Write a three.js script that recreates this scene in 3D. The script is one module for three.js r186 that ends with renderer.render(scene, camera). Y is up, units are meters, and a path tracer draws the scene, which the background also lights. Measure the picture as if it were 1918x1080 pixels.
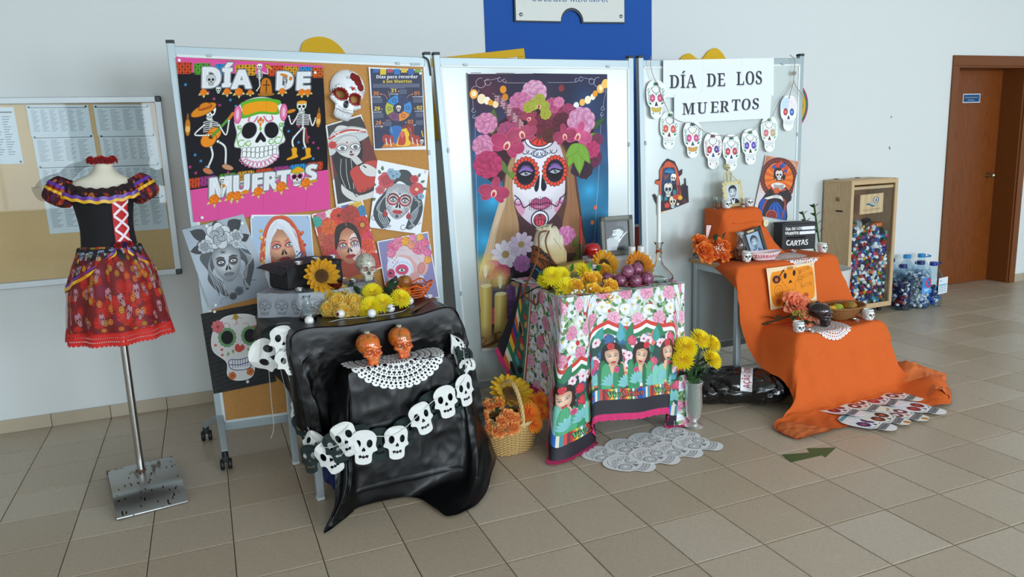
import * as THREE from 'three';
import { RoundedBoxGeometry } from 'three/addons/geometries/RoundedBoxGeometry.js';
import { mergeGeometries, mergeVertices } from 'three/addons/utils/BufferGeometryUtils.js';
import { RectAreaLightUniformsLib } from 'three/addons/lights/RectAreaLightUniformsLib.js';
import { createNoise3D } from 'simplex-noise';
// ---------- camera, sky, light, exposure ----------
const scene = new THREE.Scene();
const camera = new THREE.PerspectiveCamera(42.26,1918 / 1080,0.05,60);
camera.rotation.order = 'YXZ';
camera.position.set(-1.467,1.4667,2.5935);
camera.rotation.set(THREE.MathUtils.degToRad(-10.7576), THREE.MathUtils.degToRad(-22.0419), THREE.MathUtils.degToRad(-2.1412));
scene.add(camera);
const renderer = new THREE.WebGLRenderer({ antialias: true });
renderer.toneMapping = THREE.LinearToneMapping;
renderer.toneMappingExposure = 1.0;
renderer.outputColorSpace = THREE.SRGBColorSpace;
renderer.shadowMap.enabled = true;
renderer.shadowMap.type = THREE.PCFSoftShadowMap;
RectAreaLightUniformsLib.init();
scene.background = new THREE.Color(0.8,0.92,1.0);   // overcast sky seen through the hall's windows
scene.backgroundIntensity = 2.2;
const ROOM = { x0: -6.3, x1: 9.0, z0: -2.16, z1: 7.2, h: 3.3 };
// daylight entering through each of the hall's windows (front wall), one area light per opening
const WINDOWS = [[-4.4,2.2],[-1.2,2.2],[2.0,2.2],[5.2,2.2]];   // centre x, width
const DAYLIGHT = [0.3,0.65,1.35,1.5];
WINDOWS.forEach(([x, w], i) => {
const l = new THREE.RectAreaLight(new THREE.Color(0.82,0.94,1.04),11 * DAYLIGHT[i], w - 0.1,2.0);
l.name = 'window_daylight'; l.position.set(x, 1.75, ROOM.z1 - 0.12); l.lookAt(x, 1.35,0); scene.add(l);
});
// ---------- helpers ----------
let seed = 7;
const rnd = () => { seed = (seed * 1664525 + 1013904223) >>> 0; return seed / 4294967296; };
const rr = (a, b) => a + (b - a) * rnd();
const pick = (a) => a[Math.floor(rnd() * a.length)];
const noise = createNoise3D(() => rnd());
const V = (x, y, z) => new THREE.Vector3(x, y, z);
const TAU = Math.PI * 2, lerp = (a, b, t) => a + (b - a) * t, clamp = (x, a = 0, b = 1) => Math.min(b, Math.max(a, x));
const used = new Map();
function numbered(n) { const k = used.get(n) ?? 0; used.set(n, k + 1); return k ? n + '_' + String(k).padStart(3, '0') : n; }
function tag(o, label, category, group, kind) { Object.assign(o.userData, { label, category }); if (group) o.userData.group = group; if (kind) o.userData.kind = kind; return o; }
function thing(name, label, category, p = [0,0,0], ry = 0, group) {
const o = new THREE.Group(); o.name = numbered(name); o.position.set(...p); o.rotation.y = ry; scene.add(o); return tag(o, label, category, group);
}
const M = (g) => (Array.isArray(g) ? merge(g) : g);
function merge(list) {
list = list.map((g) => { g = g.index ? g.toNonIndexed() : g; return g; });
const hasC = list.some((g) => g.attributes.color);
for (const g of list) {
for (const k of Object.keys(g.attributes)) if (!['position', 'normal', 'uv', 'color'].includes(k)) g.deleteAttribute(k);
if (!g.attributes.uv) g.setAttribute('uv', new THREE.BufferAttribute(new Float32Array(g.attributes.position.count * 2),2));
if (!g.attributes.normal) g.computeVertexNormals();
if (hasC && !g.attributes.color) g.setAttribute('color', new THREE.BufferAttribute(new Float32Array(g.attributes.position.count * 3).fill(1),3));
}
return mergeGeometries(list, false);
}
function part(name, g, m, parent) {
const o = new THREE.Mesh(M(g), m); o.name = name; o.castShadow = o.receiveShadow = true; parent.add(o); return o;
}
function single(name, label, category, g, m, group) { const o = part(numbered(name), g, m, scene); return tag(o, label, category, group); }
function struct(name, g, m, parent = scene) { const o = part(name, g, m, parent); o.userData.kind = 'structure'; return o; }
function copy(o, label, p, ry, group) {
const c = o.clone(); c.name = numbered(o.name.replace(/_\d{3}$/, '')); c.userData = { ...o.userData }; if (label) c.userData.label = label; if (group) c.userData.group = group;
if (p) c.position.set(...p); if (ry !== undefined) c.rotation.y = ry; scene.add(c); return c;
}
const T = (g, x = 0, y = 0, z = 0, rx = 0, ry = 0, rz = 0, s = 1) => {
const m = new THREE.Matrix4().compose(V(x, y, z), new THREE.Quaternion().setFromEuler(new THREE.Euler(rx, ry, rz, 'YXZ')), Array.isArray(s) ? V(...s) : V(s, s, s));
return g.applyMatrix4(m);
};
const box = (w, h, d, x = 0, y = 0, z = 0, r = 0.002) => T(r > 0 ? new RoundedBoxGeometry(w, h, d, 1, Math.min(r, w / 2.01, h / 2.01, d / 2.01)) : new THREE.BoxGeometry(w, h, d), x, y, z);
const cyl = (r0, r1, h, x = 0, y = 0, z = 0, n = 20) => T(new THREE.CylinderGeometry(r0, r1, h, n), x, y + h / 2, z);
const ball = (r, x = 0, y = 0, z = 0, sx = 1, sy = 1, sz = 1, n = 20) => T(new THREE.SphereGeometry(r, n, Math.ceil(n * 0.7)), x, y, z, 0,0,0,[sx, sy, sz]);
const lathe = (pts, n = 28) => new THREE.LatheGeometry(pts.map(([x, y]) => new THREE.Vector2(x, y)), n);
const tube = (pts, r, n = 24, k = 6) => new THREE.TubeGeometry(new THREE.CatmullRomCurve3(pts.map((p) => V(...p)), false, 'centripetal'), n, r, k);
function bar(a, b, w, d, r = 0.003) {   // a square bar from point a to point b, width across x, depth along z
const A = V(...a), B = V(...b), l = A.distanceTo(B), g = r ? new RoundedBoxGeometry(w, l, d, 1, r) : new THREE.BoxGeometry(w, l, d);
const q = new THREE.Quaternion().setFromUnitVectors(V(0,1,0), B.clone().sub(A).normalize());
return g.applyMatrix4(new THREE.Matrix4().compose(A.add(B).multiplyScalar(0.5), q, V(1,1,1)));
}
function gridGeo(nu, nv, f, closedU = false) {   // f(u, v) -> [x, y, z, s, t]
const P = [], U = [], I = [];
for (let j = 0; j <= nv; j++) for (let i = 0; i <= nu; i++) { const q = f(i / nu, j / nv); P.push(q[0], q[1], q[2]); U.push(q[3] ?? i / nu, q[4] ?? 1 - j / nv); }
for (let j = 0; j < nv; j++) for (let i = 0; i < nu; i++) { const a = j * (nu + 1) + i, b = a + 1, c = a + nu + 1, d = c + 1; I.push(a, c, b, b, c, d); }
const g = new THREE.BufferGeometry(); g.setAttribute('position', new THREE.Float32BufferAttribute(P, 3)); g.setAttribute('uv', new THREE.Float32BufferAttribute(U, 2)); g.setIndex(I); g.computeVertexNormals();
if (closedU) {
const n = g.attributes.normal;
for (let j = 0; j <= nv; j++) { const a = j * (nu + 1), b = a + nu, v = V(n.getX(a) + n.getX(b), n.getY(a) + n.getY(b), n.getZ(a) + n.getZ(b)).normalize(); n.setXYZ(a, v.x, v.y, v.z); n.setXYZ(b, v.x, v.y, v.z); }
}
return g;
}
// a sheet of paper, card or cloth between four corners (TL, TR, BR, BL), thickness th behind its printed face; bend(u, v) lifts the face towards the viewer
function sheet(tl, tr, br, bl, th = 0.0006, bend, n = 8) {
const q = [tl, tr, br, bl].map((p) => V(...p)), nor = q[1].clone().sub(q[0]).cross(q[3].clone().sub(q[0])).normalize().negate();
const at = (u, v, o) => { const p = q[0].clone().lerp(q[1], u).lerp(q[3].clone().lerp(q[2], u), v); return p.addScaledVector(nor, o + (bend ? bend(u, v) : 0)).toArray(); };
const k = bend ? n : 6, front = gridGeo(k, k, (u, v) => at(u, v, 0)), back = gridGeo(k, k, (u, v) => at(1 - u, v, -th));
const edge = (f) => gridGeo(k, 1, (u, v) => [...at(...f(u), v ? -th : 0),0.002,0.998]);
return merge([front, back, edge((u) => [1 - u, 0]), edge((u) => [u, 1]), edge((u) => [0, u]), edge((u) => [1,1 - u])]);
}
// Catmull-Rom surface through a net of control points [row][col] of [x, y, z]
function cr(a, b, c, d, t) { const t2 = t * t, t3 = t2 * t; return 0.5 * (2 * b + (c - a) * t + (2 * a - 5 * b + 4 * c - d) * t2 + (3 * b - a - 3 * c + d) * t3); }
function along(list, t, get) {
const n = list.length - 1, x = clamp(t) * n, i = Math.min(n - 1, Math.floor(x)), f = x - i, g = (k) => get(list[clamp(k, 0, n)]);
const a = g(i - 1), b = g(i), c = g(i + 1), d = g(i + 2); return b.map((_, k) => cr(a[k], b[k], c[k], d[k], f));
}
function net(rows, nu, nv, wrinkle, uv) {
return gridGeo(nu, nv, (u, v) => {
const p = along(rows, v, (row) => along(row, u, (q) => q));
const w = wrinkle ? wrinkle(u, v, p) : [0,0,0]; const st = uv ? uv(u, v, p) : [u, 1 - v];
return [p[0] + w[0], p[1] + w[1], p[2] + w[2],...st];
});
}
function loft(rings, n, uvScale = [1,1], caps = false) {   // rings: {y, x, z, rx, rz, amp, k, ph, tilt}
return gridGeo(n, (rings.length - 1) * 4, (u, v) => {
const r = along(rings, v, (q) => [q.x ?? 0, q.y, q.z ?? 0, q.rx, q.rz, q.amp ?? 0, q.k ?? 9, q.ph ?? 0, q.tilt ?? 0]);
const a = u * TAU, w = 1 + r[5] * Math.sin(a * Math.round(r[6]) + r[7]) + r[5] * 0.6 * Math.sin(a * 5 + 1.3);
const px = Math.sin(a) * r[3] * w, pz = Math.cos(a) * r[4] * w;
return [r[0] + px, r[1] + r[8] * px, r[2] + pz, u * uvScale[0], (1 - v) * uvScale[1]];
}, true);
}
// naive surface nets over a signed distance function (negative inside)
function nets(sdf, lo, hi, res, color, uv) {
const s = Math.max(hi[0] - lo[0], hi[1] - lo[1], hi[2] - lo[2]) / res, n = [0,1,2].map((k) => Math.ceil((hi[k] - lo[k]) / s) + 1), F = new Float32Array(n[0] * n[1] * n[2]);
const id = (i, j, k) => (k * n[1] + j) * n[0] + i;
for (let k = 0; k < n[2]; k++) for (let j = 0; j < n[1]; j++) for (let i = 0; i < n[0]; i++) F[id(i, j, k)] = sdf(lo[0] + i * s, lo[1] + j * s, lo[2] + k * s);
const vid = new Int32Array(F.length).fill(-1), P = [], I = [];
for (let k = 0; k < n[2] - 1; k++) for (let j = 0; j < n[1] - 1; j++) for (let i = 0; i < n[0] - 1; i++) {
let c = 0, x = 0, y = 0, z = 0, neg = 0;
const at = (a) => F[id(i + (a & 1), j + ((a >> 1) & 1), k + (a >> 2))];
for (let a = 0; a < 8; a++) if (at(a) < 0) neg++;
if (neg === 0 || neg === 8) continue;
for (let a = 0; a < 8; a++) for (const b of [1,2,4]) if (!(a & b)) {
const fa = at(a), fb = at(a | b);
if (fa < 0 !== fb < 0) { const t = fa / (fa - fb); c++; x += (a & 1) + (b === 1 ? t : 0); y += ((a >> 1) & 1) + (b === 2 ? t : 0); z += (a >> 2) + (b === 4 ? t : 0); }
}
vid[id(i, j, k)] = P.length / 3; P.push(lo[0] + (i + x / c) * s, lo[1] + (j + y / c) * s, lo[2] + (k + z / c) * s);
}
for (let k = 1; k < n[2] - 1; k++) for (let j = 1; j < n[1] - 1; j++) for (let i = 1; i < n[0] - 1; i++) {
const f0 = F[id(i, j, k)] < 0;
const quad = (a, b, c, d, flip) => { if (a < 0 || b < 0 || c < 0 || d < 0) return; flip ? I.push(a, c, b, b, c, d) : I.push(a, b, c, b, d, c); };
if (f0 !== F[id(i + 1, j, k)] < 0) quad(vid[id(i, j - 1, k - 1)], vid[id(i, j, k - 1)], vid[id(i, j - 1, k)], vid[id(i, j, k)], !f0);
if (f0 !== F[id(i, j + 1, k)] < 0) quad(vid[id(i - 1, j, k - 1)], vid[id(i, j, k - 1)], vid[id(i - 1, j, k)], vid[id(i, j, k)], f0);
if (f0 !== F[id(i, j, k + 1)] < 0) quad(vid[id(i - 1, j - 1, k)], vid[id(i, j - 1, k)], vid[id(i - 1, j, k)], vid[id(i, j, k)], !f0);
}
const g = new THREE.BufferGeometry(), N = [], e = s * 0.5, C = [], U = [];
for (let i = 0; i < P.length; i += 3) {
const [x, y, z] = [P[i], P[i + 1], P[i + 2]], v = V(sdf(x + e, y, z) - sdf(x - e, y, z), sdf(x, y + e, z) - sdf(x, y - e, z), sdf(x, y, z + e) - sdf(x, y, z - e)).normalize(); N.push(v.x, v.y, v.z);
if (color) C.push(...color(x, y, z)); U.push(...(uv ? uv(x, y, z) : [x, y]));
}
g.setAttribute('position', new THREE.Float32BufferAttribute(P, 3)); g.setAttribute('normal', new THREE.Float32BufferAttribute(N, 3)); g.setAttribute('uv', new THREE.Float32BufferAttribute(U, 2));
if (color) g.setAttribute('color', new THREE.Float32BufferAttribute(C, 3)); g.setIndex(I); return g;
}
const ell = (x, y, z, cx, cy, cz, a, b, c) => { x -= cx; y -= cy; z -= cz; const k0 = Math.hypot(x / a, y / b, z / c), k1 = Math.hypot(x / (a * a), y / (b * b), z / (c * c)); return k1 < 1e-9 ? -Math.min(a, b, c) : (k0 * (k0 - 1)) / k1; };
const rbx = (x, y, z, cx, cy, cz, a, b, c, r) => { const X = Math.abs(x - cx) - a + r, Y = Math.abs(y - cy) - b + r, Z = Math.abs(z - cz) - c + r; return Math.hypot(Math.max(X, 0), Math.max(Y, 0), Math.max(Z, 0)) + Math.min(Math.max(X, Y, Z),0) - r; };
const smin = (a, b, k) => { const h = Math.max(k - Math.abs(a - b),0) / k; return Math.min(a, b) - h * h * k * 0.25; };
const smax = (a, b, k) => -smin(-a, -b, k);
// ---------- materials ----------
const C = (h) => new THREE.Color(h);
const mats = new Map();
function mat(color, rough = 0.6, o = {}) {
const key = JSON.stringify([color, rough, Object.keys(o).length ? Object.entries(o).map(([k, v]) => [k, v?.uuid ?? v]) : 0]);
if (!mats.has(key)) { const { phys, ...p } = o; mats.set(key, new (phys ? THREE.MeshPhysicalMaterial : THREE.MeshStandardMaterial)({ color: C(color), roughness: rough, side: THREE.DoubleSide, ...p })); }
return mats.get(key);
}
const glassMat = (tint = '#ffffff', rough = 0.04, o = {}) => mat(tint, rough, { phys: 1, transmission: 1, thickness: 0, ior: 1.45, side: THREE.FrontSide, ...o });
function canvasTex(w, h, draw, o = {}) {
const cv = document.createElement('canvas'); cv.width = w; cv.height = h; const c = cv.getContext('2d'); c.lineCap = c.lineJoin = 'round'; draw(c, w, h);
const t = new THREE.CanvasTexture(cv); if (!o.data) t.colorSpace = THREE.SRGBColorSpace; t.anisotropy = 8; t.magFilter = THREE.LinearFilter;
if (o.repeat) { t.wrapS = t.wrapT = THREE.RepeatWrapping; t.repeat.set(...o.repeat); } return t;
}
const wrap = (t) => { t.wrapS = t.wrapT = THREE.RepeatWrapping; return t; };
function noiseTex(w, h, f, o = {}) {   // f(u, v) -> grey or [r, g, b] in 0..255; tiles because u, v run round circles where asked
const d = new Uint8Array(w * h * 4);
for (let y = 0; y < h; y++) for (let x = 0; x < w; x++) { const q = f(x / w, y / h), k = (y * w + x) * 4; const a = Array.isArray(q) ? q : [q, q, q]; d[k] = clamp(a[0],0,255); d[k + 1] = clamp(a[1],0,255); d[k + 2] = clamp(a[2],0,255); d[k + 3] = 255; }
const t = new THREE.DataTexture(d, w, h); if (!o.data) t.colorSpace = THREE.SRGBColorSpace; t.magFilter = THREE.LinearFilter; t.minFilter = THREE.LinearMipmapLinearFilter; t.wrapS = t.wrapT = THREE.RepeatWrapping; t.generateMipmaps = true; if (o.repeat) t.repeat.set(...o.repeat); t.needsUpdate = true; return t;
}
const tn = (u, v, f, s = 0) => noise(Math.cos(u * TAU) * f + s, Math.sin(u * TAU) * f + Math.cos(v * TAU) * f, Math.sin(v * TAU) * f - s);   // tileable noise
// ---------- printed and drawn art (flat prints only) ----------
function art(w, h, tl, tr, bl, draw) {   // draw() works in the units in which the three corners are given
return canvasTex(w, h, (c) => {
const a = tr[0] - tl[0], b = tr[1] - tl[1], d = bl[0] - tl[0], e = bl[1] - tl[1], D = a * e - b * d;
const m = [(e * w) / D, (-b * h) / D, (-d * w) / D, (a * h) / D]; c.setTransform(m[0], m[1], m[2], m[3],-(m[0] * tl[0] + m[2] * tl[1]),-(m[1] * tl[0] + m[3] * tl[1])); draw(c);
});
}
const fillP = (c, pts, col) => { c.beginPath(); pts.forEach((p, i) => (i ? c.lineTo(...p) : c.moveTo(...p))); c.closePath(); c.fillStyle = col; c.fill(); };
function smooth(c, pts, close = true) {   // closed smooth path
const n = pts.length; c.beginPath();
const P = (i) => (close ? pts[(i + n) % n] : pts[clamp(i, 0, n - 1)]), k = 1 / 6; c.moveTo(...pts[0]);
for (let i = 0; i < (close ? n : n - 1); i++) { const a = P(i - 1), b = P(i), d = P(i + 1), e = P(i + 2); c.bezierCurveTo(b[0] + (d[0] - a[0]) * k, b[1] + (d[1] - a[1]) * k, d[0] - (e[0] - b[0]) * k, d[1] - (e[1] - b[1]) * k, d[0], d[1]); }
if (close) c.closePath();
}
const blob = (c, pts, col, stroke, lw = 2) => { smooth(c, pts); c.fillStyle = col; c.fill(); if (stroke) { c.strokeStyle = stroke; c.lineWidth = lw; c.stroke(); } };
const line = (c, pts, col, lw = 2) => { smooth(c, pts, false); c.strokeStyle = col; c.lineWidth = lw; c.stroke(); };
const oval = (c, x, y, a, b, col, rot = 0, stroke, lw = 2) => { c.beginPath(); c.ellipse(x, y, Math.abs(a), Math.abs(b), rot, 0, TAU); if (col) { c.fillStyle = col; c.fill(); } if (stroke) { c.strokeStyle = stroke; c.lineWidth = lw; c.stroke(); } };
const grad = (c, x, y, r, a, b) => { const g = c.createRadialGradient(x - r * 0.2, y - r * 0.25, r * 0.05, x, y, r); g.addColorStop(0, a); g.addColorStop(1, b); return g; };
const shade = (h, k) => { const c = new THREE.Color(h), q = { h: 0, s: 0, l: 0 }; c.getHSL(q); c.setHSL(q.h, q.s, clamp(q.l * k)); return '#' + c.getHexString(); };
function daisy(c, x, y, r, n, col, mid, wid = 0.38, rot = 0) {
for (let k = 0; k < n; k++) { const a = rot + (k / n) * TAU; oval(c, x + Math.cos(a) * r * 0.6, y + Math.sin(a) * r * 0.6, r * 0.42, r * wid * (7 / n), k % 2 ? col : shade(col, 0.9), a, shade(col, 0.7), r * 0.03); }
oval(c, x, y, r * 0.26, r * 0.26, mid);
}
function rose2(c, x, y, r, col, line2 = shade(col, 0.5)) {
for (let k = 0; k < 7; k++) { const a = k * 0.9 + x; oval(c, x + Math.cos(a) * r * 0.52, y + Math.sin(a) * r * 0.5, r * 0.55, r * 0.46, grad(c, x + Math.cos(a) * r * 0.7, y + Math.sin(a) * r * 0.7, r, shade(col, 1.25), shade(col, 0.75)), a, line2, r * 0.04); }
for (let q = 0.72; q > 0.1; q -= 0.14) for (let k = 0; k < 4; k++) { const a = k * 1.6 + q * 9; oval(c, x + Math.cos(a) * r * q * 0.33, y + Math.sin(a) * r * q * 0.33, r * q * 0.62, r * q * 0.5, shade(col, 0.75 + (0.8 - q) * 0.5), a, line2, r * 0.035); }
}
function puff(c, x, y, r, col, n = 60) {   // a full ruffled bloom
oval(c, x, y, r * 0.96, r * 0.96, shade(col, 0.6));
if (r > 38) {   // big blooms: rings of cupped petals, pale at the lip
for (const [q, m] of [[0.78,9],[0.6,8],[0.42,7],[0.24,5],[0.08,3]]) for (let k = 0; k < m; k++) { const a = (k / m) * TAU + q * 7 + x * 0.1, px = x + Math.cos(a) * r * q, py = y + Math.sin(a) * r * q * 0.95; oval(c, px, py, r * 0.27, r * 0.36, grad(c, px + Math.cos(a) * r * 0.2, py + Math.sin(a) * r * 0.2, r * 0.42, shade(col, 1.22 + ((k * 3) % 4) * 0.05), shade(col, 0.72)), a, shade(col, 0.62), r * 0.015); }
return;
}
for (let k = 0; k < n; k++) { const q = 1 - k / n, a = k * 2.4; oval(c, x + Math.cos(a) * r * q * 0.85, y + Math.sin(a) * r * q * 0.85, r * 0.26, r * 0.15, shade(col, 0.8 + ((k * 7) % 10) / 22), a + 0.6); }
}
function leaf2(c, x, y, l, w, a, col) {
c.save(); c.translate(x, y); c.rotate(a); blob(c, [[0,0],[l * 0.3,-w],[l * 0.7,-w * 0.7],[l, 0],[l, 0],[l * 0.7, w * 0.7],[l * 0.3, w]], col, shade(col, 0.6), w * 0.08); line(c, [[0,0],[l * 0.5, w * 0.05],[l * 0.95,0]], shade(col, 1.35), w * 0.08); c.restore();
}
function orchid2(c, x, y, r, rot, col) {
c.save(); c.translate(x, y); c.rotate(rot);
for (const [a, l, w] of [[-1.57,1,0.55],[0.7,0.95,0.5],[2.44,0.95,0.5],[0,1.05,0.8],[3.14,1.05,0.8]]) { c.save(); c.rotate(a); oval(c, r * 0.55 * l, 0, r * 0.55 * l, r * w * 0.55, grad(c, r * 0.6,0, r, shade(col, 1.3), shade(col, 0.72)),0, shade(col, 1.7), r * 0.04); c.restore(); }
oval(c, 0, r * 0.15, r * 0.22, r * 0.3, '#f0c8b0'); oval(c, 0, r * 0.22, r * 0.12, r * 0.2, '#c03050'); c.restore();
}
// a face in unit coordinates: half width 1, half height about 1.35, drawn at x, y with scale s
function face(c, x, y, s, o) {
const k = { skin: '#e6b89a', shadow: '#b87858', lip: '#b03040', hair: null, brow: '#402820', ring: null, eye: '#6a5a50', dark: '#18101c', lid: null, nose: 0, stitch: 0, teeth: 0, dots: 0, turn: 0, white: 0,...o };
c.save(); c.translate(x, y); c.rotate(k.rot ?? 0); c.scale(s, s); const t = k.turn;
smooth(c, [[-0.55,-1.28],[0.55,-1.28],[0.98,-0.75],[0.98,0],[0.82,0.62],[0.42,1.15],[0,1.36],[-0.42,1.15],[-0.82,0.62],[-0.98,0],[-0.98,-0.75]]); c.fillStyle = k.skin; c.fill(); c.save(); c.clip();
let g = c.createRadialGradient(t * 0.5 - 0.1,-0.1,0.5,0,0,1.45); g.addColorStop(0, 'rgba(0,0,0,0)'); g.addColorStop(1, k.shadow); c.fillStyle = g; c.fillRect(-1.2,-1.5,2.4,3.1);
if (k.halfWhite) { c.fillStyle = 'rgba(250,240,245,.75)'; c.beginPath(); c.ellipse(k.halfWhite * 0.6,0.25,0.62,1.1,0,0, TAU); c.fill(); }
for (const e of [-1,1]) {
const ex = e * 0.44 + t * 0.16, ey = -0.14;
if (k.ring) { for (let q = 0; q < 16; q++) { const a = (q / 16) * TAU; oval(c, ex + Math.cos(a) * 0.36, ey + Math.sin(a) * 0.37,0.105,0.085, k.ring, a, k.dark, 0.018); } }
if (k.socket) oval(c, ex, ey, 0.34,0.34, (() => { const q = c.createRadialGradient(ex, ey, 0.1, ex, ey, 0.35); q.addColorStop(0, k.dark); q.addColorStop(0.75, k.socket); q.addColorStop(1, k.socket); return q; })());
if (k.blush) oval(c, ex, ey - 0.02,0.36,0.26, k.blush);
if (k.lid) blob(c, [[ex - 0.28, ey + 0.02],[ex - 0.12, ey - 0.2],[ex + 0.12, ey - 0.2],[ex + 0.28, ey + 0.02],[ex, ey + 0.03]], k.lid);
blob(c, [[ex - 0.25, ey + 0.05],[ex - 0.1, ey - 0.09],[ex + 0.1, ey - 0.09],[ex + 0.25, ey + 0.04],[ex, ey + 0.13]], '#e4dcd8', '#0c0808', 0.03); oval(c, ex, ey + 0.01,0.085,0.085, k.eye); oval(c, ex, ey + 0.01,0.045,0.045, '#080608'); oval(c, ex + 0.03, ey - 0.02,0.018,0.018, '#fff');
line(c, [[ex - 0.27, ey + 0.04],[ex - 0.08, ey - 0.12],[ex + 0.1, ey - 0.12],[ex + 0.3, ey + 0.01]], '#0c0808', 0.055);
if (k.brow) line(c, [[ex - e * 0.26, ey - 0.27],[ex + e * 0.05, ey - 0.37],[ex + e * 0.33, ey - 0.26]], k.brow, 0.07);
if (k.lash) for (let q = 0; q < 8; q++) line(c, [[ex - 0.28 + q * 0.08, ey + 0.12],[ex - 0.27 + q * 0.08, ey + 0.2],[ex - 0.3 + q * 0.085, ey + 0.27 + (q % 2) * 0.05]], q % 2 ? k.lash : '#d8a030', 0.05);
}
const nx = t * 0.22; line(c, [[nx + 0.1,-0.1],[nx + 0.07,0.2],[nx + 0.14,0.36]], k.shadow, 0.04);
if (k.nose) { blob(c, [[nx - 0.02,0.1],[nx - 0.05,0.12],[nx - 0.2,0.42],[nx - 0.13,0.5],[nx - 0.02,0.4]], k.dark); blob(c, [[nx + 0.04,0.1],[nx + 0.06,0.12],[nx + 0.2,0.42],[nx + 0.14,0.5],[nx + 0.04,0.4]], k.dark); }
else { oval(c, nx - 0.09,0.4,0.05,0.03, k.shadow); oval(c, nx + 0.11,0.4,0.05,0.03, k.shadow); }
const mx = t * 0.18, my = 0.78;
blob(c, [[mx - 0.36, my],[mx - 0.14, my - 0.13],[mx, my - 0.09],[mx + 0.14, my - 0.13],[mx + 0.36, my],[mx + 0.16, my + 0.15],[mx - 0.16, my + 0.15]], k.lip, shade(k.lip, 0.55),0.02); line(c, [[mx - 0.34, my],[mx - 0.1, my + 0.015],[mx, my - 0.01],[mx + 0.1, my + 0.015],[mx + 0.34, my]], shade(k.lip, 0.4),0.035); oval(c, mx - 0.06, my + 0.08,0.12,0.03, shade(k.lip, 1.5));
if (k.stitch) {
line(c, [[mx - 0.36, my],[mx - 0.6, my - 0.02],[mx - 0.78, my - 0.22],[mx - 0.88, my - 0.32]], k.dark, 0.03); line(c, [[mx + 0.36, my],[mx + 0.6, my - 0.02],[mx + 0.78, my - 0.22],[mx + 0.88, my - 0.32]], k.dark, 0.03);
for (let q = -6; q <= 6; q++) line(c, [[mx + q * 0.075, my - 0.2 + Math.abs(q) * 0.01],[mx + q * 0.078, my],[mx + q * 0.075, my + 0.2 - Math.abs(q) * 0.012]], k.dark, 0.018);
}
if (k.dots) for (let q = 0; q < 26; q++) { const a = (q / 26) * TAU; oval(c, Math.cos(a) * 0.84, Math.sin(a) * 1.12,0.03,0.03, k.dots); }
if (k.orn) { for (let q = 0; q < 5; q++) { const a = -1.57 + (q - 2) * 0.45; line(c, [[0,-0.5],[Math.cos(a) * 0.3,-0.55 + Math.sin(a) * 0.3],[Math.cos(a + 0.25) * 0.55,-0.5 + Math.sin(a) * 0.5]], k.orn, 0.03); } for (const e of [-1,1]) for (let q = 0; q < 3; q++) { c.beginPath(); c.arc(e * (0.55 + q * 0.1),0.4 + q * 0.16,0.1,0,5); c.strokeStyle = k.orn; c.lineWidth = 0.025; c.stroke(); } oval(c, 0,1.12,0.12,0.12, k.orn); }
c.restore(); c.restore();
}
function hairSide(c, pts, col, n = 14) {   // strands between a left and a right edge line
const [L, R] = pts; blob(c, [...L, ...R.slice().reverse()], col);
for (let k = 0; k <= n; k++) { const t = k / n; line(c, L.map((p, i) => [lerp(p[0], R[i][0], t) + Math.sin(k * 5 + i) * 2, lerp(p[1], R[i][1], t)]), shade(col, 0.6 + ((k * 37) % 10) / 11), Math.abs(L[0][0] - R[0][0]) / n / 1.6 + 0.6); }
}
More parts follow.
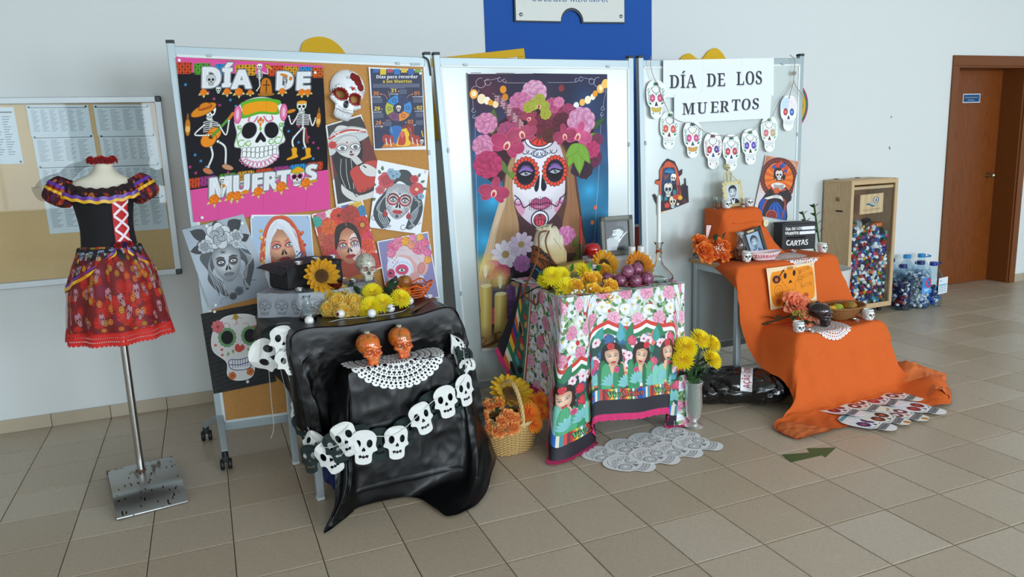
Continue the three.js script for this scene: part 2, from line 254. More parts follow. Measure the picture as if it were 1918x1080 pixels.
// a front-on skull in unit coordinates (half width 1, top -1.3, chin 1.3)
function skull2(c, x, y, s, o = {}) {
const k = { bone: '#f2f2ee', line: '#202024', eye: '#0c0c10', ring: null, nose: '#101014', teeth: '#f6f6f2', ...o };
c.save(); c.translate(x, y); c.rotate(k.rot ?? 0); c.scale(s * (k.sx ?? 1), s);
blob(c, [[-0.5,-1.3],[0.5,-1.3],[1,-0.85],[1.02,-0.2],[0.86,0.32],[0.62,0.5],[0.58,1.05],[0.3,1.3],[-0.3,1.3],[-0.58,1.05],[-0.62,0.5],[-0.86,0.32],[-1.02,-0.2],[-1,-0.85]], k.bone, k.line, 0.05);
for (const e of [-1,1]) {
if (k.ring) for (let q = 0; q < 11; q++) { const a = (q / 11) * TAU; oval(c, e * 0.42 + Math.cos(a) * 0.31,-0.12 + Math.sin(a) * 0.31,0.11,0.11, k.ring, 0, k.line, 0.02); }
oval(c, e * 0.42,-0.12,0.29,0.3, k.eye, e * -0.3);
if (k.eyeFlower) daisy(c, e * 0.42,-0.12,0.22,6, k.eyeFlower, '#f8e8d0', 0.5);
}
blob(c, [[0,0.16],[0.03,0.16],[0.17,0.46],[0.06,0.5],[0,0.42],[-0.06,0.5],[-0.17,0.46],[-0.03,0.16]], k.nose);
if (k.teeth) {
blob(c, [[-0.58,0.55],[-0.2,0.64],[0.2,0.64],[0.58,0.55],[0.5,0.9],[0.2,1],[-0.2,1],[-0.5,0.9]], k.teeth, k.line, 0.04); line(c, [[-0.54,0.74],[0,0.84],[0.54,0.74]], k.line, 0.04);
for (let q = -3; q <= 3; q++) line(c, [[q * 0.14,0.62],[q * 0.14,0.8],[q * 0.13,0.97]], k.line, 0.035);
}
if (k.deco) {
const [a, b] = k.deco; for (const e of [-1,1]) {
for (let q = 0; q < 4; q++) { c.beginPath(); c.arc(e * (0.82 - q * 0.03),-0.72 + q * 0.3,0.11,0,5.2); c.strokeStyle = a; c.lineWidth = 0.05; c.stroke(); }
line(c, [[e * 0.1,-0.5],[e * 0.35,-0.62],[e * 0.5,-0.9]], b, 0.05); leaf2(c, e * 0.55,0.35,0.26,0.07, e > 0 ? -0.5 : 3.64, a); leaf2(c, e * 0.3,1.1,0.22,0.05, e > 0 ? -0.6 : 3.74, a);
for (let q = 0; q < 6; q++) oval(c, e * (0.2 + q * 0.11),-1.02 + q * q * 0.015,0.035,0.035, q % 2 ? a : b);
}
leaf2(c, 0,-1.28,0.34,0.12,0.5, a); leaf2(c, 0,-1.28,0.34,0.12,2.64, a); leaf2(c, 0,-1.28,0.25,0.1,1.57, b); leaf2(c, 0,-0.52,0.22,0.07,1.57, k.drop ?? b);
}
c.restore();
}
function bone(c, pts, w, col = '#e8e8e4') { line(c, pts, '#303036', w * 1.45); line(c, pts, col, w); for (const p of [pts[0], pts[pts.length - 1]]) oval(c, p[0], p[1], w * 0.85, w * 0.85, col, 0, '#404048', w * 0.2); }
function picado(c, x, y, w, h, col) {
c.save(); c.translate(x, y); c.beginPath(); c.roundRect(-w / 2,-h / 2, w, h, 12); c.fillStyle = col; c.fill();
for (let i = 0; i < 6; i++) for (let j = 0; j < 4; j++) oval(c, -w / 2 + (i + 0.5) * (w / 6),-h / 2 + (j + 0.5) * (h / 4), w / 24, h / 13, (i + j) % 2 ? 'rgba(20,15,25,.55)' : null, 0, 'rgba(20,15,25,.5)', 3); c.restore();
}
function furText(c, txt, x, y, px, squash = 1) {
c.save(); c.translate(x, y); c.scale(squash, 1); c.font = `bold ${px}px sans-serif`; c.textAlign = 'center'; c.textBaseline = 'middle';
c.lineWidth = px * 0.15; c.strokeStyle = '#5a5a60'; c.strokeText(txt, 0,0); c.lineWidth = px * 0.11; c.strokeStyle = '#a8acb2'; c.strokeText(txt, 0,0); c.fillStyle = '#e4e6ea'; c.fillText(txt, 0,0); c.lineWidth = px * 0.03; c.strokeStyle = '#f4f6f8'; c.strokeText(txt, 0,0); c.restore();
}
function marigolds(c, list, r = 22) { for (const [x, y, k = 1] of list) { for (let q = 0; q < 3; q++) leaf2(c, x, y, r * 1.7 * k, r * 0.45,0.4 + q * 1.1, '#d8c878'); puff(c, x, y, r * k, '#ee7d12', 34); } }
const text = (c, t, x, y, px, col, font = 'sans-serif', align = 'center', bold = '') => { c.font = `${bold} ${px}px ${font}`; c.textAlign = align; c.textBaseline = 'middle'; c.fillStyle = col; c.fillText(t, x, y); };
const bannerArt = art(1000,1100,[30,18],[962,78],[145,1065], (c) => {
c.fillStyle = '#e2529a'; c.fillRect(-100,-100,1300,1300);
fillP(c, [[20,112],[1010,150],[1040,830],[100,855]], '#17151c');
[[78, '#d84a20'],[190, '#58a82a'],[320, '#2f92d6'],[460, '#e0a020'],[652, '#e05020'],[752, '#e0a020'],[852, '#2f92d6'],[940, '#d86018']].forEach(([x, k], i) => picado(c, x, 88 + i * 5.5, i === 3 ? 130 : 100,72, k));
[[138, '#d84a20'],[235, '#a83a86'],[362, '#58a82a'],[480, '#e0a020'],[602, '#d84a20'],[718, '#a83a86'],[832, '#2f92d6'],[948, '#d84a20']].forEach(([x, k], i) => picado(c, x, 812 - i * 2.5,112,62, k));
for (let q = 0; q < 46; q++) { const x = 90 + ((q * 211) % 880), y = 190 + ((q * 137) % 590), k = q % 2 ? '#c8408c' : '#3a9ad8'; for (let a = 0; a < 4; a++) line(c, [[x - 9 * Math.cos(a * 0.8), y - 9 * Math.sin(a * 0.8)],[x, y],[x + 9 * Math.cos(a * 0.8), y + 9 * Math.sin(a * 0.8)]], k, 3); }
furText(c, 'D', 245,150,172,1.1); furText(c, 'Í', 345,152,160,1.05); furText(c, 'A', 435,165,160,1.15); furText(c, 'D', 712,180,165,1.1); furText(c, 'E', 836,185,165,1.2);
skull2(c, 245,165,27, { bone: '#c8c8c8' }); marigolds(c, [[200,240],[345,240],[420,245,1.2],[492,250,0.8],[700,250],[830,262,1.1],[870,262]]); skull2(c, 292,230,16, { deco: ['#40a040', '#d04080'] });
blob(c, [[560,270],[560,190],[575,160],[605,160],[625,190],[630,270]], '#c87818', '#5a3008', 4); line(c, [[595,175],[595,215],[595,255]], '#5a3008', 7); line(c, [[575,205],[595,205],[615,205]], '#5a3008', 7); oval(c, 595,268,55,12, '#a87020');
skull2(c, 547,85,17); bone(c, [[545,110],[550,160]],12); for (let q = 0; q < 4; q++) bone(c, [[532,118 + q * 11],[566,118 + q * 11]],4); bone(c, [[565,118],[600,130],[597,95]],6); bone(c, [[548,165],[552,210],[535,240]],7); oval(c, 606,85,30,11, '#e0922a', 0.6, '#7a4208', 3);
skull2(c, 713,160,15, { bone: '#c8c8c8' }); oval(c, 708,142,28,9, '#d8801a', 0.3); bone(c, [[715,178],[718,220]],8); oval(c, 752,165,12,14, '#e0821a');
// the big skull
blob(c, [[430,330],[560,285],[690,330],[725,420],[712,520],[732,590],[690,625],[692,690],[640,745],[570,762],[500,740],[448,690],[445,620],[402,600],[415,520],[398,430]], '#f1f3f2', '#b8bcc0', 6);
blob(c, [[436,330],[450,312],[560,292],[680,310],[690,335],[672,350],[680,405],[560,396],[470,418],[432,412],[446,370]], '#62b42e', '#4a8a20', 3); blob(c, [[455,335],[560,312],[664,330],[662,390],[560,380],[460,398]], '#f4a010');
for (const e of [-1,1]) { const X = (d) => 566 + e * d; oval(c, X(150),395,24,58, '#ea78aa', 0, '#b83a74', 4); oval(c, X(150),392,9,34, '#f6c4d8'); line(c, [[X(20),415],[X(45),450],[X(78),440],[X(72),415]], '#e0689a', 10); line(c, [[X(150),470],[X(125),500],[X(150),540],[X(142),590]], '#7cc05a', 7); for (const q of [[120,585,22],[75,590,16],[135,480,12]]) { c.beginPath(); c.arc(X(q[0]), q[1], q[2],0,5.4); c.strokeStyle = '#6ab040'; c.lineWidth = 6; c.stroke(); } }
for (const [x, y, k] of [[566,432, '#e06018'],[552,445, '#e88028'],[581,445, '#e88028'],[566,468, '#e88028'],[567,497, '#7cc05a']]) leaf2(c, x, y - 14,32,8,1.57, k);
oval(c, 494,503,50,57, '#15131a', 0.3, '#c8ccd0', 5); oval(c, 640,512,48,58, '#15131a', -0.3, '#c8ccd0', 5); blob(c, [[570,520],[575,522],[606,575],[590,590],[570,572],[552,590],[535,578],[564,522]], '#15131a');
for (let q = 0; q < 8; q++) for (let r = 0; r < 2; r++) { c.beginPath(); c.roundRect(453 + q * 28.5,618 + r * 40 + Math.abs(q - 3.5) * (r ? -5 : -1),27,40,12); c.fillStyle = '#f7f8f6'; c.fill(); c.strokeStyle = '#50545a'; c.lineWidth = 3; c.stroke(); }
for (let q = 0; q < 11; q++) { const a = 0.35 + (q / 10) * 2.45; c.beginPath(); c.ellipse(566 + Math.cos(a) * 116,668 + Math.sin(a) * 72,11,22, a - 1.57,0, TAU); c.strokeStyle = '#d878a4'; c.lineWidth = 6; c.stroke(); }
// guitarist
bone(c, [[250,590],[262,650],[235,720]],12); bone(c, [[295,560],[342,605],[345,715]],12); oval(c, 232,745,34,18, '#c87850', 0.5, '#5a3020', 3); oval(c, 360,735,40,17, '#c89070', 0.4, '#5a3020', 3);
bone(c, [[250,420],[245,480]],14); for (let q = 0; q < 6; q++) bone(c, [[205,432 + q * 12],[245,424 + q * 13],[290,440 + q * 10]],5); skull2(c, 243,372,36, { sx: 0.9, rot: 0.15 }); oval(c, 202,352,84,32, '#e08a1a', -0.42, '#7a3a08', 4); blob(c, [[172,352],[182,318],[215,305],[245,316],[250,336],[210,350]], '#d8801a', '#7a3a08', 4); line(c, [[176,350],[212,342],[248,328]], '#b84a10', 8);
oval(c, 268,510,48,40, '#ee8e1c', -0.6, '#8a4008', 4); oval(c, 235,545,52,44, '#ee8e1c', -0.6, '#8a4008', 4); oval(c, 250,528,15,13, '#5a2a08'); c.save(); line(c, [[260,520],[310,470],[362,415]], '#5a9a3a', 17); line(c, [[362,418],[385,385]], '#d87818', 20); c.restore();
bone(c, [[205,450],[150,505],[235,515]],9); bone(c, [[300,455],[345,520],[362,430]],9);
// dancer with boots
bone(c, [[840,520],[785,590],[795,650]],12); bone(c, [[860,520],[862,610],[885,670]],12); for (const [x, y] of [[800,690],[895,700]]) blob(c, [[x - 20, y - 40],[x + 15, y - 40],[x + 18, y],[x + 25, y + 25],[x - 45, y + 40],[x - 45, y + 25],[x - 15, y + 10]], '#eaa81c', '#7a4a08', 4);
bone(c, [[848,400],[850,510]],13); for (let q = 0; q < 7; q++) bone(c, [[808,420 + q * 11],[848,414 + q * 12],[888,425 + q * 11]],5); skull2(c, 834,365,34, { sx: 0.95, deco: ['#58a82a', '#d85090'] }); oval(c, 835,332,34,12, '#e8a020'); bone(c, [[815,412],[775,480],[752,425]],9); bone(c, [[890,425],[915,500],[935,450]],9); oval(c, 765,390,32,13, '#d8861c', -0.25, '#6a3a08', 3); blob(c, [[868,500],[885,560],[895,620],[875,610]], '#8a3a28');
for (const [x, y] of [[105,455],[955,460]]) { oval(c, x, y, 17,56, '#c87a1c', 0, '#5a3008', 3); oval(c, x, y - 65,7,22, '#8a5a18'); oval(c, x, y + 12,15,20, '#e8b860'); }
'M U E R T'.split(' ').forEach((t, i) => furText(c, t, [318,452,560,645,735][i],862,[175,168,160,160,160][i],1.08)); furText(c, 'S', 925,842,160,1.05);
skull2(c, 828,858,48, { deco: ['#d85090', '#58a82a'], ring: '#d85090' }); blob(c, [[785,815],[830,785],[875,815],[830,830]], '#f0a018', '#58a82a', 5); skull2(c, 325,815,17); oval(c, 330,855,18,12, '#d8821c'); bone(c, [[325,835],[320,920]],8);
skull2(c, 455,855,15, { bone: '#c8c8c8' }); skull2(c, 690,845,15, { bone: '#c8c8c8' }); marigolds(c, [[275,935,1.4],[385,930,1.3],[425,932,1.3],[565,922,1.3],[720,910,1.5],[890,905,1.4]],24); oval(c, 478,915,26,14, '#e08a20'); oval(c, 945,900,32,10, '#c89830');
c.globalAlpha = 0.08; c.fillStyle = '#000'; for (let q = 0; q < 3; q++) c.fillRect(300 + q * 300,0,4,1100);
});
const infoArt = art(560,780,[440,78],[930,98],[492,842], (c) => {
c.fillStyle = '#eef0f2'; c.fillRect(300,0,800,1000); fillP(c, [[455,90],[928,112],[968,825],[500,830]], '#262c4c');
for (let q = 0; q < 7; q++) fillP(c, [[480 + q * 64,92],[535 + q * 64,95],[535 + q * 64,128 + (q % 2) * 18],[480 + q * 64,128 + (q % 2) * 18]],['#3a5fa8', '#e0c020', '#a84a6a', '#2a70b8', '#e0b820', '#3a5fa8', '#78a040'][q]);
text(c, 'Días para recordar', 700,166,40, '#f4f4f4', 'serif', 'center', 'bold'); text(c, 'a los Muertos', 703,208,40, '#f2d21c', 'serif', 'center', 'bold');
for (let q = 0; q < 5; q++) { c.fillStyle = 'rgba(210,215,230,.6)'; c.fillRect(480 + (q === 4 ? 150 : 0),232 + q * 9, q === 4 ? 140 : 430,3.5); }
const seg = ['#6a4a78', '#2f86c8', '#3c3f78', '#3a8ad0', '#e88a28', '#7a4468']; for (let q = 0; q < 6; q++) { c.beginPath(); const a = -Math.PI / 2 + q * 1.047 - 1.047; c.moveTo(716,458); c.arc(716,458,122, a, a + 1.0); c.closePath(); c.fillStyle = ['#2f86c8', '#343a66', '#3a8ad0', '#e88a28', '#7a4468', '#b8b830'][q]; c.fill(); const m = a + 0.5; oval(c, 716 + Math.cos(m) * 85,458 + Math.sin(m) * 85,16,16, null, 0, '#1c2240', 5); }
oval(c, 716,458,52,52, '#262c4c'); skull2(c, 716,460,22, { bone: '#e8d8d0' });
for (const [t, x, y, k, sub] of [['31', 670,294, '#f2d21c', 'DE OCTUBRE'],['30', 508,318, '#e8842c', 'DE OCTUBRE'],['01', 888,322, '#e8842c', 'DE NOVIEMBRE'],['29', 518,458, '#f2d21c', 'DE OCTUBRE'],['02', 912,458, '#f2d21c', 'DE NOVIEMBRE'],['28', 532,590, '#e8842c', 'DE OCTUBRE'],['03', 828,588, '#e8842c', 'DE NOVIEMBRE']]) {
text(c, t, x, y, 50, k, 'sans-serif', 'center', 'bold'); text(c, sub, x + 4, y + 32,13, '#e8eaf0', 'sans-serif', 'center', 'bold'); const far = y > 560 || t === '31'; for (let q = 0; q < 5; q++) { c.fillStyle = 'rgba(200,208,225,.6)'; c.fillRect(far ? x + 50 : x - 36, far ? y - 8 + q * 9 : y + 46 + q * 9, far ? 70 : 95,3); }
oval(c, x + (x < 716 ? 44 : -44), y + 6,5,9, '#e88a40'); }
for (const p of [[[560,325],[590,335],[612,372]],[[842,330],[812,340],[792,360]],[[622,300],[628,330],[632,352]],[[600,568],[640,568]]]) line(c, p, '#d89070', 4);
fillP(c, [[560,825],[600,770],[860,770],[965,825]], '#d87a20'); blob(c, [[690,800],[700,680],[750,640],[800,660],[830,760],[810,815]], '#f2c41c'); blob(c, [[630,660],[680,620],[750,640],[720,720],[690,800],[665,740]], '#2a68b0'); blob(c, [[715,800],[720,740],[735,690],[770,690],[785,760],[770,805]], '#c03a2a'); oval(c, 753,702,24,28, '#d8623a'); for (const [x, y] of [[600,740],[640,750],[845,740],[890,760],[830,650]]) { oval(c, x, y, 34,42, '#a83028'); line(c, [[x, y],[x + 10, y + 60]], '#e8e0d8', 9); }
for (let q = 0; q < 30; q++) oval(c, 560 + ((q * 97) % 390),630 + ((q * 53) % 110),5,8,['#e8c030', '#58a0d0', '#d86a90', '#e8842c'][q % 4]); line(c, [[760,640],[830,620],[850,700]], '#7a2a20', 30); skull2(c, 938,785,18, { bone: '#e8d8d0' });
});
const catrinaArt = art(560,760,[45,612],[375,512],[142,1363], (c) => {   // units of one enlarged view; the lower half continues downwards
c.fillStyle = '#e6e6e6'; c.fillRect(-200,300,1200,1500); fillP(c, [[60,620],[365,530],[596,1222],[150,1335]], '#34302f'); oval(c, 380,900,110,160, 'rgba(150,30,24,.55)'); oval(c, 90,980,60,140, 'rgba(150,30,24,.5)');
blob(c, [[105,860],[200,700],[320,740],[330,900],[230,1230],[170,1150]], '#141416'); for (let q = 0; q < 9; q++) line(c, [[170 + q * 12,920],[165 + q * 14,1060],[205 + q * 8,1200]], q % 3 ? '#2a2a2e' : '#c8c8c8', 4);
blob(c, [[60,760],[60,870],[110,880],[180,800],[330,760],[420,690],[380,640],[250,620],[120,660]], '#c9cfd0', '#303032', 4); blob(c, [[62,760],[110,690],[240,630],[390,650],[418,690],[330,680],[200,700]], '#e4e2de', '#55504e', 3); line(c, [[80,735],[170,680],[260,655],[380,672]], '#c4423c', 18); for (let q = 0; q < 6; q++) line(c, [[120 + q * 45,690 - q * 6],[140 + q * 45,705 - q * 8],[160 + q * 45,682 - q * 4]], '#e8e6e2', 7); blob(c, [[120,670],[150,620],[200,612],[250,630],[200,650]], '#d8d8d4', '#404040', 3);
blob(c, [[120,790],[190,715],[290,715],[325,790],[310,870],[255,915],[190,895],[140,850]], '#d5d3d2', '#303030', 3); for (const [x, y, w] of [[180,818,42],[283,808,38]]) { oval(c, x, y, w, 27, '#efefef', -0.1, '#202020', 6); oval(c, x + 2, y + 4,15,15, '#6a6a6c', 0, '#202020', 4); oval(c, x, y, w + 14,42, null, 0, 'rgba(90,40,40,.5)', 4); } blob(c, [[246,845],[258,862],[238,864]], '#1c1c1c'); blob(c, [[232,880],[252,872],[272,880],[252,894]], '#8a3a38'); oval(c, 222,770,7,9, '#b03030');
for (const [x, y] of [[105,790]]) rose2(c, x, y, 34, '#d23a34'); blob(c, [[240,905],[290,900],[330,980],[300,1000]], '#cfcdcc'); blob(c, [[235,1030],[330,960],[440,950],[470,1080],[400,1180],[290,1240],[250,1130]], '#c63c34', '#501818', 3); blob(c, [[300,1000],[350,970],[420,1030],[410,1090],[340,1080]], '#dcd8d6', '#403a3a', 3); line(c, [[290,985],[330,965]], '#222', 12); line(c, [[330,990],[345,1005]], '#503838', 12);
blob(c, [[170,1150],[210,1200],[300,1260],[430,1190],[500,1110],[530,1130],[500,1230],[360,1320],[260,1320],[180,1240]], '#d8d6d2', '#303030', 4); c.save(); c.translate(352,1212); c.rotate(-0.5); c.scale(0.8,1.1); text(c, 'La Calavina', 0,0,46, '#202020', 'serif', 'center', 'bold'); c.restore();
});
const roseHairArt = art(560,720,[410,75],[778,150],[350,560], (c) => {
c.fillStyle = '#eef1f8'; c.fillRect(200,0,800,800); const hair = '#3c4248';
blob(c, [[545,165],[600,145],[650,175],[700,300],[735,430],[690,560],[610,585],[640,470],[640,300],[560,230],[500,330],[470,460],[500,520],[440,575],[380,480],[400,380],[470,290]], hair);
for (let q = 0; q < 10; q++) { line(c, [[520 - q * 5,250 + q * 8],[440 - q * 4,370 + q * 6],[410 + q * 6,480],[450 + q * 5,560]], q % 2 ? '#c4ccd2' : '#20262a', 5); line(c, [[650 + q * 3,300 + q * 8],[700 + q * 2,400],[690 - q * 6,500],[625 + q * 6,575]], q % 2 ? '#c4ccd2' : '#20262a', 5); }
for (const [x, y, r] of [[385,490,18],[450,565,18],[485,555,16],[590,575,18],[640,578,18],[700,540,16]]) { c.beginPath(); c.arc(x, y, r, 0,5.2); c.strokeStyle = '#40464c'; c.lineWidth = 4; c.stroke(); }
face(c, 560,380,98, { rot: 0.14, skin: '#e9e7ea', shadow: 'rgba(120,125,140,.65)', lip: '#c23038', ring: '#b83038', socket: '#d8c8cc', dark: '#20181c', eye: '#5a8890', lid: '#5a3038', nose: 1, orn: '#38506a', dots: '#80303a' });
rose2(c, 472,220,56, '#c64a52'); rose2(c, 428,290,32, '#d06068'); for (const [x, y] of [[505,165],[545,178],[520,190]]) daisy(c, x, y, 30,6, '#8fb0c8', '#4a6a84'); daisy(c, 690,292,50,6, '#cc4a50', '#f0d0a0', 0.55); rose2(c, 672,215,30, '#c84048'); daisy(c, 720,345,24,5, '#7ab0d0', '#c04048'); for (const [x, y, a] of [[430,175,-2],[445,150,-1.6],[400,250,3],[395,350,2.6],[720,240,-0.4],[735,285,0.2],[700,200,-1],[715,390,1.3]]) leaf2(c, x, y, 34,10, a, '#5a7050');
for (const [x, y] of [[462,470],[630,495]]) { oval(c, x, y, 17,20, '#b03038', 0, '#501418', 3); oval(c, x, y - 26,7,8, '#d04850'); }
});
const redFlowerArt = art(560,720,[-78,468],[303,365],[70,957], (c) => {   // one enlarged view
c.fillStyle = '#f2efee'; c.fillRect(-300,200,1000,1000); fillP(c, [[-66,475],[297,375],[432,850],[72,945]], '#c8402c');
for (const [x, y, r, k] of [[0,470,40, '#d86a90'],[60,460,35, '#e8e0d8'],[180,405,40, '#3a7ac0'],[250,400,50, '#e8b830'],[300,440,40, '#3a80b0'],[-40,520,40, '#3aa090'],[360,640,60, '#d84058'],[350,700,60, '#e86030'],[80,750,40, '#c83050'],[20,700,60, '#b84434'],[30,640,60, '#c05a40'],[400,800,60, '#c03a34']]) puff(c, x, y, r, k, 40);
for (const [x, y, r, k] of [[125,480,62, '#d0402e'],[210,470,70, '#a8382c'],[55,560,58, '#d86028'],[300,540,66, '#cc3c2a'],[250,560,50, '#b03a30'],[70,660,55, '#b84a3a'],[335,690,50, '#d84a30']]) puff(c, x, y, r, k, 46); oval(c, 302,540,22,22, '#d89030', 0, '#501c10', 6); oval(c, 124,474,12,12, '#601810');
blob(c, [[100,620],[110,550],[180,525],[250,555],[285,640],[280,720],[240,600],[160,580]], '#2a1614'); blob(c, [[130,800],[290,760],[330,860],[240,920],[150,905]], '#a8442c');
face(c, 200,690,98, { rot: -0.2, turn: 0.1, skin: '#e09c78', shadow: 'rgba(160,60,40,.5)', lip: '#b8262c', blush: 'rgba(200,60,60,.5)', halfWhite: 1, lash: '#2a58a8', nose: 1, dark: '#2a1414', stitch: 0, brow: '#4a2418', eye: '#6a7a60' }); line(c, [[240,770],[280,740],[296,690]], '#3a1816', 3); blob(c, [[104,720],[96,610],[128,545],[186,522],[184,556],[142,598],[122,690]], '#2a1614'); blob(c, [[184,522],[246,546],[290,630],[292,720],[272,650],[234,584],[184,556]], '#2a1614'); line(c, [[176,528],[182,545]], '#c88a70', 4);
for (let q = 0; q < 26; q++) oval(c, 300 + ((q * 13) % 30),720 + q * 4,3,4, '#f0e0e0');
});
const pinkCrownArt = art(560,720,[405,662],[772,590],[491,1137], (c) => {
c.fillStyle = '#efeff4'; c.fillRect(200,400,900,900); fillP(c, [[414,668],[768,600],[848,1058],[492,1130]], '#8a86b4');
blob(c, [[490,790],[560,710],[680,700],[760,780],[770,860],[720,960],[760,1100],[560,1110],[480,900]], '#e0a8a4'); blob(c, [[480,770],[560,700],[680,690],[760,760],[700,830],[640,770],[560,760],[500,800]], '#dcc8cc'); for (let q = 0; q < 12; q++) line(c, [[520 + q * 8,720 + q],[600 + q * 9,720 + q * 4],[680 + q * 6,760 + q * 7]], q % 2 ? '#f0e0e2' : '#b89aa4', 4);
blob(c, [[484,800],[540,770],[630,790],[664,860],[650,930],[590,960],[520,950],[486,900]], '#dfe4f0'); for (let q = 0; q < 60; q++) oval(c, 490 + ((q * 37) % 80),775 + ((q * 23) % 75),4,4, q % 2 ? '#c04a60' : '#f0f0f8'); for (let q = 0; q < 40; q++) { const a = (q / 40) * TAU; oval(c, 585 + Math.cos(a) * 70,870 + Math.sin(a) * 62,4,4, '#a8bce0'); }
oval(c, 583,862,47,38, '#d8436e'); oval(c, 505,890,28,34, '#c84468'); blob(c, [[555,868],[580,852],[610,866],[580,880]], '#f0e8ea', '#401828', 4); oval(c, 582,866,9,9, '#304050'); oval(c, 500,888,10,8, '#301828'); blob(c, [[515,930],[540,905],[555,940],[530,950]], '#22202c'); blob(c, [[640,900],[700,880],[690,990],[640,1010],[600,980]], '#d89a98'); oval(c, 722,850,24,40, '#d88c88', 0.2, '#b06868', 4);
for (const [x, y, r, k] of [[520,700,40, '#e0588a'],[505,745,34, '#e878a0'],[560,665,40, '#e86a94'],[612,660,36, '#e8a030'],[680,660,24, '#70c0a0'],[660,635,28, '#e880b0'],[715,632,28, '#f0b040'],[705,705,52, '#e4608e'],[650,690,30, '#e89070'],[750,670,34, '#e06a90'],[768,740,32, '#e070a0'],[770,792,30, '#f0a040']]) puff(c, x, y, r, k, 30);
oval(c, 722,922,20,22, '#d8e0f0', 0, '#8898c0', 5); for (let q = 0; q < 90; q++) oval(c, 705 + ((q * 29) % 80) * (q / 90),945 + q * 1.5,4,4, q % 3 ? '#e4e8f4' : '#9098c8'); for (let q = 0; q < 60; q++) oval(c, 690 + ((q * 31) % 110),1045 + ((q * 11) % 28),5,5, '#ece6f2');
});
const bwRoseArt = art(640,840,[5,245],[568,100],[265,975], (c) => {
c.fillStyle = '#aab4be'; c.fillRect(-200,0,1400,1300); const g = c.createLinearGradient(100,200,600,900); g.addColorStop(0, '#9aa6b2'); g.addColorStop(0.5, '#b4bec8'); g.addColorStop(1, '#8f9aa6'); c.fillStyle = g; c.fillRect(-200,0,1400,1300);
for (const [x, y, l, w, a] of [[220,310,150,50,3.5],[200,410,120,40,2.9],[430,240,140,60,-0.65],[540,330,90,36,-0.5],[310,220,60,30,-1.6],[210,350,90,30,2.6]]) leaf2(c, x, y, l, w, a, '#2a2e34');
blob(c, [[260,440],[180,460],[170,520],[240,620],[240,700],[300,780],[400,850],[430,830],[380,760],[330,680],[290,600],[500,420],[600,420],[560,370],[640,470],[665,560],[640,690],[610,790],[570,760],[560,650],[560,520]], '#4a5056');
for (let q = 0; q < 16; q++) { line(c, [[270 - q * 2,470 + q * 6],[240 + q * 4,600 + q * 4],[280 + q * 8,720],[330 + q * 7,800 + (q % 3) * 20]], q % 2 ? '#b8c0c8' : '#23272c', 6); line(c, [[520 + q * 5,400 + q * 4],[600 + q * 3,500],[600 - q * 3,640],[560 + q * 4,770]], q % 2 ? '#c4ccd2' : '#2a2e34', 6); }
blob(c, [[380,660],[540,640],[560,780],[600,800],[520,850],[430,840]], '#8f979f'); face(c, 415,545,128, { rot: -0.16, turn: 0.05, skin: '#c6ccd1', shadow: 'rgba(40,46,54,.6)', lip: '#70757c', socket: 'rgba(50,56,64,.75)', dark: '#15181c', lid: '#3a3e44', eye: '#8a9096', nose: 1, brow: '#202428' });
for (let q = 0; q < 7; q++) line(c, [[375,445],[375 + Math.cos(q * 0.9) * 28,445 + Math.sin(q * 0.9) * 18]], '#33383e', 5); line(c, [[440,860],[380,870],[355,910],[370,925]], '#5a626a', 4); line(c, [[560,690],[640,700],[680,700]], '#40464c', 5);
rose2(c, 335,300,118, '#c2c9ce', '#3c4248'); rose2(c, 500,300,62, '#b4bcc2', '#3c4248'); rose2(c, 210,395,62, '#aab2ba', '#3c4248'); rose2(c, 500,370,36, '#c8ced2', '#3c4248'); rose2(c, 525,800,40, '#5a6168', '#23272c'); rose2(c, 470,850,34, '#4a5056', '#23272c');
});
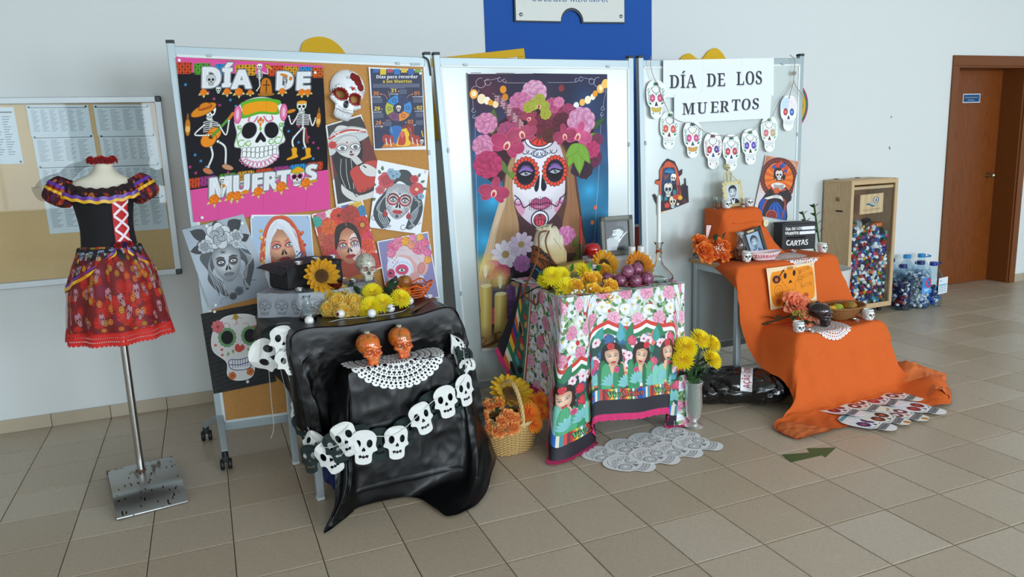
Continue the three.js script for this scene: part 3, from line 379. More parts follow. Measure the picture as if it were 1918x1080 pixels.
const whiteHairArt = art(560,720,[630,108],[1185,105],[668,795], (c) => {
c.fillStyle = '#f2f4f6'; c.fillRect(500,0,900,1000); fillP(c, [[640,120],[1176,116],[1222,790],[672,790]], '#a9c0dc');
blob(c, [[715,580],[720,400],[760,230],[840,125],[960,125],[1030,200],[1090,330],[1140,480],[1140,800],[700,800]], '#c84a2c'); for (let q = 0; q < 50; q++) puff(c, 725 + ((q * 61) % 50) + (q % 2 ? 330 + (q % 5) * 8 : 0),250 + ((q * 47) % 480),16,['#e8b020', '#d83020', '#f0d8c0', '#e87020'][q % 4],12); line(c, [[722,500],[770,240],[860,135],[960,130],[1050,230],[1125,450]], '#d85a30', 16);
hairSide(c, [[[860,160],[790,260],[768,420],[770,800]],[[875,160],[835,300],[812,420],[830,800]]], '#dfe3ea', 12); hairSide(c, [[[880,160],[960,250],[1020,340],[1060,800]],[[900,155],[1000,210],[1060,330],[1110,800]]], '#dfe3ea', 14); blob(c, [[870,155],[980,180],[1030,300],[960,220],[880,200],[830,260],[790,330],[800,230]], '#e6e9ef'); line(c, [[868,160],[874,190],[876,225]], '#b07a60', 12);
face(c, 925,400,134, { rot: -0.14, turn: 0.1, skin: '#e0a27e', shadow: 'rgba(150,70,50,.5)', blush: 'rgba(214,70,90,.5)', lip: '#9a2430', nose: 1, stitch: 1, dark: '#161018', brow: '#a8583c', eye: '#5a6a60' }); for (const [e, p] of [[0,[[868,150],[800,220],[768,380],[762,800],[800,800],[806,440],[826,320],[872,232]]],[1,[[868,150],[960,168],[1040,300],[1088,480],[1110,800],[1070,800],[1040,470],[1000,340],[940,250],[876,228]]]]) { blob(c, p, '#e2e6ee', '#b4bcc8', 2); for (let q = 0; q < 5; q++) line(c, [[866 + (e ? q * 14 : -q * 8),170 + q * 8],[e ? 985 + q * 8 : 808 - q * 6,330],[e ? 1062 + q * 9 : 792 - q * 6,560],[e ? 1076 + q * 7 : 790 - q * 6,790]], q % 2 ? '#f4f6fa' : '#b8c0cc', 4); } for (let q = 0; q < 40; q++) oval(c, 1050 + ((q * 17) % 80),440 + ((q * 23) % 120),7,7,['#2a5aa0', '#1c3a70', '#3a80c0'][q % 3]);
});
const drawnSkullArt = art(640,800,[168,622],[528,555],[240,1070], (c) => {
c.fillStyle = '#2f2f30'; c.fillRect(0,400,800,800); for (let q = 0; q < 260; q++) line(c, [[150 + ((q * 97) % 420),560 + ((q * 61) % 520)],[190 + ((q * 97) % 420),552 + ((q * 61) % 520)]], q % 2 ? 'rgba(60,60,60,.5)' : 'rgba(30,30,30,.5)', 9);
blob(c, [[250,690],[300,640],[400,622],[480,640],[535,700],[545,790],[510,840],[480,870],[465,960],[420,990],[350,990],[318,960],[312,890],[240,830],[228,760]], '#e9e7e6', '#f6f6f6', 5);
for (const [x, y] of [[315,752],[445,742]]) { for (let q = 0; q < 14; q++) { const a = (q / 14) * TAU; oval(c, x + Math.cos(a) * 40, y + Math.sin(a) * 43,13,13, '#7aa878'); } oval(c, x, y, 34,38, '#262628'); }
blob(c, [[385,835],[360,822],[362,795],[378,788],[388,800],[402,790],[415,812]], '#d8564a'); daisy(c, 262,692,36,8, '#e07a80', '#c84a50'); daisy(c, 362,638,16,5, '#c8b030', '#8a7a20'); for (const [x, y, a] of [[325,835,2],[345,820,1.2],[430,815,0.6],[450,825,0.2]]) leaf2(c, x, y, 24,7, a, '#90b070'); daisy(c, 345,968,22,5, '#d87a40', '#a84a20'); daisy(c, 448,945,22,5, '#d87a40', '#a84a20'); for (const [x, y] of [[285,820],[288,850],[250,795],[470,690]]) oval(c, x, y, 8,7, '#d86a5a');
for (const e of [[310,690,3],[350,665,4],[385,660,2],[420,690,4]]) { c.beginPath(); c.arc(e[0], e[1],18, e[2], e[2] + 3.6); c.strokeStyle = '#c87a70'; c.lineWidth = 3; c.stroke(); }
blob(c, [[328,880],[390,876],[460,858],[462,890],[440,925],[380,936],[335,925]], '#f2f0ee', '#25408a', 4); line(c, [[330,905],[390,905],[460,882]], '#25408a', 4); for (let q = 0; q < 8; q++) line(c, [[345 + q * 15,878 - q * 1.5],[348 + q * 14,925 - q * 2]], '#25408a', 3);
});
const bigArt = art(1024,1960,[18,18],[1062,36],[126,2108], (c) => {   // units of one enlarged view (four to the photograph's pixel)
let g = c.createLinearGradient(0,30,0,2100); g.addColorStop(0, '#3a3452'); g.addColorStop(0.25, '#3a5078'); g.addColorStop(0.45, '#2f86b8'); g.addColorStop(0.62, '#3aa0cc'); g.addColorStop(0.72, '#5a5a70'); g.addColorStop(1, '#2c2a3c'); c.fillStyle = g; c.fillRect(-100,0,1500,2300);
for (const [x, y, r, k] of [[150,150,330, 'rgba(110,40,50,.6)'],[950,900,260, 'rgba(60,180,230,.75)'],[200,950,240, 'rgba(50,175,225,.8)'],[900,250,300, 'rgba(40,80,130,.6)'],[970,1300,260, 'rgba(24,40,90,.8)'],[150,1250,240, 'rgba(50,170,225,.8)'],[560,200,300, 'rgba(70,50,70,.6)']]) { const q = c.createRadialGradient(x, y, 10, x, y, r); q.addColorStop(0, k); q.addColorStop(1, 'rgba(0,0,0,0)'); c.fillStyle = q; c.fillRect(-100,0,1500,2300); }
for (const [x, y, r, k] of [[60,170,34, '#ffb040'],[62,168,20, '#fff0c0'],[115,205,36, '#ffe8c0'],[155,218,28, '#fff4e0'],[215,245,26, '#ffe0b0'],[180,232,22, '#f0a030'],[270,140,28, '#e8921c'],[285,195,26, '#d8861c'],[780,280,26, '#ffd080'],[825,262,26, '#f0f0f0'],[872,240,26, '#ffc060'],[915,222,30, '#fff0d0'],[955,200,24, '#fff4e0'],[972,178,24, '#f0a030'],[1012,142,34, '#ffb848'],[1014,138,18, '#fff0c0'],[1050,105,34, '#ffc860'],[705,135,26, 'rgba(200,60,50,.6)'],[1005,1035,16, '#f06030'],[985,1150,18, '#f08030']]) oval(c, x, y, r * 0.85, r, k);
for (const [x, y, dx] of [[40,92,1],[1060,92,-1]]) { c.strokeStyle = 'rgba(230,225,240,.75)'; c.lineWidth = 3.5; for (const [a, b, r] of [[70,0,34],[120,-5,22],[30,50,26],[205,-22,15],[240,-15,12],[20,195,14],[25,238,12]]) { c.beginPath(); c.arc(x + dx * a, y + b, r, 0,5); c.stroke(); } line(c, [[x + dx * 90, y - 15],[x + dx * 160, y - 25],[x + dx * 205, y - 36]], 'rgba(230,225,240,.7)', 3); line(c, [[x + dx * 245, y],[x + dx * 350, y + 2],[x + dx * 460, y]], 'rgba(230,225,240,.7)', 3); line(c, [[x, y + 70],[x + dx * 15, y + 140],[x + dx * 15, y + 195]], 'rgba(230,225,240,.7)', 3); line(c, [[x + dx * 30, y + 240],[x + dx * 45, y + 900],[x + dx * 60, y + 1500]], 'rgba(230,225,240,.6)', 3); }
// hair, neck, shoulders
blob(c, [[300,560],[520,420],[700,470],[800,620],[860,900],[930,1300],[960,1560],[200,1560],[230,1200],[270,900]], '#5a3a30'); blob(c, [[400,1080],[700,1080],[760,1330],[820,1560],[260,1560],[360,1300]], '#4a2c30');
hairSide(c, [[[400,540],[310,700],[270,950],[210,1200],[130,1560]],[[440,520],[360,720],[355,950],[400,1200],[330,1560]]], '#b08a62', 26); hairSide(c, [[[660,540],[745,720],[770,950],[735,1200],[740,1560]],[[690,520],[800,700],[850,950],[900,1200],[990,1560]]], '#9a6a48', 26); hairSide(c, [[[270,900],[180,1200],[60,1700]],[[300,950],[230,1200],[160,1700]]], '#d0b494', 12);
// painted face
smooth(c, [[430,500],[650,500],[735,640],[752,800],[745,950],[690,1060],[600,1150],[545,1160],[480,1130],[385,1030],[350,900],[352,760],[380,600]]); c.fillStyle = '#eee8f0'; c.fill(); c.save(); c.clip(); g = c.createRadialGradient(545,780,160,548,830,380); g.addColorStop(0, 'rgba(0,0,0,0)'); g.addColorStop(0.65, 'rgba(140,100,140,.25)'); g.addColorStop(1, 'rgba(60,30,50,.8)'); c.fillStyle = g; c.fillRect(300,400,500,800); for (const x of [395,720]) oval(c, x, 1020,50,60, 'rgba(220,80,130,.45)');
oval(c, 548,500,112,78, '#eee8f0', 0, '#2a3048', 7); oval(c, 548,505,78,52, '#e8402e', 0, '#262a40', 8); for (const [a, b] of [[-60,40],[-20,60],[20,60],[60,40],[0,-30]]) line(c, [[548,470],[548 + a * 0.6,505],[548 + a, 480 + b]], '#262a40', 7); for (let q = 0; q < 7; q++) { c.beginPath(); c.ellipse(440 + q * 36,585 + (q > 1 && q < 5 ? 18 : 0),26,26,0,0, Math.PI); c.strokeStyle = q % 2 ? '#60708c' : '#303850'; c.lineWidth = 6; c.stroke(); } oval(c, 548,610,44,30, null, 0, '#5a6a8a', 9);
c.restore();
for (const [ex, ey, a] of [[445,752,84],[670,742,80]]) {
for (let q = 0; q < 20; q++) { const t = (q / 20) * TAU; oval(c, ex + Math.cos(t) * a, ey + Math.sin(t) * (a * 1.22),21,15, '#ea4a30', t, '#2c1420', 4); }
oval(c, ex, ey, a * 0.86, a * 1.08, (() => { const q = c.createRadialGradient(ex, ey + 10,20, ex, ey, 92); q.addColorStop(0, '#0c0812'); q.addColorStop(0.7, '#1c1226'); q.addColorStop(1, '#3a2450'); return q; })()); blob(c, [[ex - 52, ey - 5],[ex - 25, ey - 52],[ex + 25, ey - 52],[ex + 56, ey - 10],[ex, ey - 15]], '#8a68b0'); line(c, [[ex - 55, ey - 22],[ex, ey - 52],[ex + 55, ey - 25]], '#3a2450', 5); blob(c, [[ex - 44, ey + 8],[ex - 15, ey - 10],[ex + 25, ey - 10],[ex + 48, ey + 5],[ex, ey + 24]], '#b8b4c0', '#0a060c', 7); oval(c, ex + 4, ey + 2,15,14, '#5a7a88'); oval(c, ex + 4, ey + 2,7,7, '#0a080c'); oval(c, ex + 9, ey - 3,4,4, '#fff'); line(c, [[ex - 50, ey + 6],[ex - 10, ey - 16],[ex + 54, ey + 2]], '#0a060c', 9); }
blob(c, [[548,770],[555,775],[545,870],[525,895],[512,860],[535,800]], '#1c1c30'); blob(c, [[575,770],[570,775],[565,870],[590,892],[608,855],[585,800]], '#1c1c30'); line(c, [[560,740],[556,820],[560,885]], '#fafafc', 9);
blob(c, [[478,990],[520,945],[560,955],[600,938],[650,985],[605,1025],[560,1032],[515,1022]], '#b8507e', '#5c2040', 4); line(c, [[482,990],[530,985],[562,992],[605,982],[648,986]], '#4c1832', 7); oval(c, 560,1010,44,8, '#dc88a8'); for (let q = 0; q < 11; q++) line(c, [[478 + q * 17,930 + Math.abs(q - 5) * 5],[476 + q * 17.4,985],[478 + q * 17,1050 - Math.abs(q - 5) * 4]], 'rgba(44,20,40,.85)', 3.5);
for (const e of [-1,1]) { const X = (d) => 562 + e * d; line(c, [[X(88),990],[X(130),1010],[X(160),950],[X(200),915]], '#2a1c34', 8); c.beginPath(); c.arc(X(172),965,24,0,5); c.strokeStyle = '#6a3a78'; c.lineWidth = 8; c.stroke(); }
oval(c, 560,1105,66,66, '#eee8f0', 0, '#262438', 9); oval(c, 560,1112,47,47, '#e2485c', 0, '#262438', 7); for (const a of [-34,-12,12,34]) line(c, [[560,1072],[560 + a, 1104],[560 + a * 0.9,1146]], '#262438', 5); line(c, [[518,1118],[560,1104],[602,1118]], '#262438', 5);
// flower crown
blob(c, [[120,700],[130,500],[260,360],[420,260],[640,230],[860,300],[980,480],[960,760],[880,800],[800,640],[700,520],[560,470],[420,520],[330,620],[270,800],[180,800]], '#3c1c28');
for (const [x, y, l, w, a, k] of [[190,460,190,40,-1.5, '#56683a'],[240,640,150,24,1.0, '#5e7a3c'],[940,440,150,24,-0.6, '#3c5a34'],[930,510,80,26,-0.5, '#6a9a3c'],[360,780,60,22,-2.4, '#6a8a3a'],[880,700,120,60,1.2, '#2c2434'],[820,700,110,50,1, '#342838']]) leaf2(c, x, y, l, w, a, k);
for (const [x, y, r, k] of [[950,650,90, '#6a2a48'],[1000,520,50, '#7a3454'],[960,590,66, '#b83a68'],[900,740,70, '#3a2434'],[135,540,80, '#d87aa8'],[150,380,78, '#d87aa8'],[165,680,102, '#b83864'],[500,165,92, '#e08cb8'],[400,240,84, '#c8709a'],[300,440,70, '#a84a72'],[360,330,60, '#8a3a58'],[760,300,56, '#a04064'],[640,330,90, '#8a3450'],[720,390,80, '#5c2434'],[560,400,80, '#70283c'],[870,380,108, '#da86b4'],[640,260,60, '#b8507e'],[690,235,40, '#d8709c'],[620,480,56, '#5a2c28']]) puff(c, x, y, r, k, 70);
for (const [x, y, r, a, k] of [[310,530,112,0.4, '#b03a62'],[410,455,100,-0.3, '#a84260'],[210,880,100,0.2, '#a83a5c'],[470,350,60,0.8, '#94384f'],[850,480,95,0.3, '#c2507e'],[740,480,80,-0.2, '#9c3858'],[540,250,70,0.2, '#9aa03a']]) orchid2(c, x, y, r, a, k); for (const [x, y] of [[460,270],[540,215],[590,320]]) puff(c, x, y, 42, '#a8a83a', 16);
for (let q = 0; q < 90; q++) oval(c, 200 + q * 2.1 + ((q * 31) % 50),170 + q * 2.4 + ((q * 17) % 40),9,7, q % 3 ? '#c09098' : '#8a5a68');
for (const [l, w, a] of [[190,40,2.0],[230,48,1.5],[180,38,1.0],[140,34,2.35]]) leaf2(c, 850,545, l, w, a, '#7aa83c');
// the lower third: flowers, candles, scrollwork
c.fillStyle = 'rgba(20,18,26,.55)'; c.fillRect(300,1380,900,900); for (const [x, y, r, k] of [[560,1700,210, '#1c1822'],[450,1500,150, '#241c28'],[330,1900,160, '#221c26'],[800,1800,220, '#201a24']]) puff(c, x, y, r, k, 50);
puff(c, 770,1240,75, '#e070b0', 40); for (const [x, y] of [[830,1330],[860,1400],[840,1470]]) leaf2(c, x, y, 90,30,-1, '#6a6a2c'); daisy(c, 300,1360,110,11, '#e4dee6', '#a8905a', 0.34); daisy(c, 420,1290,95,10, '#d8c8dc', '#a8905a', 0.34); for (const [x, y, r, k] of [[200,1470,75, '#d86a9c'],[270,1500,66, '#b83a74'],[430,1440,66, '#b070b0'],[340,1780,95, '#6a4a80'],[380,1650,80, '#8a5a98'],[230,1830,70, '#c04a70'],[320,1950,80, '#b878a0'],[460,1900,90, '#8a3a58']]) puff(c, x, y, r, k, 44);
for (const [x, y, r] of [[150,1450,120],[260,1540,110]]) { g = c.createRadialGradient(x, y, 10, x, y, r); g.addColorStop(0, 'rgba(255,236,150,.95)'); g.addColorStop(1, 'rgba(240,190,60,0)'); c.fillStyle = g; c.fillRect(0,1250,500,500); oval(c, x, y + 30,14,50, '#fff6cc'); }
for (const [x, y, w] of [[155,1580,44],[265,1650,48]]) { g = c.createLinearGradient(x - w, 0, x + w, 0); g.addColorStop(0, '#d8b44c'); g.addColorStop(0.4, '#f4e08c'); g.addColorStop(1, '#b88c34'); c.fillStyle = g; c.beginPath(); c.roundRect(x - w, y, w * 2,420,26); c.fill(); oval(c, x, y + 12, w * 0.9,16, '#f8ecb0'); }
g = c.createLinearGradient(0,1900,0,2100); g.addColorStop(0, 'rgba(160,120,70,0)'); g.addColorStop(0.6, '#a8834e'); g.addColorStop(1, '#c4a06a'); c.fillStyle = g; c.fillRect(-50,1880,1300,300); for (const [x, y, a] of [[170,2010,0],[300,1980,0.4],[420,1960,0.2]]) { line(c, [[x - 70, y],[x - 60, y + 50],[x, y + 55],[x + 90, y + 10],[x + 160, y - 40]], '#6a4a2c', 26); c.beginPath(); c.arc(x - 40, y + 12,26,0,5); c.strokeStyle = '#8a6238'; c.lineWidth = 14; c.stroke(); }
c.fillStyle = '#eef0f0'; c.fillRect(-60,2,1200,26); line(c, [[40,22],[110,22]], '#1c1c20', 3); for (const x of [220,490,750,990]) line(c, [[x, 22 + x * 0.012],[x + 60,22 + x * 0.012],[x + 130,22 + x * 0.012]], '#1c1c20', 4); fillP(c, [[124,2085],[1170,2085],[1170,2200],[124,2200]], '#e4e0dc');
});
const fanArt = art(520,860,[1380,62],[1768,135],[1229,747], (c) => {
c.fillStyle = '#d8cdd0'; c.fillRect(1000,0,1000,1000); fillP(c, [[1388,70],[1760,142],[1715,330],[1340,240]], '#b87048'); for (const [x, y, r] of [[1500,130,110],[1680,190,100],[1350,400,120]]) { const q = c.createRadialGradient(x, y, 5, x, y, r); q.addColorStop(0, '#d8b4a0'); q.addColorStop(1, 'rgba(210,170,150,0)'); c.fillStyle = q; c.fillRect(1200,0,700,900); }
for (let q = 0; q < 44; q++) { const a = (q / 44) * TAU; oval(c, 1528 + Math.cos(a) * 200,335 + Math.sin(a) * 226,20,20, '#6a2420'); } oval(c, 1528,335,192,218, '#4a1c1c'); oval(c, 1528,335,170,196, '#2c1818'); for (let q = 0; q < 40; q++) { const a = (q / 40) * TAU; oval(c, 1528 + Math.cos(a) * 186,335 + Math.sin(a) * 210,8,8, '#a84a28'); }
for (let q = 0; q < 26; q++) { const a = (q / 26) * TAU; c.beginPath(); c.moveTo(1528,340); c.lineTo(1528 + Math.cos(a) * 166,335 + Math.sin(a) * 190); c.lineTo(1528 + Math.cos(a + 0.25) * 166,335 + Math.sin(a + 0.25) * 190); c.fillStyle = q % 2 ? '#e87a18' : '#d85a12'; c.fill(); }
blob(c, [[1300,800],[1290,640],[1350,540],[1440,440],[1600,430],[1680,560],[1620,640],[1600,840]], '#241820'); blob(c, [[1400,800],[1420,660],[1500,600],[1570,700],[1560,840]], '#1c4ea8'); for (let q = 0; q < 5; q++) line(c, [[1480,610],[1440 + q * 25,700],[1410 + q * 38,820]], q % 2 ? '#2a68c8' : '#123470', 10); blob(c, [[1300,700],[1310,600],[1370,560],[1350,680],[1320,780]], '#1c4ea8'); blob(c, [[1560,820],[1580,690],[1610,640],[1600,830]], '#1c4ea8');
line(c, [[1340,680],[1390,580],[1430,545],[1560,560],[1600,620],[1560,790]], '#a8442a', 16); oval(c, 1440,760,60,58, '#7a2018', 0, '#c05a30', 12); for (let q = 0; q < 6; q++) oval(c, 1440 + Math.cos(q) * 28,762 + Math.sin(q) * 26,11,11, '#a83224');
blob(c, [[1440,400],[1520,380],[1600,410],[1580,450],[1500,470],[1450,440]], '#e8e0dc'); for (let q = 0; q < 6; q++) line(c, [[1470,402 + q * 9],[1520,415 + q * 8],[1580,405 + q * 8]], '#221a20', 4); line(c, [[1420,410],[1490,480],[1600,460]], '#c8482a', 20); puff(c, 1500,475,36, '#d85a20', 20);
blob(c, [[1360,560],[1430,535],[1500,520],[1560,540],[1580,600],[1540,570],[1470,560],[1400,575]], '#e2dcda', '#302428', 3); for (let q = 0; q < 6; q++) line(c, [[1460 + q * 14,525],[1465 + q * 12,550]], '#302428', 3);
blob(c, [[1470,260],[1500,190],[1570,190],[1600,260],[1590,350],[1480,350]], '#1a1418'); skull2(c, 1530,295,42, { bone: '#ece8e4', sx: 0.95, deco: ['#c84030', '#302428'] }); for (const [x, y, r, k] of [[1475,200,26, '#2a58b0'],[1520,180,36, '#d83a28'],[1555,155,24, '#e05028'],[1580,180,28, '#2a68c0'],[1580,225,30, '#e0562a'],[1612,210,24, '#d84a28'],[1560,195,22, '#244a98'],[1605,250,20, '#2a58b0'],[1600,275,20, '#d85a28']]) puff(c, x, y, r, k, 16); for (const [x, y] of [[1488,345],[1566,345]]) leaf2(c, x, y - 10,26,8,1.57, '#e87a20');
});
const altarArt = art(560,840,[65,120],[495,105],[65,730], (c) => {   // altar cut-out
c.fillStyle = '#2c2030'; c.fillRect(0,0,800,900); blob(c, [[150,560],[140,400],[100,370],[110,335],[150,330],[150,230],[190,170],[240,125],[320,165],[360,250],[370,290],[410,270],[405,320],[370,340],[385,560]], '#d0562c', '#6a2414', 4); blob(c, [[180,560],[180,250],[210,200],[270,195],[325,230],[340,560]], '#1e3a66'); blob(c, [[200,240],[260,205],[320,240],[290,262],[240,250]], '#2a74a8'); line(c, [[215,235],[255,245],[300,238]], '#68b0c8', 5); for (const [x, y] of [[200,190],[298,180]]) { c.beginPath(); c.arc(x, y, 16,0,5); c.strokeStyle = '#7a2c18'; c.lineWidth = 5; c.stroke(); }
fillP(c, [[180,380],[345,380],[345,640],[180,640]], '#1a1a2e'); blob(c, [[190,250],[215,280],[265,270],[230,320],[205,330]], '#7a4a3c'); skull2(c, 303,315,40, { sx: 0.75, rot: 0.2 }); oval(c, 298,352,16,14, '#101018'); fillP(c, [[335,390],[400,385],[395,410],[380,412],[385,495],[355,495],[358,415],[338,415]], '#6a2a28');
for (const [x, y, k] of [[165,540,50],[220,545,40],[320,470,34]]) oval(c, x, y, 20, k, '#2f8090', 0, '#174a58', 4); fillP(c, [[120,560],[490,540],[485,650],[120,690]], '#3a1e26'); for (let q = 0; q < 12; q++) line(c, [[75 + q * 4,490 + (q % 3) * 20],[90 + q * 5,560],[110 + q * 4,620]], '#1a161e', 7); for (const [x] of [[420],[445],[470]]) line(c, [[x, 450 - (x % 7) * 12],[x - 5,520],[x + 8,560]], '#1a161e', 13);
skull2(c, 247,440,58, { bone: '#f0ebe0', sx: 0.8, deco: ['#2f80a0', '#e0902c'], ring: '#8ab8c8' }); skull2(c, 300,575,50, { bone: '#f0e8d0', sx: 0.75, deco: ['#e0902c', '#2f80a0'] }); for (const [x, y, r, k] of [[235,610,32, '#d84434'],[388,530,28, '#e8b030'],[330,520,30, '#c8402c'],[335,635,20, '#2a70a0'],[360,600,16, '#e8e0d0'],[440,570,26, '#5a2a30']]) puff(c, x, y, r, k, 26);
fillP(c, [[110,690],[490,610],[490,640],[110,712]], '#e8c9a0'); line(c, [[120,690],[220,690],[300,655],[400,655],[480,615]], '#e8a020', 14); fillP(c, [[110,712],[490,638],[490,680],[110,740]], '#241c20');
});
function paperSkullArt(eyes, mouth, leaf, extra) {
return canvasTex(256,400, (c) => {
c.fillStyle = '#f4f5f6'; c.fillRect(0,0,256,400); c.translate(128,200); c.scale(1,1.19); const S = 118;
skull2(c, 0,0, S, { bone: '#f4f5f6', line: 'rgba(0,0,0,0)', eye: '#3a1620', eyeFlower: null, teeth: null, nose: extra?.nose ?? '#2c2430', deco: extra?.plain ? null : [leaf, '#50585c'], drop: extra?.drop });
for (const e of [-1,1]) daisy(c, e * 0.42 * S, -0.12 * S, 0.27 * S, 6, Array.isArray(eyes) ? eyes[e > 0 ? 1 : 0] : eyes, '#f4d8d0', 0.5);
if (extra?.plain) { c.globalAlpha = 0.35; c.fillStyle = '#7ab8e8'; c.fillRect(-S, -S * 1.3, S, S); c.fillStyle = '#f0c8d0'; c.fillRect(0,-S * 1.3, S, S); c.globalAlpha = 1; for (const e of [-1,1]) { oval(c, e * 0.42 * S, -0.12 * S, 0.28 * S, 0.28 * S, e > 0 ? '#1c3a78' : '#7a1c2c'); daisy(c, e * 0.42 * S, -0.12 * S, 0.24 * S, 5, e > 0 ? '#3a78c8' : '#d84a58', '#fff', 0.5); } }
const k = mouth ?? '#f4f5f6'; blob(c, [[-62,68],[0,78],[62,68],[52,104],[0,112],[-52,104]], k, mouth ? '#8a6a10' : '#b0b4b8', 3); line(c, [[-58,86],[0,95],[58,86]], '#9a9ea2', 3); for (let q = -3; q <= 3; q++) line(c, [[q * 16,74],[q * 15,108]], '#9a9ea2', 2.5);
for (let q = 0; q < 30; q++) { const a = (q * 2.399) % TAU; oval(c, Math.cos(a) * (40 + q * 2),-70 + Math.sin(a) * 45,2.4,2.4, '#60666a'); }
});
}
const lineSkullArt = canvasTex(512,512, (c) => {   // line drawing for colouring in, four to the sheet
c.fillStyle = '#eceef0'; c.fillRect(0,0,512,512); c.translate(256,256); c.scale(1,0.76); const S = 240, k = '#43484e';
for (const e of [-1,1]) { for (const [a, b] of [[92,84],[76,68],[48,40]]) oval(c, e * 108,-18, a, b, null, 0, k, 7); for (let q = 0; q < 12; q++) oval(c, e * 108 + Math.cos((q / 12) * TAU) * 84,-18 + Math.sin((q / 12) * TAU) * 77,9,9, null, 0, k, 3); for (let q = 0; q < 5; q++) { c.beginPath(); c.arc(e * (60 + q * 34),-200 + q * 26,26, q, q + 4.5); c.strokeStyle = k; c.lineWidth = 6; c.stroke(); } line(c, [[e * 40,-290],[e * 120,-250],[e * 190,-150]], k, 6); line(c, [[e * 20,-230],[e * 60,-170],[e * 30,-120]], k, 6); line(c, [[e * 190,70],[e * 130,130],[e * 120,240]], k, 6); }
blob(c, [[0,40],[40,110],[0,100],[-40,110]], '#8a9096', k, 5); for (let r = 0; r < 3; r++) line(c, [[-120,150 + r * 42],[0,170 + r * 42],[120,150 + r * 42]], k, 6); for (let q = -5; q <= 5; q++) line(c, [[q * 23,160],[q * 22,205],[q * 20,248]], k, 5); daisy(c, 0,-200,56,8, '#d8dadc', '#b0b4b8');
});
const colourSkullArt = (a) => canvasTex(256,340, (c) => {
const [bone, eye, mid, top, chin, style] = a; c.fillStyle = bone; c.fillRect(0,0,256,340); c.translate(128,170); const S = 122;
if (style) { for (let q = 0; q < 9; q++) { c.beginPath(); c.arc(-90 + ((q * 53) % 180),-150 + ((q * 31) % 80),16, q, q + 4.6); c.strokeStyle = '#6a6a58'; c.lineWidth = 5; c.stroke(); } for (const x of [-60,40]) puff(c, x, -95,20, '#e09030', 14); } else for (let q = 0; q < 40; q++) oval(c, -100 + ((q * 61) % 200),-150 + ((q * 29) % 110),3,3, '#606468');
for (const e of [-1,1]) { for (let q = 0; q < 12; q++) oval(c, e * 50 + Math.cos((q / 12) * TAU) * 36,-12 + Math.sin((q / 12) * TAU) * 34,12,12, eye); oval(c, e * 50,-12,38,36, eye); oval(c, e * 50,-12,20,18, mid); } blob(c, [[0,25],[16,58],[0,52],[-16,58]], style ? '#c84048' : '#28282c'); if (top) for (let q = 0; q < 5; q++) puff(c, -70 + q * 35,-150,18, top[q % top.length],12);
fillP(c, [[-80,72],[80,72],[66,120],[-66,120]], '#8a8c90'); for (let q = -4; q <= 4; q++) line(c, [[q * 17,74],[q * 15,118]], '#404448', 4); line(c, [[-76,96],[0,100],[76,96]], '#404448', 4); if (chin) puff(c, 0,148,24, chin, 14); for (const e of [-1,1]) line(c, [[e * 40,62],[e * 75,50],[e * 100,30]], '#4a6a7a', 6);
});
const portraitArt = (kind) => canvasTex(360,480, (c, w, h) => {
const g = c.createLinearGradient(0,0, w, h); g.addColorStop(0, kind === 2 ? '#a8bcd0' : '#3c4248'); g.addColorStop(1, kind === 2 ? '#7a92ac' : '#a8b0b6'); c.fillStyle = g; c.fillRect(0,0, w, h);
if (kind === 0) {   // man in profile, looking down to the left
for (let q = 0; q < 9; q++) { c.fillStyle = q % 2 ? 'rgba(70,76,82,.6)' : 'rgba(40,44,48,.6)'; c.fillRect(170 + q * 22,0,22,200); } blob(c, [[0,480],[0,300],[90,270],[180,300],[230,480]], '#b8bec2'); oval(c, 60,120,90,190, '#2c3034', 0.5); blob(c, [[120,150],[170,110],[240,120],[270,180],[250,240],[215,290],[165,305],[140,285],[128,270],[118,240],[100,225],[118,190]], '#cfd4d6'); blob(c, [[100,150],[140,100],[230,90],[290,130],[290,210],[262,215],[245,160],[200,135],[140,150]], '#26292c'); oval(c, 258,190,16,28, '#c4cacc'); oval(c, 140,192,12,5, '#202428'); line(c, [[118,178],[140,172],[160,178]], '#202428', 7); line(c, [[122,246],[150,250],[165,244]], '#26292c', 10); blob(c, [[210,290],[265,230],[330,200],[360,250],[360,480],[170,480],[190,380]], '#23272a'); blob(c, [[190,310],[230,280],[280,220],[330,190],[250,280],[200,350]], '#e8ecee'); }
if (kind === 1) { c.fillStyle = '#c4d0dc'; c.fillRect(0,0, w, h); face(c, 180,200,108, { skin: '#d2dae2', shadow: 'rgba(40,52,66,.75)', lip: '#6c7680', brow: '#20262c', eye: '#40484e', dark: '#141a20' }); blob(c, [[70,190],[70,90],[140,30],[240,30],[295,100],[290,190],[262,120],[200,95],[110,110]], '#1c2228'); blob(c, [[130,292],[180,302],[232,290],[210,322],[150,322]], '#f4f6f8', '#40484e', 4); blob(c, [[20,480],[60,380],[140,340],[220,340],[310,380],[350,480]], '#262c34'); blob(c, [[130,345],[180,400],[230,345],[205,480],[150,480]], '#e4eaee'); }
if (kind === 2) { blob(c, [[90,220],[100,110],[180,60],[260,110],[270,220],[180,260]], '#242c38'); face(c, 182,215,84, { skin: '#b8c8d8', shadow: 'rgba(40,56,80,.75)', lip: '#5a6a80', brow: '#1c2430', eye: '#30405a', dark: '#1c2430' }); blob(c, [[95,180],[130,90],[230,90],[275,190],[230,130],[180,115],[140,130]], '#242c38'); blob(c, [[20,480],[60,380],[140,330],[220,330],[300,380],[340,480]], '#4a5e7a'); for (let q = 0; q < 9; q++) line(c, [[60 + q * 30,370],[50 + q * 32,430],[40 + q * 35,480]], q % 2 ? '#7a90ac' : '#2c3a50', 8); blob(c, [[140,320],[180,370],[220,320],[190,420]], '#a8bace'); }
});
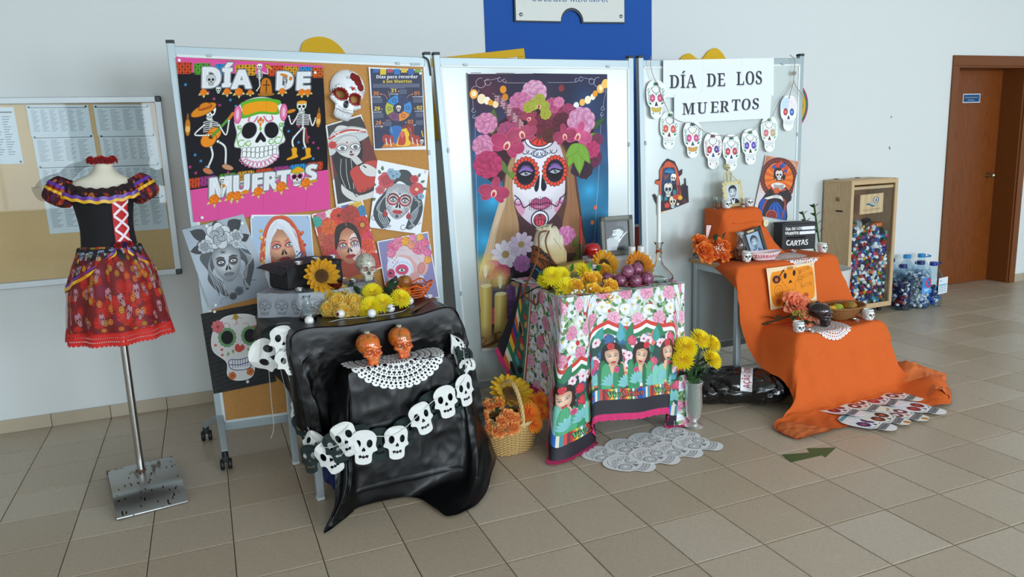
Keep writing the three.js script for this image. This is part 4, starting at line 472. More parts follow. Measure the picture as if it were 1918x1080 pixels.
// floral tablecloth: floral field above, a front border with a ribbon, women among cacti, a striped band and a black hem (u along the cloth, v down to the hem; 1250 px to the metre)
const CLOTH = { w: 2048, h: 1000, px: 1150 };
const tableclothArt = canvasTex(CLOTH.w, CLOTH.h, (c, W, H) => {
c.fillStyle = '#c8d2c4'; c.fillRect(0,0, W, H); const R = rnd;
for (let q = 0; q < 4200; q++) leaf2(c, R() * W, R() * H, 18 + R() * 22,5 + R() * 6, R() * TAU, pick(['#4a7a48', '#6a9458', '#2f5c38', '#8aae78', '#3a6a3c', '#dfe6dc', '#eceff0']));
for (let q = 0; q < 170; q++) daisy(c, R() * W, R() * H, 22 + R() * 16,6, pick(['#f2f3f8', '#e6eaf6', '#f6f2f4']), '#d8b860', 0.5);
for (let q = 0; q < 260; q++) rose2(c, R() * W, R() * H, 10 + R() * 8, pick(['#d03a3a', '#d84a48', '#c83040']));
for (let i = 0; i < 15; i++) for (let j = 0; j < 8; j++) { const x = (i + 0.5 + (j % 2) * 0.5) * 140 + R() * 20, y = j * 135 + 40 + R() * 20; for (let q = 0; q < 9; q++) leaf2(c, x + R() * 120 - 60, y + R() * 110 - 55,36,10, R() * TAU, pick(['#3f7a44', '#5a8a4c', '#2c5a34', '#8aa870'])); puff(c, x, y, 40, pick(['#e792b2', '#e07aa0', '#eba6c0']),80); daisy(c, x + 80, y + 30,36,7, '#eef0fa', '#d8c060', 0.5); daisy(c, x + 72, y - 52,32,6, '#f4f4f8', '#d8c060', 0.5); }
for (const [x0, x1] of [[520,1500]]) {   // front border
c.save(); c.beginPath(); c.rect(x0, H - 560, x1 - x0,560); c.clip();
c.fillStyle = '#274a44'; c.fillRect(x0, H - 430, x1 - x0,430); for (let x = x0 - 60; x < x1 + 60; x += 245) { for (let k = 0; k < 3; k++) { c.beginPath(); c.moveTo(x, H - 520 + k * 22); c.quadraticCurveTo(x + 122, H - 450 + k * 24, x + 245, H - 520 + k * 22); c.lineWidth = 24; c.strokeStyle = ['#cf3a30', '#f2f0ea', '#2f7a4c'][k]; c.stroke(); } }
for (let q = 0; q < 150; q++) { const x = x0 + R() * (x1 - x0), y = H - 430 + R() * 290; pick([() => puff(c, x, y, 30, pick(['#d83a4a', '#c83a5a', '#e05a7a', '#3a6a9a']),20), () => leaf2(c, x, y, 90,24,-1.57 + R() - 0.5, pick(['#3a9a90', '#58a8b8', '#2f7a5a', '#e07060'])), () => daisy(c, x, y, 26,7, '#f0e0e6', '#c83a4a', 0.4)])(); }
for (let k = 0, x = x0 + 80; x < x1; x += 185, k++) {
c.save(); c.translate(x * 0.18, (H - 300) * 0.18); c.scale(0.82,0.82); const y = H - 320, hair = ['#2a1814', '#4a2a1c', '#1c1414'][k % 3], dress = ['#f0e4dc', '#e8c44c', '#d85a3c'][k % 3];
blob(c, [[x - 62, y - 70],[x, y - 110],[x + 62, y - 70],[x + 66, y + 40],[x, y + 80],[x - 66, y + 40]], hair); blob(c, [[x - 110, y + 190],[x - 90, y + 90],[x - 20, y + 62],[x + 30, y + 62],[x + 95, y + 92],[x + 110, y + 190]], dress); blob(c, [[x - 28, y + 40],[x + 28, y + 40],[x + 40, y + 84],[x, y + 120],[x - 40, y + 84]], '#e6b496'); face(c, x, y - 8,46, { rot: k % 2 ? 0.25 : -0.1, skin: '#f0c4a6', shadow: 'rgba(190,110,80,.55)', lip: '#c02a34' });
blob(c, [[x - 52, y - 48],[x - 20, y - 86],[x + 30, y - 84],[x + 56, y - 40],[x + 20, y - 62],[x - 20, y - 58]], hair); rose2(c, x + (k % 2 ? 48 : -10), y - 82,24, '#d8343c'); if (k % 3 === 0) for (const e of [-1,1]) for (let q = 0; q < 9; q++) oval(c, x + e * 56, y + 20 + q * 17,12,10, q % 2 ? '#2a1814' : '#3a241c'); else { blob(c, [[x + 40, y + 150],[x + 70, y + 90],[x + 52, y + 40],[x + 70, y + 30],[x + 100, y + 100],[x + 70, y + 165]], '#e6b496'); line(c, [[x + 62, y + 110],[x + 98, y + 100]], '#d8702a', 12); } c.restore(); }
for (let q = 0; q < 34; q++) { const x = x0 + (q + R()) * ((x1 - x0) / 34), y = H - 175 - R() * 30, k = pick(['#2f8a5a', '#4aa070', '#2a6a4a', '#7ac0b0']); if (q % 3 === 0) { for (let a = 0; a < 9; a++) leaf2(c, x, y + 20,62,13,-Math.PI + a * 0.39, '#7ec0c0'); } else { const w = 14 + R() * 14, hh = 60 + R() * 50; oval(c, x, y, w, hh, k, 0, shade(k, 0.6),3); for (let a = -2; a <= 2; a++) line(c, [[x + a * w * 0.35, y - hh * 0.9],[x + a * w * 0.45, y],[x + a * w * 0.35, y + hh * 0.9]], shade(k, 1.3),2); } if (q % 4 === 0) rose2(c, x, y - 60,18, '#d84a7a'); }
for (let x = x0; x < x1; x += 12) { const p = ((x - x0) % 300) / 300; c.fillStyle = p < 0.12 ? '#1c4a9a' : p < 0.2 ? '#2a6cc0' : ['#b8342c', '#d8702c', '#e8b83c', '#8aa84c', '#2f7a4a', '#e8e0c8', '#3a8a9a', '#c84a3c', '#7a2a3c'][Math.floor(p * 27) % 9]; c.fillRect(x, H - 142,12.5,62); }
for (const x of [x0 + 210, x0 + 510, x0 + 810]) { c.font = 'bold 42px serif'; c.lineWidth = 7; c.strokeStyle = '#10241c'; c.textAlign = 'center'; c.textBaseline = 'middle'; c.strokeText('Viva', x - 48, H - 110); c.fillStyle = '#6ac07a'; c.fillText('Viva', x - 48, H - 110); c.strokeText('México', x + 62, H - 114); c.fillStyle = '#e8584a'; c.fillText('México', x + 62, H - 114); }
c.fillStyle = '#1f1a26'; c.fillRect(x0, H - 80, x1 - x0,80); c.restore();
}
// the cloth's back-left corner shows an end of the border turned on its side
c.fillStyle = '#1f1a26'; c.fillRect(0,0,34, H); for (let y = 0; y < H; y += 14) { c.fillStyle = ['#1c4a9a', '#b8342c', '#e8b83c', '#2f7a4a', '#e8e0c8', '#d8702c'][Math.floor(y / 42) % 6]; c.fillRect(34, y, 40,14); } c.fillStyle = '#35685c'; c.fillRect(74,0,80, H); for (let q = 0; q < 40; q++) puff(c, 78 + R() * 72, R() * H, 22, pick(['#d83a4a', '#58a8b8', '#2f7a5a', '#e05a3a', '#1f1a26', '#e8b060']),16); for (const [x, k] of [[156, '#2f7a4c'],[166, '#f2f0ea'],[176, '#cf3a30']]) { c.fillStyle = k; c.fillRect(x, 0,10, H); }
});
const dressArt = canvasTex(1024,512, (c, W, H) => {
c.fillStyle = '#2a1620'; c.fillRect(0,0, W, H); for (let q = 0; q < 150; q++) puff(c, rnd() * W, rnd() * H, 18 + rnd() * 19, pick(['#c8281c', '#a01c18', '#4a2450', '#1a1418', '#d0341c', '#b8241c']),10);
for (let q = 0; q < 120; q++) { const x = rnd() * W, y = rnd() * H, k = pick(['#e0841c', '#c8b828', '#e8a03c', '#9aa82c']); oval(c, x, y, 15,15, k, 0, '#5a2a10', 2); oval(c, x, y, 8,8, null, 0, '#5a2a10', 3); }
for (let i = 0; i < 13; i++) for (let j = 0; j < 5; j++) skull2(c, (i + 0.5 + (j % 2) * 0.4) * 79 + rnd() * 40, (j + 0.5) * 102 + rnd() * 50,17 + rnd() * 8, { sx: 0.78, rot: rnd() * 1.2 - 0.6, bone: '#b4b2be', deco: ['#2a2430', '#b02838'] });
});
const laceAlpha = (rows, rad) => canvasTex(1024,256, (c, W, H) => {   // a strip of lace: white stays
c.fillStyle = '#000'; c.fillRect(0,0, W, H); c.fillStyle = '#fff'; c.fillRect(0,0, W, H * 0.82); for (let q = 0; q < 16; q++) oval(c, (q + 0.5) * 64, H * 0.8,32, H * 0.18, '#fff'); for (let r = 0; r < rows; r++) for (let q = 0; q < 32; q++) oval(c, (q + (r % 2) * 0.5 + 0.25) * 32, H * (0.12 + (r * 0.8) / rows), rad, rad * 0.9, '#000');
}, { data: true });
function doilyTex() {   // crocheted mat: rings of openings
return canvasTex(1024,1024, (c) => {
c.fillStyle = '#000'; c.fillRect(0,0,1024,1024); c.translate(512,512); for (let q = 0; q < 36; q++) { const a = (q / 36) * TAU; oval(c, Math.cos(a) * 462, Math.sin(a) * 462,44,44, '#fff'); } oval(c, 0,0,466,466, '#fff');
for (const [r, n, w, h] of [[470,72,9,9],[436,60,13,15],[404,90,8,7],[378,44,21,15],[344,84,8,7],[318,40,17,16],[286,70,8,6],[258,30,20,20],[214,50,9,7],[186,24,18,16],[144,36,9,6],[112,16,17,15],[66,16,9,8],[28,8,7,7]]) for (let q = 0; q < n; q++) { const a = (q / n) * TAU; oval(c, Math.cos(a) * r, Math.sin(a) * r, h, w, '#000', a); }
}, { data: true });
}
const doilyAlpha = doilyTex();
// ---------- the setting ----------
const wallBump = noiseTex(512,512, (u, v) => 128 + 50 * tn(u, v, 9) + 40 * tn(u, v, 30,3), { data: true, repeat: [3,1.2] });
const wallMat = mat('#dfe3e2', 0.72, { bumpMap: wallBump, bumpScale: 0.0012 });
const DOOR = { x0: 4.73, x1: 5.63, h: 2.02 };
const W0 = ROOM.z0, TH = 0.25;
const wallBack = struct('wall_back', [box(DOOR.x0 - ROOM.x0, ROOM.h, TH, (ROOM.x0 + DOOR.x0) / 2, ROOM.h / 2, W0 - TH / 2,0), box(ROOM.x1 - DOOR.x1, ROOM.h, TH, (ROOM.x1 + DOOR.x1) / 2, ROOM.h / 2, W0 - TH / 2,0), box(DOOR.x1 - DOOR.x0, ROOM.h - DOOR.h, TH, (DOOR.x0 + DOOR.x1) / 2, (ROOM.h + DOOR.h) / 2, W0 - TH / 2,0)], wallMat);
const D = ROOM.z1 - ROOM.z0, CZ = (ROOM.z1 + ROOM.z0) / 2;
struct('wall_left', box(TH, ROOM.h, D, ROOM.x0 - TH / 2, ROOM.h / 2, CZ, 0), wallMat);
struct('wall_right', box(TH, ROOM.h, D, ROOM.x1 + TH / 2, ROOM.h / 2, CZ, 0), wallMat);
struct('ceiling', box(ROOM.x1 - ROOM.x0 + 0.5,0.2, D + 0.5, (ROOM.x0 + ROOM.x1) / 2, ROOM.h + 0.1, CZ, 0), mat('#c4c6c4', 0.85));
{ // front wall with four window openings, y 0.7 to 2.8
const g = [], xs = [ROOM.x0,...WINDOWS.flatMap(([x, w]) => [x - w / 2, x + w / 2]), ROOM.x1], z = ROOM.z1 + TH / 2;
for (let i = 0; i < xs.length; i += 2) g.push(box(xs[i + 1] - xs[i], ROOM.h, TH, (xs[i] + xs[i + 1]) / 2, ROOM.h / 2, z, 0));
for (const [x, w] of WINDOWS) g.push(box(w, 0.7, TH, x, 0.35, z, 0), box(w, 0.5, TH, x, 3.05, z, 0));
struct('wall_front', g, wallMat);
const fm = mat('#c8ccce', 0.4, { metalness: 0.5 });
WINDOWS.forEach(([x, w], i) => {
const o = new THREE.Group(); o.name = 'window_' + (i + 1); o.userData.kind = 'structure'; scene.add(o);
part('window_frame', [box(w, 0.06,0.08, x, 0.73, z), box(w, 0.06,0.08, x, 2.77, z), box(0.06,2.1,0.08, x - w / 2 + 0.03,1.75, z), box(0.06,2.1,0.08, x + w / 2 - 0.03,1.75, z), box(0.05,2.1,0.06, x, 1.75, z)], fm, o);
for (const s of [-1,1]) part('pane', new THREE.PlaneGeometry(w / 2 - 0.06,1.98).translate(x + s * w / 4,1.75, z), glassMat('#f4fbff'), o);
});
}
// floor: grout bed with single ceramic tiles
const floor = struct('floor', box(ROOM.x1 - ROOM.x0 + 0.5,0.1, D + 0.6, (ROOM.x0 + ROOM.x1) / 2,-0.0535, CZ, 0), mat('#4a3c2c', 0.9));
{
const tileTex = noiseTex(256,256, (u, v) => { const n = tn(u, v, 3) * 5 + tn(u, v, 14,5) * 4 + rr(-4,4); return [190 + n, 175 + n, 155 + n]; });
const rough = noiseTex(256,256, (u, v) => 92 + 26 * tn(u, v, 2,9), { data: true });
const tm = ['#ffffff', '#f6f3ee', '#fbf9f6', '#f0ece6'].map((k) => mat(k, 1.0, { map: tileTex, roughnessMap: rough }));
const tileGeo = (w, d) => { const t = 0.0015, e = 0.0035, P = [], I = []; for (const [o, y] of [[0,-0.006],[0,-t],[e, 0]]) for (const [sx, sz] of [[-1,-1],[1,-1],[1,1],[-1,1]]) P.push(sx * (w / 2 - o), y, sz * (d / 2 - o)); for (let r = 0; r < 2; r++) for (let k = 0; k < 4; k++) { const a = r * 4 + k, b = r * 4 + ((k + 1) % 4); I.push(a, a + 4, b, b, a + 4, b + 4); } I.push(8,11,9,9,11,10); let g = new THREE.BufferGeometry(); g.setAttribute('position', new THREE.Float32BufferAttribute(P, 3)); g.setIndex(I); g = g.toNonIndexed(); g.computeVertexNormals(); const p = g.attributes.position, u = []; for (let i = 0; i < p.count; i++) u.push(p.getX(i) / 0.3 + 0.5, p.getZ(i) / 0.3 + 0.5); g.setAttribute('uv', new THREE.Float32BufferAttribute(u, 2)); return g; };
camera.updateMatrixWorld(true); camera.updateProjectionMatrix(); const cells = [], S = 0.3, G = 0.0035;
for (let i = -21; i < 30; i++) for (let j = -8; j < 24; j++) {
const x0 = Math.max(i * S, ROOM.x0), x1 = Math.min((i + 1) * S, ROOM.x1), z0 = Math.max(j * S, W0), z1 = Math.min((j + 1) * S, ROOM.z1); if (x1 - x0 < 0.01 || z1 - z0 < 0.01) continue;
const p = V((x0 + x1) / 2,0, (z0 + z1) / 2), q = p.clone().project(camera), dist = p.distanceTo(camera.position), ahead = p.clone().applyMatrix4(camera.matrixWorldInverse).z < -0.2;
cells.push({ x0, x1, z0, z1, seen: ahead && Math.abs(q.x) < 1.12 && Math.abs(q.y) < 1.18 ? 1 / (dist * dist) : 0 });
}
cells.sort((a, b) => b.seen - a.seen); const shared = new Map(), rest = [];
cells.forEach((k, n) => {
const w = k.x1 - k.x0 - G, d = k.z1 - k.z0 - G, key = w.toFixed(4) + d.toFixed(4); if (!shared.has(key)) shared.set(key, tileGeo(w, d)); const g = shared.get(key), x = (k.x0 + k.x1) / 2, z = (k.z0 + k.z1) / 2;
if (n < 295 && k.seen) { const o = part('tile', g, tm[Math.floor(rnd() * 4)], floor); o.position.set(x, rr(-0.0004,0.0002), z); } else rest.push(T(g.clone(), x, -0.0002, z));
});
for (let k = 0; k < 3; k++) part('tile', tileGeo(0.297,0.245), tm[k], floor).position.set(4.88 + k * 0.3,0, W0 - 0.122);
part('tile_field', rest, tm[0], floor).userData.kind = 'stuff';
}
{ // tiled skirting
const m = ['#b9ab94', '#b3a58f', '#beb19b'].map((k) => mat(k, 0.45)), b = struct('baseboard_back', [box(DOOR.x0 - 0.07 - ROOM.x0,0.068,0.006, (ROOM.x0 + DOOR.x0 - 0.07) / 2,0.035, W0 + 0.003,0), box(ROOM.x1 - DOOR.x1 - 0.07,0.068,0.006, (ROOM.x1 + DOOR.x1 + 0.07) / 2,0.035, W0 + 0.003,0)], mat('#7a6a56', 0.9));
for (let i = -20; i < 29; i++) { const x = i * 0.3 + 0.15; if (x > DOOR.x0 - 0.2 && x < DOOR.x1 + 0.2) continue; part('skirting_tile', box(0.297,0.074,0.009, x, 0.037, W0 + 0.0085,0.0015), m[(i + 30) % 3], b); }
}
// door with frame
const woodTex = (a, b, s = 1, seedv = 0) => noiseTex(256,512, (u, v) => { const n = tn(u, v * 0.5,3 + s, seedv), g = 0.5 + 0.5 * Math.sin((u * 26 * s + n * 2.2 + 0.6 * noise(u * 40 * s, v * 3, seedv)) * 2.2), f = 0.25 * noise(u * 110, v * 6, seedv + 4), t = clamp(0.25 + 0.4 * g + f + 0.2 * n); return [lerp(a[0], b[0], t), lerp(a[1], b[1], t), lerp(a[2], b[2], t)]; });
{
const dt = woodTex([132,68,16],[108,52,9],0.7,2), leafM = mat('#ffffff', 0.38, { map: dt }), frameM = mat('#743e12', 0.45), z = W0;
const door = new THREE.Group(); door.name = 'door_1'; door.userData.kind = 'structure'; scene.add(door);
part('door_frame', [box(0.075,2.0165,0.02, DOOR.x0 - 0.0325,1.008, z + 0.008), box(0.075,2.0165,0.02, DOOR.x1 + 0.0325,1.008, z + 0.008), box(1.04,0.085,0.02, (DOOR.x0 + DOOR.x1) / 2,2.06, z + 0.008), box(0.02,2.02,0.24, DOOR.x0 + 0.009,1.01, z - 0.12), box(0.02,2.02,0.24, DOOR.x1 - 0.009,1.01, z - 0.12), box(0.9,0.02,0.24,5.18,2.011, z - 0.12)], frameM, door);
const leaf = part('door_leaf', T(new THREE.BoxGeometry(0.86,2.0,0.04),5.18,1.004, z - 0.225), leafM, door);
part('door_handle', [T(cyl(0.026,0.026,0.012),5.5,1.03, z - 0.205, Math.PI / 2), T(cyl(0.009,0.009,0.045),5.5,1.03, z - 0.2, Math.PI / 2), T(lathe([[0,0],[0.018,0.002],[0.026,0.014],[0.024,0.028],[0.012,0.036],[0,0.038]]),5.5,1.03, z - 0.158, Math.PI / 2)], mat('#b8a890', 0.25, { metalness: 1 }), leaf);
part('door_sign', sheet([5.095,1.79, z - 0.203],[5.325,1.79, z - 0.203],[5.325,1.71, z - 0.203],[5.095,1.71, z - 0.203],0.004), mat('#ffffff', 0.4, { map: canvasTex(384,134, (c) => { c.fillStyle = '#e8eef4'; c.fillRect(0,0,384,134); c.fillStyle = '#2f6aa0'; c.fillRect(10,10,364,114); c.fillStyle = '#173a66'; c.fillRect(26,24,310,86); for (const [x, w2, y] of [[46,100,46],[158,160,46],[106,150,84]]) for (let q = 0; q < w2; q += 14) { c.fillStyle = 'rgba(170,200,225,.75)'; c.fillRect(x + q, y, 10,17); } }) }), door);
struct('wall_outside', box(1.4,2.4,0.05,5.18,1.2, z - TH - 0.03,0), mat('#3a2a1c', 0.9)).name = 'wall_closet';
}
// painted panel and school plaque
{
const panel = thing('wall_panel', 'wide blue painted panel on the wall behind the white plaque', 'panel');
part('blue_face', box(1.268,2.42,0.006,0.968,2.08, W0 + 0.003,0.001), mat('#0850a6', 0.75, { bumpMap: wallBump, bumpScale: 0.0008 }), panel);
part('red_band', box(0.5,0.34,0.006,1.35,0.68, W0 + 0.0032,0.001), mat('#a8341c', 0.55), panel);
const pl = thing('school_plaque', 'white school plaque with dark rim and round notch on blue panel', 'plaque'), z = W0 + 0.03;
const outline = (o) => { const s = new THREE.Shape(); s.moveTo(0.545 - o, 3.0); s.lineTo(0.545 - o, 2.278 - o); s.lineTo(0.873 - (o ? 0 : 0) - o * 0,2.281 - o); const cx = 0.956, r = 0.086 - o; for (let k = 0; k <= 20; k++) { const a = Math.PI - (k / 20) * Math.PI; s.lineTo(cx + Math.cos(a) * r, 2.281 - o + Math.sin(a) * (r + 0.002)); } s.lineTo(1.362 + o, 2.288 - o); s.lineTo(1.362 + o, 3.0); s.closePath(); return s; };
const ex = (s, d, z0) => T(new THREE.ExtrudeGeometry(s, { depth: d, bevelEnabled: false, curveSegments: 20 }),0,0, z0);
part('rim', ex(outline(0.008),0.016, z - 0.022), mat('#1c2a38', 0.4), pl); part('face', ex(outline(0),0.008, z - 0.006), mat('#dfe0d8', 0.35), pl);
part('lettering', sheet([0.6,2.56, z + 0.0026],[1.29,2.575, z + 0.0026],[1.29,2.4, z + 0.0026],[0.6,2.385, z + 0.0026],0.0004), mat('#ffffff', 0.5, { map: canvasTex(1024,256, (c) => { c.fillStyle = '#e0e1d9'; c.fillRect(0,0,1024,256); c.save(); c.scale(1.15,1); text(c, 'COLEGIO MIRAMAR', 445,205,84, '#1d4a86', 'sans-serif'); c.restore(); line(c, [[150,90],[350,50],[520,100],[700,70],[880,50]], '#3a7ab0', 16); }) }), pl);
for (const [x, y] of [[0.58,2.315],[1.335,2.325]]) part('screw', T(lathe([[0.012,0],[0.012,0.004],[0.007,0.008],[0,0.008]],16), x, y, z + 0.002, Math.PI / 2), mat('#8a9094', 0.3, { metalness: 1 }), pl);
}
const foam = mat('#e0b012', 0.75);
const flat = (pts, d, z, bev = 0.002) => T(new THREE.ExtrudeGeometry(new THREE.Shape(pts.map((p) => new THREE.Vector2(...p))), { depth: d, bevelEnabled: bev > 0, bevelSize: bev, bevelThickness: bev, bevelSegments: 2 }),0,0, z);
const curveShape = (pts, close = true, n = 60) => new THREE.CatmullRomCurve3(pts.map(([x, y]) => V(x, y, 0)), close).getPoints(n).map((p) => [p.x, p.y]);
single('foam_cutout', 'rounded yellow foam cut-out on wall behind cork display board', 'cut-out', flat(curveShape([[-0.84,1.95],[-0.845,2.06],[-0.82,2.122],[-0.73,2.152],[-0.65,2.13],[-0.585,2.06],[-0.55,1.93],[-0.7,1.86]]),0.012, W0 + 0.003), foam);
single('foam_cutout', 'yellow foam cut-out with two humps behind the Spanish lettering sheets', 'cut-out', flat(curveShape([[1.82,1.95],[1.845,2.05],[1.915,2.085],[1.985,2.05],[2.03,2.05],[2.09,2.105],[2.15,2.125],[2.21,2.09],[2.26,2.0],[2.2,1.85],[1.95,1.83]], true, 90),0.012, W0 + 0.003), foam);
{
const o = thing('yellow_frame', 'tilted yellow frame with white inside behind the big poster board', 'frame', [0.6,2.105, W0 + 0.012],0); o.rotation.z = 0.112;
part('frame_border', [box(0.72,0.05,0.016,-0.36,-0.025,0), box(0.72,0.05,0.016,-0.36,-0.475,0), box(0.05,0.399,0.016,-0.025,-0.25,0), box(0.05,0.399,0.016,-0.695,-0.25,0)], foam, o); part('white_sheet', box(0.63,0.41,0.006,-0.36,-0.25,-0.003), mat('#e8e8e4', 0.7), o);
}
{ // woven hat on the wall
const h = thing('woven_hat', 'round woven sombrero with coloured rings hung behind right board', 'hat', [2.835,1.7, W0 + 0.02]);
const ring = (r0, r1, k) => part('ring', T(lathe([[r0,0.03 - r0 * 0.1],[r0,0.036 - r0 * 0.1],[r1,0.036 - r1 * 0.1],[r1,0.03 - r1 * 0.1],[r0,0.03 - r0 * 0.1]],48),0,0,0, Math.PI / 2), mat(k, 0.85), h);
[[0.075,0.095, '#c83a5a'],[0.095,0.115, '#2a2a6a'],[0.115,0.135, '#5a2a7a'],[0.135,0.15, '#d8a81c'],[0.15,0.168, '#e0b42a'],[0.168,0.184, '#1f7a6a'],[0.184,0.196, '#c83a6a']].forEach((a) => ring(...a));
part('crown', T(lathe([[0.076,0.02],[0.07,0.06],[0.055,0.1],[0.03,0.115],[0,0.118]],32),0,0,0, Math.PI / 2), mat('#5a2a7a', 0.85), h);
}
for (const [x, y, w] of [[3.974,1.594, 'upper'],[3.976,1.337, 'lower']]) single('wall_chip', `small grey chip in the white wall above the bottles, ${w} one`, 'chip', T(new THREE.IcosahedronGeometry(0.011,1), x, y, W0 + 0.001,0,0,0.5,[0.8, w === 'upper' ? 0.7 : 1.5,0.25]), mat('#8a8c8c', 0.9));
// ---------- glazed notice board ----------
const alu = mat('#c9d1d4', 0.35, { metalness: 0.35 }), aluDark = mat('#20262c', 0.5), cork = mat('#ffffff', 0.95, { map: noiseTex(512,512, (u, v) => { const n = 12 * tn(u, v, 30) + 12 * tn(u, v, 60,3) + rr(-14,14); return [194 + n, 140 + n, 78 + n * 0.7]; }, { repeat: [2,2] }) });
const cork2 = mat('#ffffff', 0.95, { map: noiseTex(256,256, (u, v) => { const n = 8 * tn(u, v, 30) + rr(-10,10); return [226 + n, 188 + n, 136 + n]; }, { repeat: [4,4] }) });
{
const z = W0 + 0.004, x0 = -3.3, x1 = -1.632, y0 = 0.81, y1 = 1.815, nb = thing('notice_board', 'glazed cork notice board with white frame on left wall', 'notice board');
part('cork_panel', T(new THREE.PlaneGeometry(x1 - x0 - 0.04, y1 - y0 - 0.04), (x0 + x1) / 2, (y0 + y1) / 2, z + 0.012), cork2, nb); part('back_panel', box(x1 - x0 - 0.03, y1 - y0 - 0.03,0.01, (x0 + x1) / 2, (y0 + y1) / 2, z + 0.005,0), mat('#8a8e90', 0.8), nb);
const f = mat('#ccd3d6', 0.38, { metalness: 0.25 }); for (const y of [y0 + 0.017, y1 - 0.017]) part('frame_rail', box(x1 - x0 - 0.05,0.034,0.045, (x0 + x1) / 2, y, z + 0.0225,0.004), f, nb); for (const x of [x0 + 0.017, x1 - 0.017]) part('frame_rail', box(0.034, y1 - y0 - 0.05,0.045, x, (y0 + y1) / 2, z + 0.0225,0.004), f, nb);
for (const x of [x0 + 0.016, x1 - 0.016]) for (const y of [y0 + 0.016, y1 - 0.016]) part('corner_cap', box(0.036,0.036,0.048, x, y, z + 0.0232,0.008), mat('#3a4046', 0.4), nb);
part('glass_pane', T(new THREE.PlaneGeometry(x1 - x0 - 0.06, y1 - y0 - 0.06), (x0 + x1) / 2, (y0 + y1) / 2, z + 0.036), glassMat('#f2f8f8', 0.02), nb);
const listArt = (k) => mat('#ffffff', 0.8, { map: canvasTex(384,272, (c, w, h) => { c.fillStyle = '#e2e8ee'; c.fillRect(0,0, w, h); c.fillStyle = '#3a4654'; c.fillRect(20,22, w - 40,5); for (let r = 0; r < 16; r++) for (let q = 0; q < (k ? 4 : 6); q++) { c.fillStyle = 'rgba(90,102,118,.55)'; c.fillRect(24 + (q * (w - 48)) / (k ? 4 : 6),44 + r * 12, ((w - 48) / (k ? 4 : 6)) * (0.4 + (((r * 7 + q * 13) % 10) / 22)),4.5); } }) });
const A = [listArt(0), listArt(1)], pin = mat('#23344a', 0.4), zz = z + 0.014; let n = 0;
const where = [['top', 'left'],['second', 'left'],['third', 'left'],['bottom', 'left'],['top', 'right'],['second', 'right'],['third', 'right'],['bottom', 'right']];
[[-2.287,1.777,0.29,0.165,0],[-2.28,1.62,0.29,0.165,1],[-2.275,1.462,0.295,0.17,0],[-2.27,1.3,0.31,0.21,1],[-1.973,1.775,0.28,0.165,1],[-1.965,1.617,0.285,0.165,0],[-1.955,1.458,0.28,0.19,0],[-1.95,1.275,0.275,0.2,1]].forEach(([x, y, w, h, k], i) => {
const s = thing('notice_sheet', `white printed notice behind glass, ${where[i][0]} sheet in the ${where[i][1]} column`, 'notice', [0,0,0],0, 'notices behind the glass'); const b = zz + 0.0014 * (4 - (i % 4));
part('paper', sheet([x, y, b],[x + w, y - 0.003, b],[x + w + 0.003, y - h, b],[x + 0.003, y - h, b],0.0005), A[k], s); for (const q of [0.012, w - 0.012]) part('pin', T(ball(0.0055,0,0,0,1,1,0.6,10), x + q, y - 0.012, b + 0.002), pin, s);
});
const s = thing('notice_sheet', 'white printed notice behind glass at far left of the cork', 'notice'); part('paper', sheet([-2.56,1.77, zz],[-2.345,1.768, zz],[-2.338,1.474, zz],[-2.555,1.474, zz],0.0005), A[1], s); part('pin', T(ball(0.0055,0,0,0,1,1,0.6,10),-2.35,1.484, zz + 0.002), pin, s);
}
